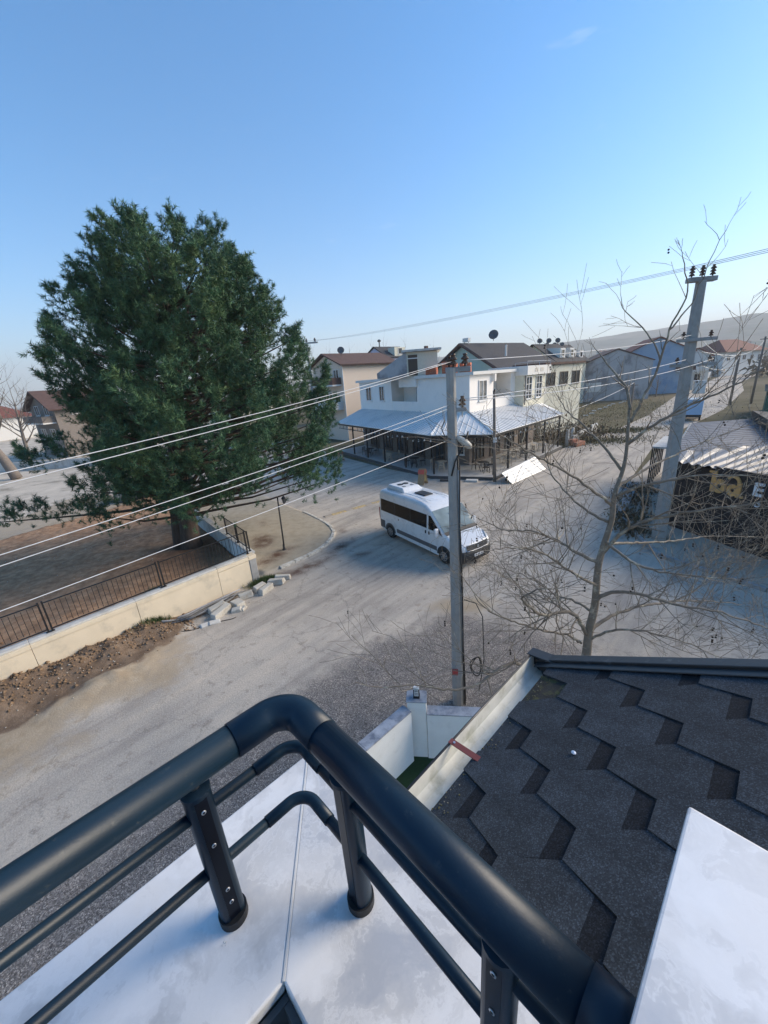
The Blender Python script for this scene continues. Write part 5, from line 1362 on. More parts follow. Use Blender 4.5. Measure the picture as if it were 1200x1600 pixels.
# ------------------------------------------------------------------ windows for buildings (built in local coordinates of the house)
WINF = mat("white_window_frame", (.70, .70, .69), rough=.5, var=.05, bump=0)
WINB = mat("brown_window_frame", (.06, .045, .035), rough=.5, var=.1, bump=0)
PANE = glass_mat("house_pane", (.03, .035, .04), .06)
PANEL_ = glass_mat("pane_with_curtain", (.20, .20, .19), .12)
def window(parent, c, t, n, w, h, fm, pm, mull=1, tr_=0, sill=True, depth=.06):
    """c centre on the wall, t unit along the wall, n outward normal"""
    c = Vector(c); t = Vector(t); n = Vector(n); u = UP; fw = .06 + .02 * (w > 1.5)
    b = MB()
    def bar(a0, a1, z0, z1, d0, d1):
        p = [c + t * a + u * z + n * d for d in (d0, d1) for (a, z) in ((a0, z0), (a1, z0), (a1, z1), (a0, z1))]
        b.add(p, [(0, 1, 2, 3), (7, 6, 5, 4), (0, 4, 5, 1), (1, 5, 6, 2), (2, 6, 7, 3), (3, 7, 4, 0)])
    W, H_ = w / 2, h / 2
    bar(-W, W, H_ - fw, H_, -.02, depth); bar(-W, W, -H_, -H_ + fw, -.02, depth); bar(-W, -W + fw, -H_ + fw, H_ - fw, -.02, depth); bar(W - fw, W, -H_ + fw, H_ - fw, -.02, depth)
    for k in range(mull):
        x = -W + w * (k + 1) / (mull + 1); bar(x - fw / 2, x + fw / 2, -H_ + fw, H_ - fw, -.02, depth * .9)
    for k in range(tr_):
        z = -H_ + h * (k + 1) / (tr_ + 1); bar(-W + fw, W - fw, z - fw * .35, z + fw * .35, -.02, depth * .85)
    if sill: bar(-W - .06, W + .06, -H_ - .07, -H_ - .005, -.02, depth + .06)
    f = b.build("window", fm, parent, world_xyz=False)
    b2 = MB(); b2.add([c + t * a + u * z + n * .012 for a, z in ((-W + fw * .5, -H_ + fw * .5), (W - fw * .5, -H_ + fw * .5), (W - fw * .5, H_ - fw * .5), (-W + fw * .5, H_ - fw * .5))], [(0, 1, 2, 3)])
    b2.build("pane", pm, f, world_xyz=False)
    return f
FACES = {'a': (Vector((1, 0, 0)), Vector((0, -1, 0))), 'b': (Vector((0, 1, 0)), Vector((-1, 0, 0)))}
def dish(parent, c, r_=.45, az=-.6):
    pts = [(0, -.05), (r_ * .5, -.03), (r_ * .85, .06), (r_, .12), (r_ * .98, .14), (r_ * .5, .0), (0, -.02)]
    b = MB().lathe((0, 0, 0), pts, 14)
    m_ = Matrix.Rotation(az, 4, 'Z') @ Matrix.Rotation(R(70), 4, 'X')
    b.v = [tuple(Vector(c) + m_ @ Vector(p)) for p in b.v]
    b.tube([Vector(c) - UP * .7, Vector(c) - UP * .05], .04, 6)
    return b.build("satellite_dish", VGREY, parent, world_xyz=False, smooth=True)
def house(name, label, C, az, la, lb, eave, ridge, roof_kind, wall_m, roof_m, wins=(), fm=None, pm=None, over=.5, group=None, extra=None, cat="house", chim=None):
    t = thing(name, label, cat, (C[0], C[1], 0), R(az), group)
    b = MB()
    if roof_kind in ('gx', 'gy'):
        if roof_kind == 'gx':
            vs = [(0, 0, -1), (la, 0, -1), (la, lb, -1), (0, lb, -1), (0, 0, eave), (la, 0, eave), (la, lb, eave), (0, lb, eave), (0, lb / 2, ridge - .12), (la, lb / 2, ridge - .12)]
            fs = [(0, 1, 5, 4), (1, 2, 6, 9, 5), (2, 3, 7, 6), (3, 0, 4, 8, 7), (4, 5, 9, 8), (7, 8, 9, 6)]
        else:
            vs = [(0, 0, -1), (la, 0, -1), (la, lb, -1), (0, lb, -1), (0, 0, eave), (la, 0, eave), (la, lb, eave), (0, lb, eave), (la / 2, 0, ridge - .12), (la / 2, lb, ridge - .12)]
            fs = [(0, 1, 5, 8, 4), (1, 2, 6, 5), (2, 3, 7, 9, 6), (3, 0, 4, 7), (4, 8, 9, 7), (8, 5, 6, 9)]
        b.add(vs, fs)
    else: b.box((la / 2, lb / 2, (eave - 1) / 2), (la, lb, eave + 1))
    b.build("wall", wall_m, t, world_xyz=False)
    o = over; th = .16
    def slab4(p): # four corners, thickness downwards
        n_ = (p[1] - p[0]).cross(p[3] - p[0]).normalized(); n_ = n_ if n_.z > 0 else -n_
        a = [v - n_ * .02 for v in p]; c = [v + n_ * th for v in p]
        return MB().add(a + c, [(3, 2, 1, 0), (4, 5, 6, 7), (0, 1, 5, 4), (1, 2, 6, 5), (2, 3, 7, 6), (3, 0, 4, 7)])
    V3 = Vector
    if roof_kind == 'gx':
        s_ = (ridge - eave) / (lb / 2); dz = s_ * o
        slab4([V3((-o, -o, eave - dz)), V3((la + o, -o, eave - dz)), V3((la + o, lb / 2, ridge)), V3((-o, lb / 2, ridge))]).build("roof", roof_m, t, world_xyz=False)
        slab4([V3((-o, lb + o, eave - dz)), V3((-o, lb / 2, ridge)), V3((la + o, lb / 2, ridge)), V3((la + o, lb + o, eave - dz))]).build("roof", roof_m, t, world_xyz=False)
    elif roof_kind == 'gy':
        s_ = (ridge - eave) / (la / 2); dz = s_ * o
        slab4([V3((-o, -o, eave - dz)), V3((la / 2, -o, ridge)), V3((la / 2, lb + o, ridge)), V3((-o, lb + o, eave - dz))]).build("roof", roof_m, t, world_xyz=False)
        slab4([V3((la + o, -o, eave - dz)), V3((la + o, lb + o, eave - dz)), V3((la / 2, lb + o, ridge)), V3((la / 2, -o, ridge))]).build("roof", roof_m, t, world_xyz=False)
    elif roof_kind == 'hip':
        m_ = min(la, lb) / 2
        r0_ = V3((m_, m_, ridge)); r1_ = V3((la - m_ + .01, lb - m_ + .01, ridge))
        c = [V3((-o, -o, eave)), V3((la + o, -o, eave)), V3((la + o, lb + o, eave)), V3((-o, lb + o, eave))]
        if la >= lb: fs = [(0, 1, 5, 4), (1, 2, 5), (2, 3, 4, 5), (3, 0, 4)]
        else: fs = [(0, 1, 4), (1, 2, 5, 4), (2, 3, 5), (3, 0, 4, 5)]
        MB().add(c + [r0_, r1_], fs + [(3, 2, 1, 0)]).build("roof", roof_m, t, world_xyz=False)
    else:
        MB().box((la / 2, lb / 2, eave + .1), (la + 2 * o, lb + 2 * o, .22)).build("roof", roof_m, t, world_xyz=False)
    for wv in wins:
        f_, s_, z, w, h = wv[:5]; tt, nn_ = FACES[f_]
        kw = wv[5] if len(wv) > 5 else {}
        window(t, tt * s_ + UP * z, tt, nn_, w, h, kw.get('fm', fm or WINF), kw.get('pm', pm or PANE), kw.get('mull', 1), kw.get('tr', 0), depth=.08)
    for cpos in (chim or ()):
        MB().box(cpos, (.6, .6, 1.6)).build("chimney", mat("chimney_brick", (.25, .12, .08), rough=.9), t, world_xyz=False)
    return t
def balcony(t, face, s0, s1, z, d_, m_slab, m_rail, h=1.0):
    tt, nn_ = FACES[face]; c = tt * (s0 + s1) / 2 + nn_ * d_ / 2; sz = (abs(tt.x) * (s1 - s0) + abs(nn_.x) * d_, abs(tt.y) * (s1 - s0) + abs(nn_.y) * d_, .2)
    bo = MB().box((c.x, c.y, z), sz).build("balcony_slab", m_slab, t, world_xyz=False)
    c2 = tt * (s0 + s1) / 2 + nn_ * (d_ - .06); sz2 = (abs(tt.x) * (s1 - s0) + abs(nn_.x) * .08, abs(tt.y) * (s1 - s0) + abs(nn_.y) * .08, h)
    b = MB().box((c2.x, c2.y, z + .1 + h / 2), sz2)
    for s_ in (s0 + .05, s1 - .05):
        c3 = tt * s_ + nn_ * (d_ / 2 - .05); sz3 = (abs(tt.x) * .08 + abs(nn_.x) * (d_ - .1), abs(tt.y) * .08 + abs(nn_.y) * (d_ - .1), h); b.box((c3.x, c3.y, z + .1 + h / 2), sz3)
    b.build("balcony_rail", m_rail, bo, world_xyz=False)

PEACH = mat("peach_render", (.66, .55, .45), rough=.9, var=.05, bump=.1, bscale=10)
LILAC = mat("lilac_render", (.50, .50, .62), rough=.9, var=.04, bump=0)
MINT = mat("pale_green_render", (.36, .47, .43), rough=.9, var=.06, bump=.05)
CREAM = mat("cream_render", (.60, .58, .48), rough=.9, var=.06, bump=.05)
BLUEW = mat("blue_render", (.27, .37, .48), rough=.85, var=.07, scale=.6, bump=.05, dirt=(.16, .27, .42), dscale=.3)
GREYW = mat("grey_cement_render", (.40, .40, .41), rough=.95, var=.10, scale=.7, bump=.2, bscale=8, dirt=(.21, .21, .22), dscale=.35, dlo=.46, dhi=.62)
OFFW = mat("off_white_render", (.64, .63, .60), rough=.9, var=.06, bump=.05)
DARKR = mat("dark_roof_felt", (.045, .045, .05), rough=.9, var=.25, scale=2, bump=.2, bscale=14)
BROWNR = mat("brown_roof_tiles", (.10, .06, .05), rough=.9, var=.25, scale=2, bump=.4, bscale=14)
DIMW = mat("dim_grey_brown_render", (.20, .175, .155), rough=.9, var=.15, bump=.1)
REDR = mat("red_roof_tiles", (.17, .06, .045), rough=.9, var=.25, scale=2, bump=.4, bscale=12)

# ------------------------------------------------------------------ white building with the cafe
cf = thing("cafe_building", "white two storey building with a metal roofed cafe terrace", "building", (7, 34, 0))
E0 = Vector((-4.15, 45.4, 0)); EA = Vector((4.08, 30.6, 0)); EB = Vector((8.56, 28.85, 0)); EC = Vector((18.4, 38.9, 0))
EZ = 3.48; WZ = 4.72
Ld = (EA - E0).normalized(); nLw = Vector((-Ld.y, Ld.x, 0)); Rd = (EC - EB).normalized(); nRw = Vector((-Rd.y, Rd.x, 0))
def isect(p, d_, q, e_):
    det = d_.x * -e_.y + e_.x * d_.y; r_ = q - p
    k_ = (r_.x * -e_.y + e_.x * r_.y) / det; return p + d_ * k_
DD = 3.7
CC = isect(EA + nLw * DD, Ld, EB + nRw * DD, Rd)
CL = CC - Ld * 2.2; CR = CC + Rd * .9          # chamfered corner of the upper walls
WL = CC - Ld * 18.5; WR = CC + Rd * 14.2
MROOF = mat("white_metal_roof", (.82, .80, .76), rough=.6, var=.05, scale=1, bump=0, spec=.2, dirt=(.48, .49, .49), dscale=.5, dlo=.5, dhi=.75)
MSEAM = mat("roof_seam", (.50, .53, .56), rough=.4, var=.05, bump=0)
def zat(p, z): return Vector((p.x, p.y, z))
EL0 = E0 - Ld * 1.4; WL0 = WL
quads = [(EL0, EA, CL, WL0), (EA, EB, CR, CL), (EB, EC, WR, CR)]
for (a, b_, c, d_) in quads:
    p = [zat(a, EZ), zat(b_, EZ), zat(c, WZ), zat(d_, WZ)]
    q = [v - UP * .05 for v in p]
    rfo = MB().add(p + q, [(0, 1, 2, 3), (7, 6, 5, 4), (0, 4, 5, 1), (2, 6, 7, 3), (1, 5, 6, 2), (3, 7, 4, 0)]).build("metal_roof", MROOF, cf)
    ed = (b_ - a).normalized(); L_ = (b_ - a).length; perp = Vector((-ed.y, ed.x, 0))
    n = int(L_ / .42)
    for k in range(n + 1):
        e_ = a + ed * (L_ * k / n)
        # intersect the ridge line (d_-c) with a line perpendicular to the eave, limited by the hips
        depth = 20
        for (h0, h1) in ((b_, c), (c, d_), (d_, a)):
            hd = (h1 - h0); det = perp.x * -hd.y + hd.x * perp.y
            if abs(det) < 1e-6: continue
            r_ = h0 - e_; kk = (r_.x * -hd.y + hd.x * r_.y) / det; uu = (perp.x * r_.y - perp.y * r_.x) / det
            if kk > .05 and -.001 <= uu <= 1.001: depth = min(depth, kk)
        if depth > 19 or depth < .3: continue
        dm = abs((c - a).dot(perp)); zt = EZ + (WZ - EZ) * depth / dm
        s0 = zat(e_, EZ + .018); s1 = zat(e_ + perp * depth, zt + .018)
        MB().tube([s0, s1], .026, 4).build("roof_seam", MSEAM, rfo)
HIPM = mat("hip_cap", (.66, .68, .70), rough=.4, bump=0)
for (a, b_) in ((EA, CL), (EB, CR)): MB().tube([zat(a, EZ + .03), zat(b_, WZ + .03)], .09, 6).build("hip_cap", HIPM, cf)
# eave beam and gutter
FRAME = mat("black_steel_frame", (.016, .017, .019), rough=.5, var=.2, bump=0)
for (a, b_) in ((EL0, EA), (EA, EB), (EB, EC)):
    d_ = (b_ - a).normalized(); n_ = Vector((-d_.y, d_.x, 0)); c = (a + b_) / 2 + n_ * .22; az = math.atan2(d_.y, d_.x)
    MB().box((c.x, c.y, EZ - .16), ((b_ - a).length - .3, .12, .22), az).build("eave_beam", FRAME, cf)
    MB().box((c.x, c.y, EZ - .62), ((b_ - a).length - .3, .05, .06), az).build("lower_beam", FRAME, cf)
    n = int((b_ - a).length / .9)
    for k in range(n): 
        e_ = a + d_ * ((b_ - a).length * (k + .5) / n) + n_ * .22
        MB().box((e_.x, e_.y, EZ - .42), (.03, .03, .36), az).build("beam_web", FRAME, cf)
posts = [(-2.9, 43.0), (-1.35, 40.25), (0.35, 37.3), (2.15, 34.1), (4.2, 30.85), (8.6, 29.2), (10.3, 30.95), (12.7, 33.4), (15.3, 36.05), (17.9, 38.7)]
for (x, y) in posts:
    MB().box((x + .12, y + .12, EZ / 2 - .1), (.12, .12, EZ - .3), math.atan2(Ld.y, Ld.x)).build("post", FRAME, cf)
# platform of pale tiles
PLAT = mat("terrace_concrete", (.36, .355, .34), rough=.85, var=.12, scale=1.5, bump=.15, dirt=(.25, .24, .22), dscale=.7)
PLATE_ = mat("terrace_edge", (.07, .07, .072), rough=.8, var=.2)
plat = [E0 - Ld * 1.2 - nLw * .1, EA - nLw * .15, EB - nRw * .2 - Rd * .2, EC + Rd * .2, WR, CR, CL, WL]
MB().prism([(v.x, v.y) for v in plat], -.05, .26).build("terrace_floor", PLAT, cf)
for (a, b_) in ((plat[0], plat[1]), (plat[1], plat[2]), (plat[2], plat[3])):
    d_ = (b_ - a).normalized(); n_ = Vector((d_.y, -d_.x, 0)); c = (a + b_) / 2 + n_ * .02
    MB().box((c.x, c.y, .115), ((b_ - a).length, .04, .27), math.atan2(d_.y, d_.x)).build("terrace_edge", PLATE_, cf)
MB().box((6.9, 28.75, .07), (.9, .5, .16), R(-22)).build("step", PALECONC, cf, bevel=.02)
MB().box((5.3, 29.3, .08), (1.5, .35, .14), R(-22)).build("step", PLATE_, cf, bevel=.02)
# inner cafe walls under the roof: dark stone and glazing set back
INW = mat("cafe_inner_wall", (.17, .14, .12), rough=.9, var=.3, scale=3, bump=.4, bscale=12)
MB().prism([(v.x, v.y) for v in (CL, CR, WR, WR - Rd * 0 + nRw * 8, WL + nLw * 8, WL)], -.05, WZ - .3).build("ground_floor_wall", INW, cf)
def ctag(p, d_, n_, w, h, z, fm, pm, mull=1, tr_=0):
    c = zat(p, z) - cf.location
    return window(cf, c, d_, n_, w, h, fm, pm, mull, tr_, depth=.08)
for k in range(5): ctag(CC - Ld * (3.6 + 3 * k), Ld, -nLw, 2.0, 2.2, 1.6, WINB, PANE, 2)
for k in range(4): ctag(CC + Rd * (2.4 + 3 * k), Rd, -nRw, 1.9, 2.2, 1.6, WINB, PANE, 2)
ctag((CL + CR) / 2, (CR - CL).normalized(), -Vector((-(CR - CL).normalized().y, (CR - CL).normalized().x, 0)), 1.2, 1.5, 1.9, WINF, PANE, 0)
# upper storey with recessed balconies
WALLW = mat("white_upper_wall", (.79, .755, .71), rough=.9, var=.04, scale=.8, bump=.06, bscale=14, dirt=(.60, .60, .58), dscale=.6, dlo=.55, dhi=.8)
PZ = 7.82
rec = 1.5
up_poly = [WL, CC - Ld * 11.2, CC - Ld * 11.2 + nLw * rec, CC - Ld * 6.6 + nLw * rec, CC - Ld * 6.6, CL, CR, CC + Rd * 4.9, CC + Rd * 4.9 + nRw * rec, CC + Rd * 8.3 + nRw * rec, CC + Rd * 8.3, WR, WR + nRw * 9, WL + nLw * 7]
MB().prism([(v.x, v.y) for v in up_poly], WZ - .35, PZ - .1).build("upper_wall", WALLW, cf)
full = [WL - Ld * .35 - nLw * .3, CL - nLw * .35, CR - nRw * .35, CC + Rd * 8.9 - nRw * .35, CC + Rd * 8.9 + nRw * 3, WR + nRw * 3, WR + nRw * 9.3, WL + nLw * 7.3]
MB().prism([(v.x, v.y) for v in full], PZ - .098, PZ + .16).build("roof_slab", OFFW, cf)
for (a, b_, n_, d_) in ((CC - Ld * 11.2, CC - Ld * 6.6, nLw, Ld), (CC + Rd * 4.9, CC + Rd * 8.3, nRw, Rd)):
    c = (a + b_) / 2 + n_ * .08
    MB().box((c.x, c.y, WZ + .45), ((b_ - a).length + .02, .12, .95), math.atan2(d_.y, d_.x)).build("balcony_parapet", WALLW, cf)
for s_, w in ((16.2, 1.25), (13.2, 1.05)): ctag(CC - Ld * s_, Ld, -nLw, w, 1.55, 6.45, WINF, PANE, 1)
ctag(CC - Ld * 8.0 + nLw * rec, Ld, -nLw, 1.6, 2.1, 6.2, WINF, PANE, 1)
ctag(CC + Rd * 3.0, Rd, -nRw, 1.35, 1.7, 6.4, WINF, PANEL_, 1)
ctag(CC + Rd * 5.5 + nRw * rec, Rd, -nRw, .9, 2.0, 6.1, WINB, PANE, 0)
MB().box((zat(CC - Ld * 7.9 - nLw * .1, 0)).to_tuple()[:2] + (PZ - .45,), (3.0, .22, .7), math.atan2(Ld.y, Ld.x)).build("balcony_lintel", WALLW, cf)
pcol = CC + Rd * 4.75 - nRw * .15
MB().box((pcol.x, pcol.y, PZ - .4), (.25, .3, .7), math.atan2(Rd.y, Rd.x)).build("bracket", WALLW, cf)
# projecting block on the lit side with its own parapet balcony
s0, s1 = 9.2, 14.2
q = [CC + Rd * s0 - nRw * .9, CC + Rd * s1 - nRw * .9, CC + Rd * s1 + nRw * 3, CC + Rd * s0 + nRw * 3]
MB().prism([(v.x, v.y) for v in q], WZ - .6, PZ - .5).build("bay_wall", CREAM, cf)
q = [CC + Rd * (s0 - .2) - nRw * 1.3, CC + Rd * (s1 + .5) - nRw * 1.3, CC + Rd * (s1 + .5) + nRw * 2.8, CC + Rd * (s0 - .2) + nRw * 2.8]
MB().prism([(v.x, v.y) for v in q], PZ - .499, PZ + .35).build("bay_parapet", OFFW, cf, bevel=.03)
REL = mat("parapet_relief", (.50, .47, .42), rough=.9, bump=.1)
for k in (1.8, 3.1):
    c = CC + Rd * (s0 + k) - nRw * 1.305
    MB().box((c.x, c.y, PZ - .05), (.75, .03, .34), math.atan2(Rd.y, Rd.x)).build("relief_panel", REL, cf)
for k in (1.0, 3.4):
    c = zat(CC + Rd * (s0 + k) - nRw * .9, 6.15) - cf.location
    window(cf, c, Rd, -nRw, 1.35, 2.1, WINF, PANE, 1, 2, depth=.1)
dpp = CC + Rd * (s0 + .12) - nRw * .98
MB().tube([zat(dpp, PZ - .5), zat(dpp, 4.6)], .05, 8).build("downpipe", VGREY, cf)
MB().box(((CC + Rd * 14.6 - nRw * .6).x, (CC + Rd * 14.6 - nRw * .6).y, 5.6), (.5, .5, .8), math.atan2(Rd.y, Rd.x)).build("air_conditioner", OFFW, cf, bevel=.03)
rr_ = [CC + Rd * (s0 - .1) - nRw * 1.2, CC + Rd * (s1 + .4) - nRw * 1.2, CC + Rd * (s1 + .4) + nRw * 2.6]
MB().tube([zat(v, PZ + .75) for v in rr_], .025, 6).build("roof_rail", CABLE_G, cf)
for v in rr_ + [(rr_[0] + rr_[1]) / 2]: MB().tube([zat(v, PZ + .34), zat(v, PZ + .76)], .025, 6).build("roof_rail_post", CABLE_G, cf)
# half built shed and brick stacks on the flat roof
shed = thing("roof_shed", "grey slant roofed cement shed on the white building's roof", "shed", (2.3, 39.3, PZ + .16))
sa = Vector((0.3, 40.6, 0)); sb = Vector((3.1, 38.2, 0)); sc_ = Vector((5.9, 37.9, 0)); se = Vector((3.4, 42.0, 0))
z0_ = PZ + .16
MB().add([zat(sa, z0_), zat(sb, z0_), zat(sb, z0_ + 2.15), zat(sa, z0_ + .5), zat(sa + (se - sb), z0_), zat(se, z0_), zat(se, z0_ + 2.15), zat(sa + (se - sb), z0_ + .5)],
         [(0, 1, 2, 3), (5, 4, 7, 6), (1, 5, 6, 2), (3, 2, 6, 7), (4, 0, 3, 7), (4, 5, 1, 0)]).build("side_wall", GREYW, shed)
MB().add([zat(sb, z0_), zat(sc_, z0_), zat(sc_, z0_ + 2.05), zat(sb, z0_ + 2.1), zat(se, z0_), zat(sc_ + (se - sb), z0_), zat(sc_ + (se - sb), z0_ + 2.05), zat(se, z0_ + 2.1)],
         [(0, 1, 2, 3), (5, 4, 7, 6), (1, 5, 6, 2), (3, 2, 6, 7), (4, 0, 3, 7), (4, 5, 1, 0)]).build("front_wall", CREAM, shed)
c = (sb + sc_ + se + sc_ + (se - sb)) / 4
MB().box((c.x, c.y, z0_ + 2.2), (3.6, 4.6, .18), math.atan2((sc_ - sb).y, (sc_ - sb).x)).build("roof_slab", PALECONC, shed)
sdv = (sc_ - sb).normalized(); sn_ = Vector((sdv.y, -sdv.x, 0)); c = sb + sdv * .55 + sn_ * .03
MB().box((c.x, c.y, z0_ + .95), (.85, .06, 1.8), math.atan2(sdv.y, sdv.x)).build("door", WINB, shed)
MB().box((c.x, c.y, z0_ + 1.55), (1.0, .08, .08), math.atan2(sdv.y, sdv.x)).build("door_bar", WINF, shed)
BRK = mat("orange_hollow_brick", (.42, .13, .07), rough=.95, var=.3, scale=9, bump=.4, bscale=20)
for k, (x, y, w, d_, h, lb) in enumerate(((5.2, 36.9, 1.0, .8, .95, "orange brick stack in front of the roof shed"), (6.7, 36.2, 1.3, .8, 1.15, "taller orange brick stack beside the utility pole top"), (8.3, 36.6, 1.2, .8, .8, "low orange brick stack right of the utility pole top"))):
    t_ = thing("brick_stack", lb, "bricks", (x, y, z0_), R(-20), "brick stacks on the flat roof")
    nh = int(h / .2); nw = int(w / .32); first = None
    for j in range(nh):
        for i in range(nw):
            if j == nh - 1 and rng.random() < .45: continue
            loc = (-w / 2 + .32 * (i + .5) + rng.uniform(-.02, .02), rng.uniform(-.05, .05), .1 + .2 * j)
            if first is None: first = MB().box((0, 0, 0), (.30, d_, .19)).build("brick", BRK, t_, world_xyz=False); first.location = loc
            else: link_copy(first, t_, loc=loc, rot=(0, 0, rng.uniform(-.05, .05)))
# bulb strings
BULB = mat("white_bulb", (.8, .8, .78), rough=.3, var=.02, bump=0)
for (a, b_, lb, n) in ((EL0, EA, "string of white bulbs under the left cafe eave", 22), (EB, EC, "string of white bulbs under the right cafe eave", 15)):
    t_ = thing("bulb_string", lb, "light bulbs", (a.x, a.y, 2.9), 0, "bulb strings under the cafe eaves")
    d_ = (b_ - a).normalized(); n_ = Vector((-d_.y, d_.x, 0)); L_ = (b_ - a).length; first = None; pts = []
    for k in range(n):
        p = a + d_ * (L_ * (k + .5) / n) + n_ * .3; zz = 2.86 + .1 * math.sin(k * 1.3)
        pts.append(zat(p, zz + .12)); loc = zat(p, zz) - t_.location
        if first is None:
            first = MB().lathe((0, 0, 0), [(0, -.10), (.055, -.07), (.075, -.02), (.055, .04), (.03, .08), (.03, .12), (0, .12)], 10).build("bulb", BULB, t_, smooth=True, world_xyz=False); first.location = loc
        else: link_copy(first, t_, loc=loc)
    MB().tube(pts, .012, 5).build("wire", CABLE_B, t_)

# cafe furniture
CHW = mat("pale_wood_chair", (.42, .36, .28), rough=.7, var=.15, bump=.05); CHB = mat("black_chair", (.02, .02, .022), rough=.6, var=.15, bump=.05)
def chair(m):
    t = thing("chair", "chair", "chair", (0, 0, 0)); 
    MB().box((0, 0, .44), (.42, .42, .04)).build("seat", m, t, world_xyz=False, bevel=.01)
    b = MB()
    for z in (.60, .72, .84): b.box((0, .20, z), (.40, .03, .06))
    b.build("backrest", m, t, world_xyz=False)
    for sx in (-1, 1):
        for sy in (-1, 1): MB().tube([(sx * .22, sy * .22, 0), (sx * .18, sy * .18, .44 if sy < 0 else .90)], .022, 5).build("leg", m, t, world_xyz=False)
    return t
def table(m, rnd=True):
    t = thing("table", "table", "table", (0, 0, 0))
    MB().lathe((0, 0, .72), [(0, 0), (.42, 0), (.43, .02), (.42, .035), (0, .035)], 16).build("table_top", m, t, world_xyz=False)
    for a in range(4):
        x, y = math.cos(a * 1.5708 + .78), math.sin(a * 1.5708 + .78); MB().tube([(.34 * x, .34 * y, 0), (.16 * x, .16 * y, .72)], .024, 5).build("leg", m, t, world_xyz=False)
    return t
sets = [((-1.0, 41.6), 'b', "far left end of the cafe terrace"), ((1.0, 38.2), 'w', "third cafe post from the left"), ((3.1, 34.6), 'b', "fourth cafe post from the left"), ((5.2, 32.3), 'w', "left of the utility pole in the cafe"),
        ((8.3, 30.9), 'b', "right of the utility pole in the cafe"), ((10.9, 33.0), 'w', "behind the slim wooden pole"), ((13.2, 35.2), 'b', "middle of the right cafe side"), ((15.9, 37.8), 'w', "far right end of the cafe terrace")]
pt = {'w': (chair(CHW), table(CHW)), 'b': (chair(CHB), table(CHB))}
used_ = {}
for (x, y), k, where in sets:
    ch0, tb0 = pt[k]; nmk = {'w': "pale wooden", 'b': "black"}[k]
    tb = tb0 if ('t', k) not in used_ else copy_tree(tb0); used_[('t', k)] = 1
    tb.location = (x, y, .262); tag(tb, "%s round table at the %s" % (nmk, where), "table", "cafe tables")
    for i in range(3):
        a = rng.uniform(0, .6) + i * 2.09
        c_ = ch0 if ('c', k) not in used_ else copy_tree(ch0); used_[('c', k)] = 1
        c_.location = (x + .75 * math.cos(a), y + .75 * math.sin(a), .262); c_.rotation_euler = (0, 0, a - math.pi / 2)
        tag(c_, "%s %s chair at the %s" % (("right-hand", "rear", "front")[i], nmk, where), "chair", "chairs at the %s" % where)
# sandwich boards and the loose metal sheet
def sboard(name, label, x, y, az, cols, h=.95):
    t = thing(name, label, "sign board", (x, y, gz(x, y) if y < 33 else 0), R(az))
    for sgn in (1, -1):
        tl = Matrix.Rotation(sgn * R(15), 3, 'X')
        bo = MB().box((0, sgn * .18, h / 2), (.55, .03, h), 0, tilt=tl).build("board", cols[0], t, world_xyz=False)
        MB().box((0, sgn * .20 - (0 if sgn > 0 else 0), h * .80), (.50, .034, h * .26), 0, tilt=tl).build("panel", cols[1], bo, world_xyz=False)
        MB().box((0, sgn * .20, h * .36), (.44, .034, h * .44), 0, tilt=tl).build("panel", cols[2], bo, world_xyz=False)
    return t
SBY = mat("sign_yellow", (.62, .50, .25), rough=.6, var=.2, scale=12, bump=0); SBR = mat("sign_red", (.50, .10, .08), rough=.6, var=.2, scale=10, bump=0); SBO = mat("sign_wood", (.35, .24, .14), rough=.8); SBW = mat("sign_white", (.62, .58, .52), rough=.6, var=.25, scale=9, bump=0)
sboard("sandwich_board", "red and yellow sandwich board behind the minibus", 3.15, 29.0, -35, (SBO, SBR, SBY), 1.25)
sboard("sandwich_board", "small pale sandwich board at the left end of the cafe", -4.2, 41.0, -60, (SBO, SBR, SBW), 1.2)
ms = thing("metal_sheet", "large white ribbed metal sheet leaning at the cafe's right edge", "metal sheet", (10.6, 29.6, 0))
p = [Vector((8.85, 27.85, .75)), Vector((9.45, 27.15, .03)), Vector((13.5, 30.9, .03)), Vector((12.9, 31.9, .95))]
b = MB(); N_ = 14; vs = []
for k in range(N_ + 1):
    f = k / N_; a = p[0].lerp(p[1], f); c = p[3].lerp(p[2], f); w_ = .035 if k % 3 == 1 else 0
    mid_ = a.lerp(c, .5) + Vector((0, 0, -.06)); 
    for v in (a, mid_, c): vs.append(v + Vector((0, 0, w_)))
b.add(vs, [(3 * k + j, 3 * k + 3 + j, 3 * k + 4 + j, 3 * k + 1 + j) for k in range(N_) for j in range(2)])
so = b.build("sheet", mat("white_sheet_metal", (.68, .68, .65), rough=.45, var=.06, bump=0, dirt=(.5, .49, .45), dscale=2), ms)
so.modifiers.new("sol", 'SOLIDIFY').thickness = .012

# ------------------------------------------------------------------ houses behind
house("apartment_house", "peach three storey house with brown roof left of the cafe", (-4.3, 56, ), 38, 9.5, 8, 10.3, 11.8, 'gx', PEACH, BROWNR,
      [('b', 1.5, 8.9, 1.3, 1.5), ('b', 4.2, 9.0, 2.2, 1.8, {'mull': 2}), ('b', 1.6, 5.6, 1.4, 1.5), ('b', 4.2, 5.8, 2.4, 1.7, {'mull': 2}), ('b', 6.8, 5.8, 1.2, 1.5), ('a', 8.3, 7.5, .9, 1.2)], over=.6)
h_ = [o for o in bpy.data.objects if o.name == "apartment_house"][0]
for z in (7.6, 4.4): balcony(h_, 'b', .4, 5.8, z, 1.5, OFFW, BROWNR if z > 5 else OFFW, .9)
dish(h_, (1.8, 2.5, 12.2), .5); MB().tube([(0, -.08, 10), (0, -.08, 0)], .07, 8).build("downpipe", OFFW, h_, world_xyz=False)
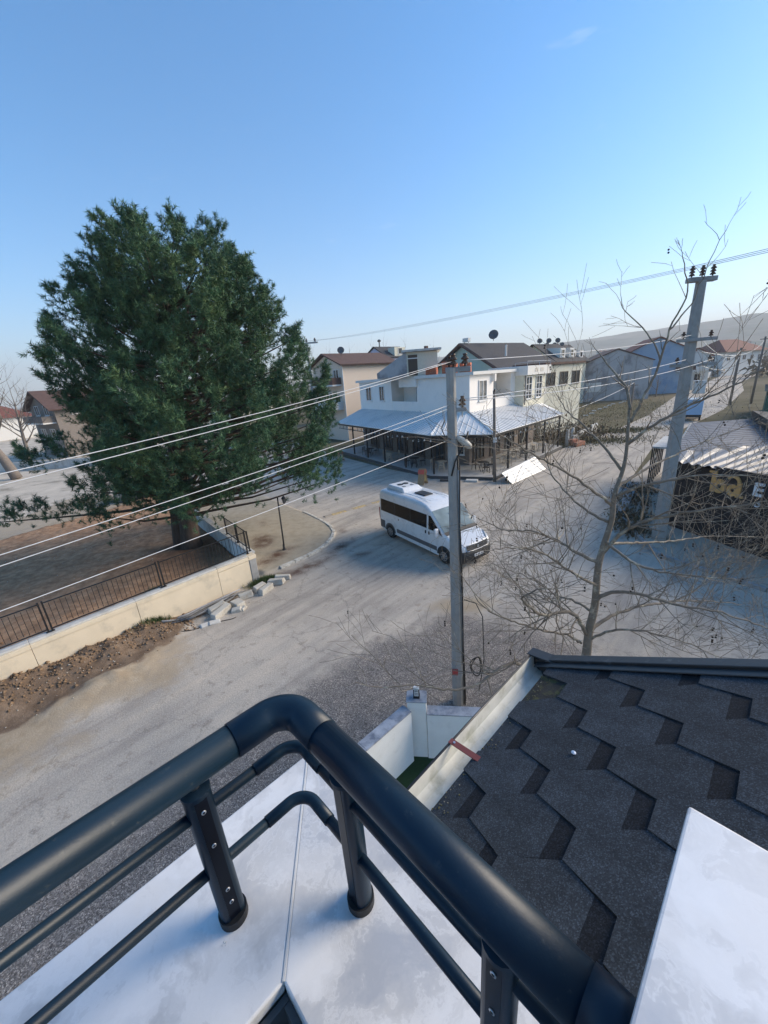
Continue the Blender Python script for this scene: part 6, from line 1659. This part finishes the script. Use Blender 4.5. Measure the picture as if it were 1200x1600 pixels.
h_ = house("gabled_house", "lilac gabled house with dark hipped roof behind the peach house", (3.0, 84), 40, 7, 8, 12.2, 14.4, 'gx', LILAC, DARKR, [('b', 4, 12.4, 1.0, 1.1)], over=.3)
MB().box((3.5, 1.0, 13.2), (3.0, 2.0, 1.7)).build("dormer", CREAM, h_, world_xyz=False); window(h_, Vector((3.6, -.01, 13.3)), Vector((1, 0, 0)), Vector((0, -1, 0)), 1.1, 1.2, WINF, PANE, 0)
MB().tube([(1.5, 4, 14.4), (1.5, 4, 15.6)], .12, 8).lathe((1.5, 4, 15.4), [(0, 0), (.35, .1), (.4, .35), (0, .6)], 10).build("chimney_cowl", VGREY, h_, world_xyz=False)
h_ = house("gabled_house", "pale green gabled house with brown fascia behind the white building", (14.6, 48.5), 36, 12, 10.5, 8.4, 11.4, 'gx', MINT, DARKR, [('a', 3, 6.5, 1.6, 1.5), ('a', 7, 6.5, 1.6, 1.5)], over=.7)
for s_ in (0, 1):
    a = Vector((-.72, -.7 if s_ == 0 else 11.2, 8.0)); c = Vector((-.72, 5.25, 11.42)); d_ = c - a
    MB().tube([a, c], .17, 4).build("fascia", BROWNR, h_, world_xyz=False)
dish(h_, (4.6, 4.2, 12.4), .62, -1.0)
MB().box((.6, 5.25, 11.9), (.5, .9, .45)).tube([(.6, 4.9, 11.4), (.6, 4.9, 11.8)], .05, 6).tube([(.6, 5.6, 11.4), (.6, 5.6, 11.8)], .05, 6).build("solar_water_tank", OFFW, h_, world_xyz=False)
MB().tube([(3.2, 1.2, 9.6), (3.2, 1.2, 10.9)], .13, 8).build("vent_pipe", OFFW, h_, world_xyz=False)
MB().box((7, -2.2, 8.3), (9, 5, .25)).build("porch_roof", BROWNR, h_, world_xyz=False)
MB().box((7, -2.2, 3.6), (8.6, 4.4, 9)).build("porch_block", CREAM, h_, world_xyz=False)
for k in range(3): window(h_, Vector((4.2 + 2.8 * k, -4.41, 6.6)), Vector((1, 0, 0)), Vector((0, -1, 0)), 1.8, 1.5, WINB, PANE, 1)
t_ = house("apartment_house", "brick chimneyed low house peeking left of the green gable", (6.4, 66), 38, 7, 6, 9.6, 10.8, 'hip', OFFW, BROWNR, [('b', 3, 8.6, 1.2, 1.2)], over=.5)
MB().box((5, 2, 11.6), (.5, .5, 2.4)).build("chimney", mat("chimney_dark", (.10, .06, .05), rough=.9), t_, world_xyz=False)
for k, (cx_, cy_, lab_) in enumerate(((31.5, 70.5, "cream gabled house with dark roof beside the white building"), (38.5, 84, "second cream house with dormers peeking over the first one"))):
    h_ = house("gabled_house", lab_, (cx_, cy_), 36, 7 + 3 * k, 9, 8.8 + .3 * k, 11.9 + .5 * k, 'gx', CREAM, DARKR,
               [('a', 2.0, 7.2, .9, 1.6), ('a', 3.7, 7.2, .9, 1.6), ('b', 2.4, 6.8, 3.6, 1.8, {'mull': 3}), ('b', 6.5, 6.8, 2.4, 1.8), ('b', 4.5, 10.0, .9, .9), ('b', 2.4, 3.2, 3.4, 1.9, {'mull': 2}), ('b', 6.6, 3.2, 2.2, 1.9), ('a', 3, 3.2, 2.2, 1.8)], over=.7)
    balcony(h_, 'b', .2, 8.4, 5.2, 1.5, OFFW, CREAM, .7)
    for j in range(2 + k):
        MB().add([(1.6 + 3 * j, .4, 9.4), (3.2 + 3 * j, .4, 9.4), (3.2 + 3 * j, .4, 11.0), (1.6 + 3 * j, .4, 11.0), (1.6 + 3 * j, 3.4, 9.4), (3.2 + 3 * j, 3.4, 9.4), (3.2 + 3 * j, 3.6, 11.2), (1.6 + 3 * j, 3.6, 11.2)],
                 [(0, 1, 2, 3), (5, 4, 7, 6), (1, 5, 6, 2), (3, 2, 6, 7), (4, 0, 3, 7)]).build("dormer", OFFW, h_, world_xyz=False)
        window(h_, Vector((2.4 + 3 * j, .39, 10.2)), Vector((1, 0, 0)), Vector((0, -1, 0)), .9, 1.1, WINF, PANE, 0)
    for j in (1.2, 3.4, 5.6): dish(h_, (j, 4.5 - .2 * j, 12.5), .45, -.9)
h_ = house("grey_house", "unpainted grey cement gable wall house beyond the grass lot", (60.2, 88), 74, 11, 14, 8.0, 10.7, 'gx', GREYW, BROWNR, [], over=.25)
for y in (3.2, 5.6, 8.6): MB().box((-.03, y, 4.6), (.06, .22, 9.3)).build("cement_pilaster", CONCRETE2, h_, world_xyz=False)
MB().box((-.03, 11.2, 3.0), (.05, 3.0, 2.0)).build("render_patch", OFFW, h_, world_xyz=False)
h_ = house("blue_house", "blue gabled house behind the grey wall house", (76, 97), 72, 12, 15, 9.4, 13.0, 'gx', BLUEW, REDR, [('a', 2, 6.5, 1.5, 1.6), ('a', 6, 6.5, 1.5, 1.6), ('a', 2, 2.5, 1.5, 1.6), ('b', 1.4, 2.6, 1.2, 1.6)], over=.4)
balcony(h_, 'a', .5, 8, 4.6, 1.8, OFFW, OFFW, 1.0); balcony(h_, 'b', -.2, 3.4, 5.0, 1.6, OFFW, BROWNR, 1.0)
h_ = house("narrow_house", "small white balconied house right of the blue house", (86, 104), 60, 8, 6, 8.2, 10.0, 'gx', OFFW, REDR, [('a', 2, 6, 1.4, 1.5), ('a', 5, 6, 1.4, 1.5), ('b', 2, 6, 1.3, 1.6), ('b', 4.3, 6, 1.1, 1.6), ('b', 2.2, 3, 1.4, 1.6)], over=.5)
balcony(h_, 'b', .3, 5.5, 4.6, 1.4, OFFW, OFFW, .9)
h_ = house("red_roofed_house", "far white house with wide red roof at the right edge", (139, 162), 20, 26, 14, 9.0, 14.0, 'hip', OFFW, REDR, [('a', 3 + 5 * k, 6.6, 2.2, 1.8) for k in range(5)] + [('b', 4, 6.6, 2, 1.8), ('b', 9, 6.6, 2, 1.8)], over=1.2)
h_ = house("brown_roofed_house", "dark brown roofed house left of the pine", (-47.5, 60), 55, 9, 10, 7.4, 9.8, 'gx', DIMW, BROWNR, [('b', 3, 7, 1.8, 1.5), ('b', 7, 7, 1.8, 1.5), ('a', 3, 7, 1.8, 1.5), ('b', 3, 3.4, 2, 1.7), ('b', 7, 3.4, 2, 1.7)], over=.9)
balcony(h_, 'b', .5, 9, 5.2, 1.6, OFFW, DIMW, .9)
house("red_roofed_house", "low house with red roof at the far left edge", (-98, 98), 50, 12, 10, 5.4, 8.4, 'hip', OFFW, REDR, [('b', 3, 5.4, 1.8, 1.5), ('b', 7, 5.4, 1.8, 1.5)], over=.8)
house("brown_roofed_house", "low house with brown roof behind the pine trunk", (-30, 84), 50, 11, 10, 5.0, 7.6, 'hip', CREAM, BROWNR, [('b', 3, 5.4, 1.8, 1.5), ('b', 7, 5.4, 1.8, 1.5), ('a', 5, 5.4, 2, 1.5)], over=.8)
# low boundary wall on the far left
yw = thing("yard_wall", "low pale wall along the far yard behind the pine", "wall", (-36, 46, 0))
for k in range(7):
    a = Vector((-48 + 4.0 * k, 50.5 - .1 * k, 0)); MB().box((a.x, a.y, .5), (3.96, .22, 1.1), R(-1.5)).build("wall_panel", PALECONC, yw, bevel=.02)
# town houses on the slope
town = random.Random(77); kk = 0
walls_ = [OFFW, CREAM, PEACH, OFFW]; roofs_ = [REDR, BROWNR, REDR, DARKR]
proto = {}
tl_adj = ["small", "tiny", "low", "tall"]
for i in range(46):
    azd = town.uniform(47, 76); r_ = town.uniform(330, 900); x = r_ * math.cos(R(azd)); y = r_ * math.sin(R(azd)); z = float(hill_h(np.array(x), np.array(y)))
    key = i % 4
    if key not in proto:
        t = thing("town_house", "distant " + ("white house with red roof", "cream house with brown roof", "peach house with red roof", "broad white house with dark roof")[key] + " on the far hillside", "house", (0, 0, 0), 0, "town houses on the far slope")
        la, lb, hh = ((10, 9, 7), (12, 9, 6), (9, 9, 9), (14, 10, 7))[key]
        MB().box((0, 0, hh / 2 - 2), (la, lb, hh + 4)).build("wall", walls_[key], t, world_xyz=False)
        MB().add([(-la / 2 - .6, -lb / 2 - .6, hh), (la / 2 + .6, -lb / 2 - .6, hh), (la / 2 + .6, lb / 2 + .6, hh), (-la / 2 - .6, lb / 2 + .6, hh), (-la / 5, 0, hh + 2.6), (la / 5, 0, hh + 2.6)],
                 [(0, 1, 5, 4), (1, 2, 5), (2, 3, 4, 5), (3, 0, 4), (3, 2, 1, 0)]).build("roof", roofs_[key], t, world_xyz=False)
        for s_ in (-.3, 0, .3):
            for zz in (.35, .75): MB().box((la * s_, -lb / 2 - .02, hh * zz), (1.5, .08, 1.4)).build("window", PANE, t, world_xyz=False)
        proto[key] = t
    else: t = copy_tree(proto[key])
    t.location = (x, y, z); t.rotation_euler = (0, 0, town.uniform(-.8, .8)); t.scale = (.8, .8, .8)
# wooded belt on the slope and bare poplars on the left
pop0 = None; pg = random.Random(9)
for i in range(20):
    x = -24 + 2.2 * i + pg.uniform(-.8, .8); y = 118 + pg.uniform(-8, 8)
    if pop0 is None:
        pop0 = bare_tree("poplar_tree", "bare poplar in the far row on the left skyline", (x, y, 0), 16, .22, 12, (0, 0), "bare poplars on the left skyline", maxl=2, kids=14); t = pop0
    else: t = copy_tree(pop0)
    t.location = (x, y, 0); t.rotation_euler = (0, 0, pg.uniform(0, 6.28)); s_ = pg.uniform(.8, 1.12); t.scale = (s_, s_, s_)
dg = np.random.default_rng(31); pts = []; D_ = []
for i in range(150):
    azd = dg.uniform(44, 80); r_ = dg.uniform(190, 620); x = r_ * math.cos(R(azd)); y = r_ * math.sin(R(azd)); z = float(hill_h(np.array(x), np.array(y))) if r_ > 205 else 0
    n = 90; c = np.array([x, y, z + 2.4]); pts.append(c + dg.normal(0, 1, (n, 3)) * np.array([2.2, 2.2, 1.5]))
pts = np.concatenate(pts); n = len(pts)
tri = pts[:, None] + dg.normal(0, .75, (n, 3, 3))
tag(np_mesh("hillside_trees", tri.reshape(-1, 3), np.arange(n * 3).reshape(-1, 3), DRY), "scrubby trees scattered over the far slope", "trees", kind="stuff")

GRASSY = needle_mat("olive_grass", (0.09, 0.085, 0.04), (0.13, 0.12, 0.06), (0.17, 0.145, 0.085))
# empty lot right of the cafe: brush, boundary wall, tree stump things
def brush(name, label, spots, n, h, m, seed, cat="shrub", kind="stuff"):
    r_ = np.random.default_rng(seed); PO = []; 
    for (x, y, rx, ry, hh) in spots:
        p = np.stack([r_.normal(x, rx, n), r_.normal(y, ry, n), np.abs(r_.normal(0, hh * .5, n))], -1); PO.append(p)
    PO = np.concatenate(PO); k_ = len(PO)
    tri = PO[:, None] + r_.normal(0, h, (k_, 3, 3)) * np.array([.5, .5, 1.0])
    tri[..., 2] = np.maximum(tri[..., 2], 0)
    return tag(np_mesh(name, tri.reshape(-1, 3), np.arange(k_ * 3).reshape(-1, 3), m), label, cat, kind=kind)
brush("dry_brush", "dry brown brush at the cafe's right end", [(21.5, 43, 2.2, 1.6, 1.6), (24, 46.5, 2, 2, 1.2), (20, 45.5, 2, 2, 1.6)], 900, .16, DRY, 2)
brush("grass_cover", "rough green and brown grass on the empty lot before the grey house", [(34, 62, 7, 6, .12), (44, 74, 8, 6, .12), (24, 41.5, 2.5, 1.4, .1), (30, 47, 2, 1, .1)], 3000, .10, GRASSY, 6, "grass")
bw = thing("lot_wall", "low broken concrete wall at the edge of the empty lot", "wall", (23, 43.5, 0))
a = Vector((20.4, 41.3, 0)); b_ = Vector((27.3, 48.4, 0)); d_ = (b_ - a).normalized()
for k in range(4):
    c = a + d_ * (2.4 * k + 1.1); hh = (.7, .95, .8, 1.05)[k]
    MB().box((c.x, c.y, hh / 2), (2.3, .25, hh), math.atan2(d_.y, d_.x)).build("wall_piece", PALECONC if k % 2 else CONCRETE2, bw, bevel=.03)
for k, (x, y) in enumerate(((19.6, 40.3), (20.6, 41.3))):
    tag(MB().tube([(x, y, -.05), (x + .05, y, 1.7)], [.22, .17], 8).build("white_post", PALECONC, None, smooth=True), ["white stump post at the cafe's right end", "second pale post just behind the white stump post"][k], "post", "posts by the cafe's right end")
TERR = mat("terracotta", (.36, .16, .10), rough=.9, var=.2)
tag(MB().box((20.6, 39.9, .22), (1.5, .7, .45), R(30)).box((20.2, 40.1, .55), (.9, .5, .25), R(25)).build("brick_rubble", TERR, None, bevel=.05), "reddish heap of bricks at the cafe's right end", "bricks")
for k in range(9):
    x = 36 + k * 2.3; y = 62 + k * 2.4 + rng.uniform(-1, 1)
    tag(rock(100 + k, .8, .35, .16).build("stone_slab", PALECONC, None, bevel=.03), "pale slab lying in the grass lot near the far road", "stone slab", "slabs in the grass lot").location = (x - 2, y + 3, .12)
# roadside trees along the far right road
for k, (x, y, h) in enumerate(((72, 99, 5.5), (84, 111, 6), (96, 124, 6), (104, 132, 6.5), (64, 91, 5))):
    bare_tree("roadside_tree", "small bare roadside tree, number %s along the far road" % ("one two three four five".split()[k]), (x, y, 0), h, .16, 50 + k, group="small trees along the far road", maxl=2, kids=10)
fw_ = thing("far_white_wall", "white wall at the end of the far road", "wall", (150, 178, 0))
for k in range(6): MB().box((112 + 5.2 * k, 140 + 5.0 * k, 1.0), (6.4, .4, 2.2), R(44)).build("wall_panel", OFFW, fw_)
MB().box((175, 196, .6), (60, .5, 1.2), R(-10)).build("wall_panel", OFFW, fw_)

# small blue and white truck on the far road
tk = thing("small_truck", "small white and blue truck parked by the far road", "truck", (42.4, 52.6, 0), R(50))
TB = mat("truck_blue", (.30, .46, .66), rough=.5, var=.06, bump=0)
MB().box((-1.0, 0, 1.75), (3.0, 1.9, 1.9)).build("cargo_box", TB, tk, world_xyz=False, bevel=.03)
MB().box((-1.0, 0, 2.72), (3.04, 1.94, .06)).build("box_roof", VWHITE, tk, world_xyz=False)
MB().hexa([(.6, -.85, .55), (2.1, -.85, .55), (2.1, .85, .55), (.6, .85, .55), (.6, -.82, 2.0), (1.5, -.8, 2.0), (1.5, .8, 2.0), (.6, .82, 2.0)]).build("cab", VWHITE, tk, world_xyz=False, bevel=.05)
MB().add([(1.56, -.72, 1.94), (1.56, .72, 1.94), (1.93, .76, 1.15), (1.93, -.76, 1.15)], [(0, 3, 2, 1)]).build("windscreen", VGLASS, tk, world_xyz=False)
MB().box((-.3, 0, .6), (4.4, 1.5, .25)).build("chassis", VDARK, tk, world_xyz=False)
for x in (-1.6, 1.4):
    for y in (-.8, .8): MB().lathe((x, y, .36), [(0, -.1), (.36, -.1), (.36, .1), (0, .1)], 16, axis='Y').build("wheel", TYRE, tk, world_xyz=False)
gb = thing("green_shed", "dark green shed with sloping roof near the right edge", "shed", (52, 52, 0), R(46))
GRN = mat("green_sheet", (.025, .10, .07), rough=.6, var=.15, scale=.8, bump=.05)
MB().box((0, -3, 1.4), (13, 7, 2.8)).build("wall", GRN, gb, world_xyz=False)
MB().add([(-6.8, -6.8, 2.81), (6.8, -6.8, 2.81), (6.8, .8, 3.4), (-6.8, .8, 3.4)], [(0, 1, 2, 3)]).build("roof", GRN, gb, world_xyz=False)
for k in range(8): MB().tube([(-6.5 + 1.85 * k, -6.8, 2.84), (-6.5 + 1.85 * k, .8, 3.44)], .05, 4).build("roof_batten", VGREY, gb, world_xyz=False)
# parked car half hidden behind the pine
cr_ = thing("parked_car", "grey car parked behind the pine's lower branches", "car", (-19.6, 31.3, -.02), R(25))
CG = mat("car_grey", (.22, .24, .25), rough=.3, var=.05, bump=0, coat=.4)
MB().hexa([(-2.1, -.85, .3), (2.1, -.85, .3), (2.1, .85, .3), (-2.1, .85, .3), (-2.05, -.82, .92), (2.0, -.8, .80), (2.0, .8, .80), (-2.05, .82, .92)]).build("body", CG, cr_, world_xyz=False, bevel=.12)
MB().hexa([(-1.7, -.78, .88), (1.1, -.78, .86), (1.1, .78, .86), (-1.7, .78, .88), (-1.1, -.62, 1.45), (.3, -.62, 1.45), (.3, .62, 1.45), (-1.1, .62, 1.45)]).build("cabin", VGLASS, cr_, world_xyz=False, bevel=.06)
MB().box((-.4, 0, 1.455), (1.4, 1.2, .05)).build("car_roof", CG, cr_, world_xyz=False, bevel=.02)
for x in (-1.3, 1.3):
    for y in (-.8, .8): MB().lathe((x, y, .31), [(0, -.09), (.31, -.09), (.31, .09), (0, .09)], 16, axis='Y').build("wheel", TYRE, cr_, world_xyz=False)

# ------------------------------------------------------------------ dark shop on the right
sh = thing("dark_shop", "dark shop with corrugated metal roof and gold lettered sign", "building", (14, 17, 0))
SHW = mat("dark_brown_cladding", (.022, .018, .018), rough=.7, var=.25, scale=2, bump=.15, stretch=(1, 1, .2))
CORR = mat("corrugated_steel", (.14, .148, .165), rough=.55, metal=.15, var=.12, scale=2, bump=0, dirt=(.20, .20, .21), dscale=.9, dlo=.5, dhi=.72)
Q0 = Vector((13.75, 18.1, 0)); fd = Vector((.235, -.972, 0)).normalized(); Q1 = Q0 + fd * 11; Q2 = Vector((30, 11, 0)); Q3 = Vector((27, 26, 0)); Q4 = Vector((20.6, 25.4, 0))
MB().prism([(v.x, v.y) for v in (Q0, Q1, Q2, Q3, Q4)], -.05, 3.2).build("wall", SHW, sh)
fn = Vector((-.972, -.235, 0))
# vertical cladding boards on the front
for k in range(34):
    c = Q0 + fd * (.16 + .32 * k) + fn * .015
    MB().box((c.x, c.y, 1.5), (.30, .03, 3.05), math.atan2(fd.y, fd.x)).build("cladding_board", SHW, sh)
# corrugated roof, two fields whose ribs run different ways
def corr(p00, p10, p01, p11, n, amp, name):
    """ribs run p00->p10; n waves from p0x to p1x"""
    b = MB(); vs = []; m_ = n * 4
    for i in range(m_ + 1):
        f = i / m_; h = amp * (0, 1, 1, 0)[i % 4]
        a = p00.lerp(p01, f) + UP * h; c = p10.lerp(p11, f) + UP * h; vs += [a, c]
    b.add(vs, [(2 * i, 2 * i + 1, 2 * i + 3, 2 * i + 2) for i in range(m_)])
    return b.build(name, CORR, sh)
V3 = Vector
corr(V3((14.2, 18.3, 3.55)), V3((25.5, 17.6, 3.75)), V3((20.7, 25.6, 3.70)), V3((31.5, 24.2, 3.9)), 15, .085, "roof_field")
corr(V3((13.3, 17.0, 3.38)), V3((14.2, 18.28, 3.545)), V3((14.9, 14.0, 3.30)), V3((25.5, 17.58, 3.745)), 9, .075, "roof_field")
MB().tube([V3((13.25, 17.0, 3.33)), V3((14.2, 18.35, 3.52)), V3((20.7, 25.7, 3.66))], .06, 4).build("roof_edge", PALECONC, sh)
MB().prism([(18.9, 14.5), (24, 14.8), (24, 25), (19.3, 18.4)], 3.2, 4.35).build("upper_block", SHW, sh)
# sign board
sp = Q0 + fd * 2.15 + fn * .10
sg = thing("shop_sign", "black sign board with gold and white letters on dark shop", "sign", (sp.x, sp.y, 2.5), math.atan2(fd.y, fd.x))
MB().box((2.6, 0, .22), (5.2, .12, 1.35)).build("board", SHW, sg, world_xyz=False, bevel=.01)
GOLD = mat("gold_letters", (.58, .33, .12), rough=.5, metal=.1, var=.15, bump=0); LETW = mat("white_letters", (.72, .72, .72), rough=.5, var=.03, bump=0)
def letters(txt, size, x, z, m, name, off=0.0, ext=.03):
    cu_ = bpy.data.curves.new("txt", 'FONT'); cu_.body = txt; cu_.size = size; cu_.extrude = ext; cu_.offset = off
    to = bpy.data.objects.new("txt", cu_); COL.objects.link(to)
    dg_ = bpy.context.evaluated_depsgraph_get(); me = bpy.data.meshes.new_from_object(to.evaluated_get(dg_))
    bpy.data.objects.remove(to)
    me.materials.clear(); me.materials.append(m)
    o = bpy.data.objects.new(name, me); COL.objects.link(o); o.parent = sg
    o.location = (x, -.10, z); o.rotation_euler = (R(90), 0, 0)
    return o
def ring_mesh(cx_, cz_, ro, ri, a0=0, a1=360, sx=1.0):
    b = MB(); n = 22; vs = []
    for i in range(n + 1):
        a = R(a0 + (a1 - a0) * i / n)
        for r_, y_ in ((ro, -.13), (ri, -.13), (ri, -.07), (ro, -.07)): vs.append((cx_ + r_ * math.cos(a) * sx, y_, cz_ + r_ * math.sin(a)))
    return b.add(vs, [(4 * i + k, 4 * i + (k + 1) % 4, 4 * i + 4 + (k + 1) % 4, 4 * i + 4 + k) for i in range(n) for k in range(4)] + [(3, 2, 1, 0), tuple(4 * n + k for k in range(4))])
ring_mesh(.50, .12, .30, .10, sx=.85).box((.24, -.10, .26), (.17, .06, .88)).box((.17, -.10, .67), (.30, .062, .09)).build("letter", GOLD, sg, world_xyz=False)
ring_mesh(1.02, .06, .24, .08, sx=.95).add(*(lambda m_: (m_.v, m_.f))(ring_mesh(.98, .38, .30, .19, -10, 150, sx=.95))).box((1.24, -.10, .12), (.15, .064, .62)).box((1.34, -.10, -.14), (.20, .062, .09)).build("letter", GOLD, sg, world_xyz=False)
letters("E", .72, 1.72, .06, LETW, "letter", .02)
letters("o", .40, 1.86, -.38, LETW, "letter", .0)
# side terrace along the road
st_ = thing("terrace_canopy", "small dark side terrace with white edged roof by the road", "canopy", (17.5, 24.2, 0), R(46))
MB().box((2.2, -.6, 2.6), (4.6, 1.6, .10)).build("roof", PALECONC, st_, world_xyz=False)
MB().box((2.2, -1.2, 1.3), (4.4, .1, 2.5)).build("back_wall", SHW, st_, world_xyz=False)
for k in range(7): MB().box((.1 + .7 * k, .15, 1.28), (.07, .07, 2.5)).build("post", FRAME, st_, world_xyz=False)
MB().box((2.2, .15, .9), (4.4, .05, .08)).build("rail", FRAME, st_, world_xyz=False)
# hedge between the pavement and the road
brush("hedge_brush", "dry dark shrubs between the shop and the road", [(13.0, 18.9, .5, .6, .5), (14.6, 21.3, .6, .7, .5), (16.2, 23.3, .5, .6, .5), (12.0, 17.2, .35, .5, .35)], 700, .10, DRY, 12)
tag(MB().prism([(12.4, 19.3), (13.1, 19.6), (16.9, 24.4), (16.4, 24.8)], -.02, .28).build("planter_kerb", CONCRETE2, None, bevel=.03), "low concrete kerb of the planting strip by the dark shop", "kerb")

# ------------------------------------------------------------------ haze
hz = MB().box((0, 1500, 208), (9000, 7000, 420)).build("haze", None)
hz.data.materials.clear()
hm = bpy.data.materials.new("haze_air"); hm.use_nodes = True
hn = hm.node_tree.nodes; hn.remove(hn["Principled BSDF"])
pv = hn.new("ShaderNodeVolumePrincipled"); pv.inputs["Color"].default_value = (.96, .98, 1.0, 1); pv.inputs["Density"].default_value = 0.00040; pv.inputs["Anisotropy"].default_value = 0.1
hm.node_tree.links.new(pv.outputs[0], hn["Material Output"].inputs["Volume"])
hz.data.materials.append(hm)
tag(hz, "thin pale haze in the air over the whole town", "haze", kind="stuff")
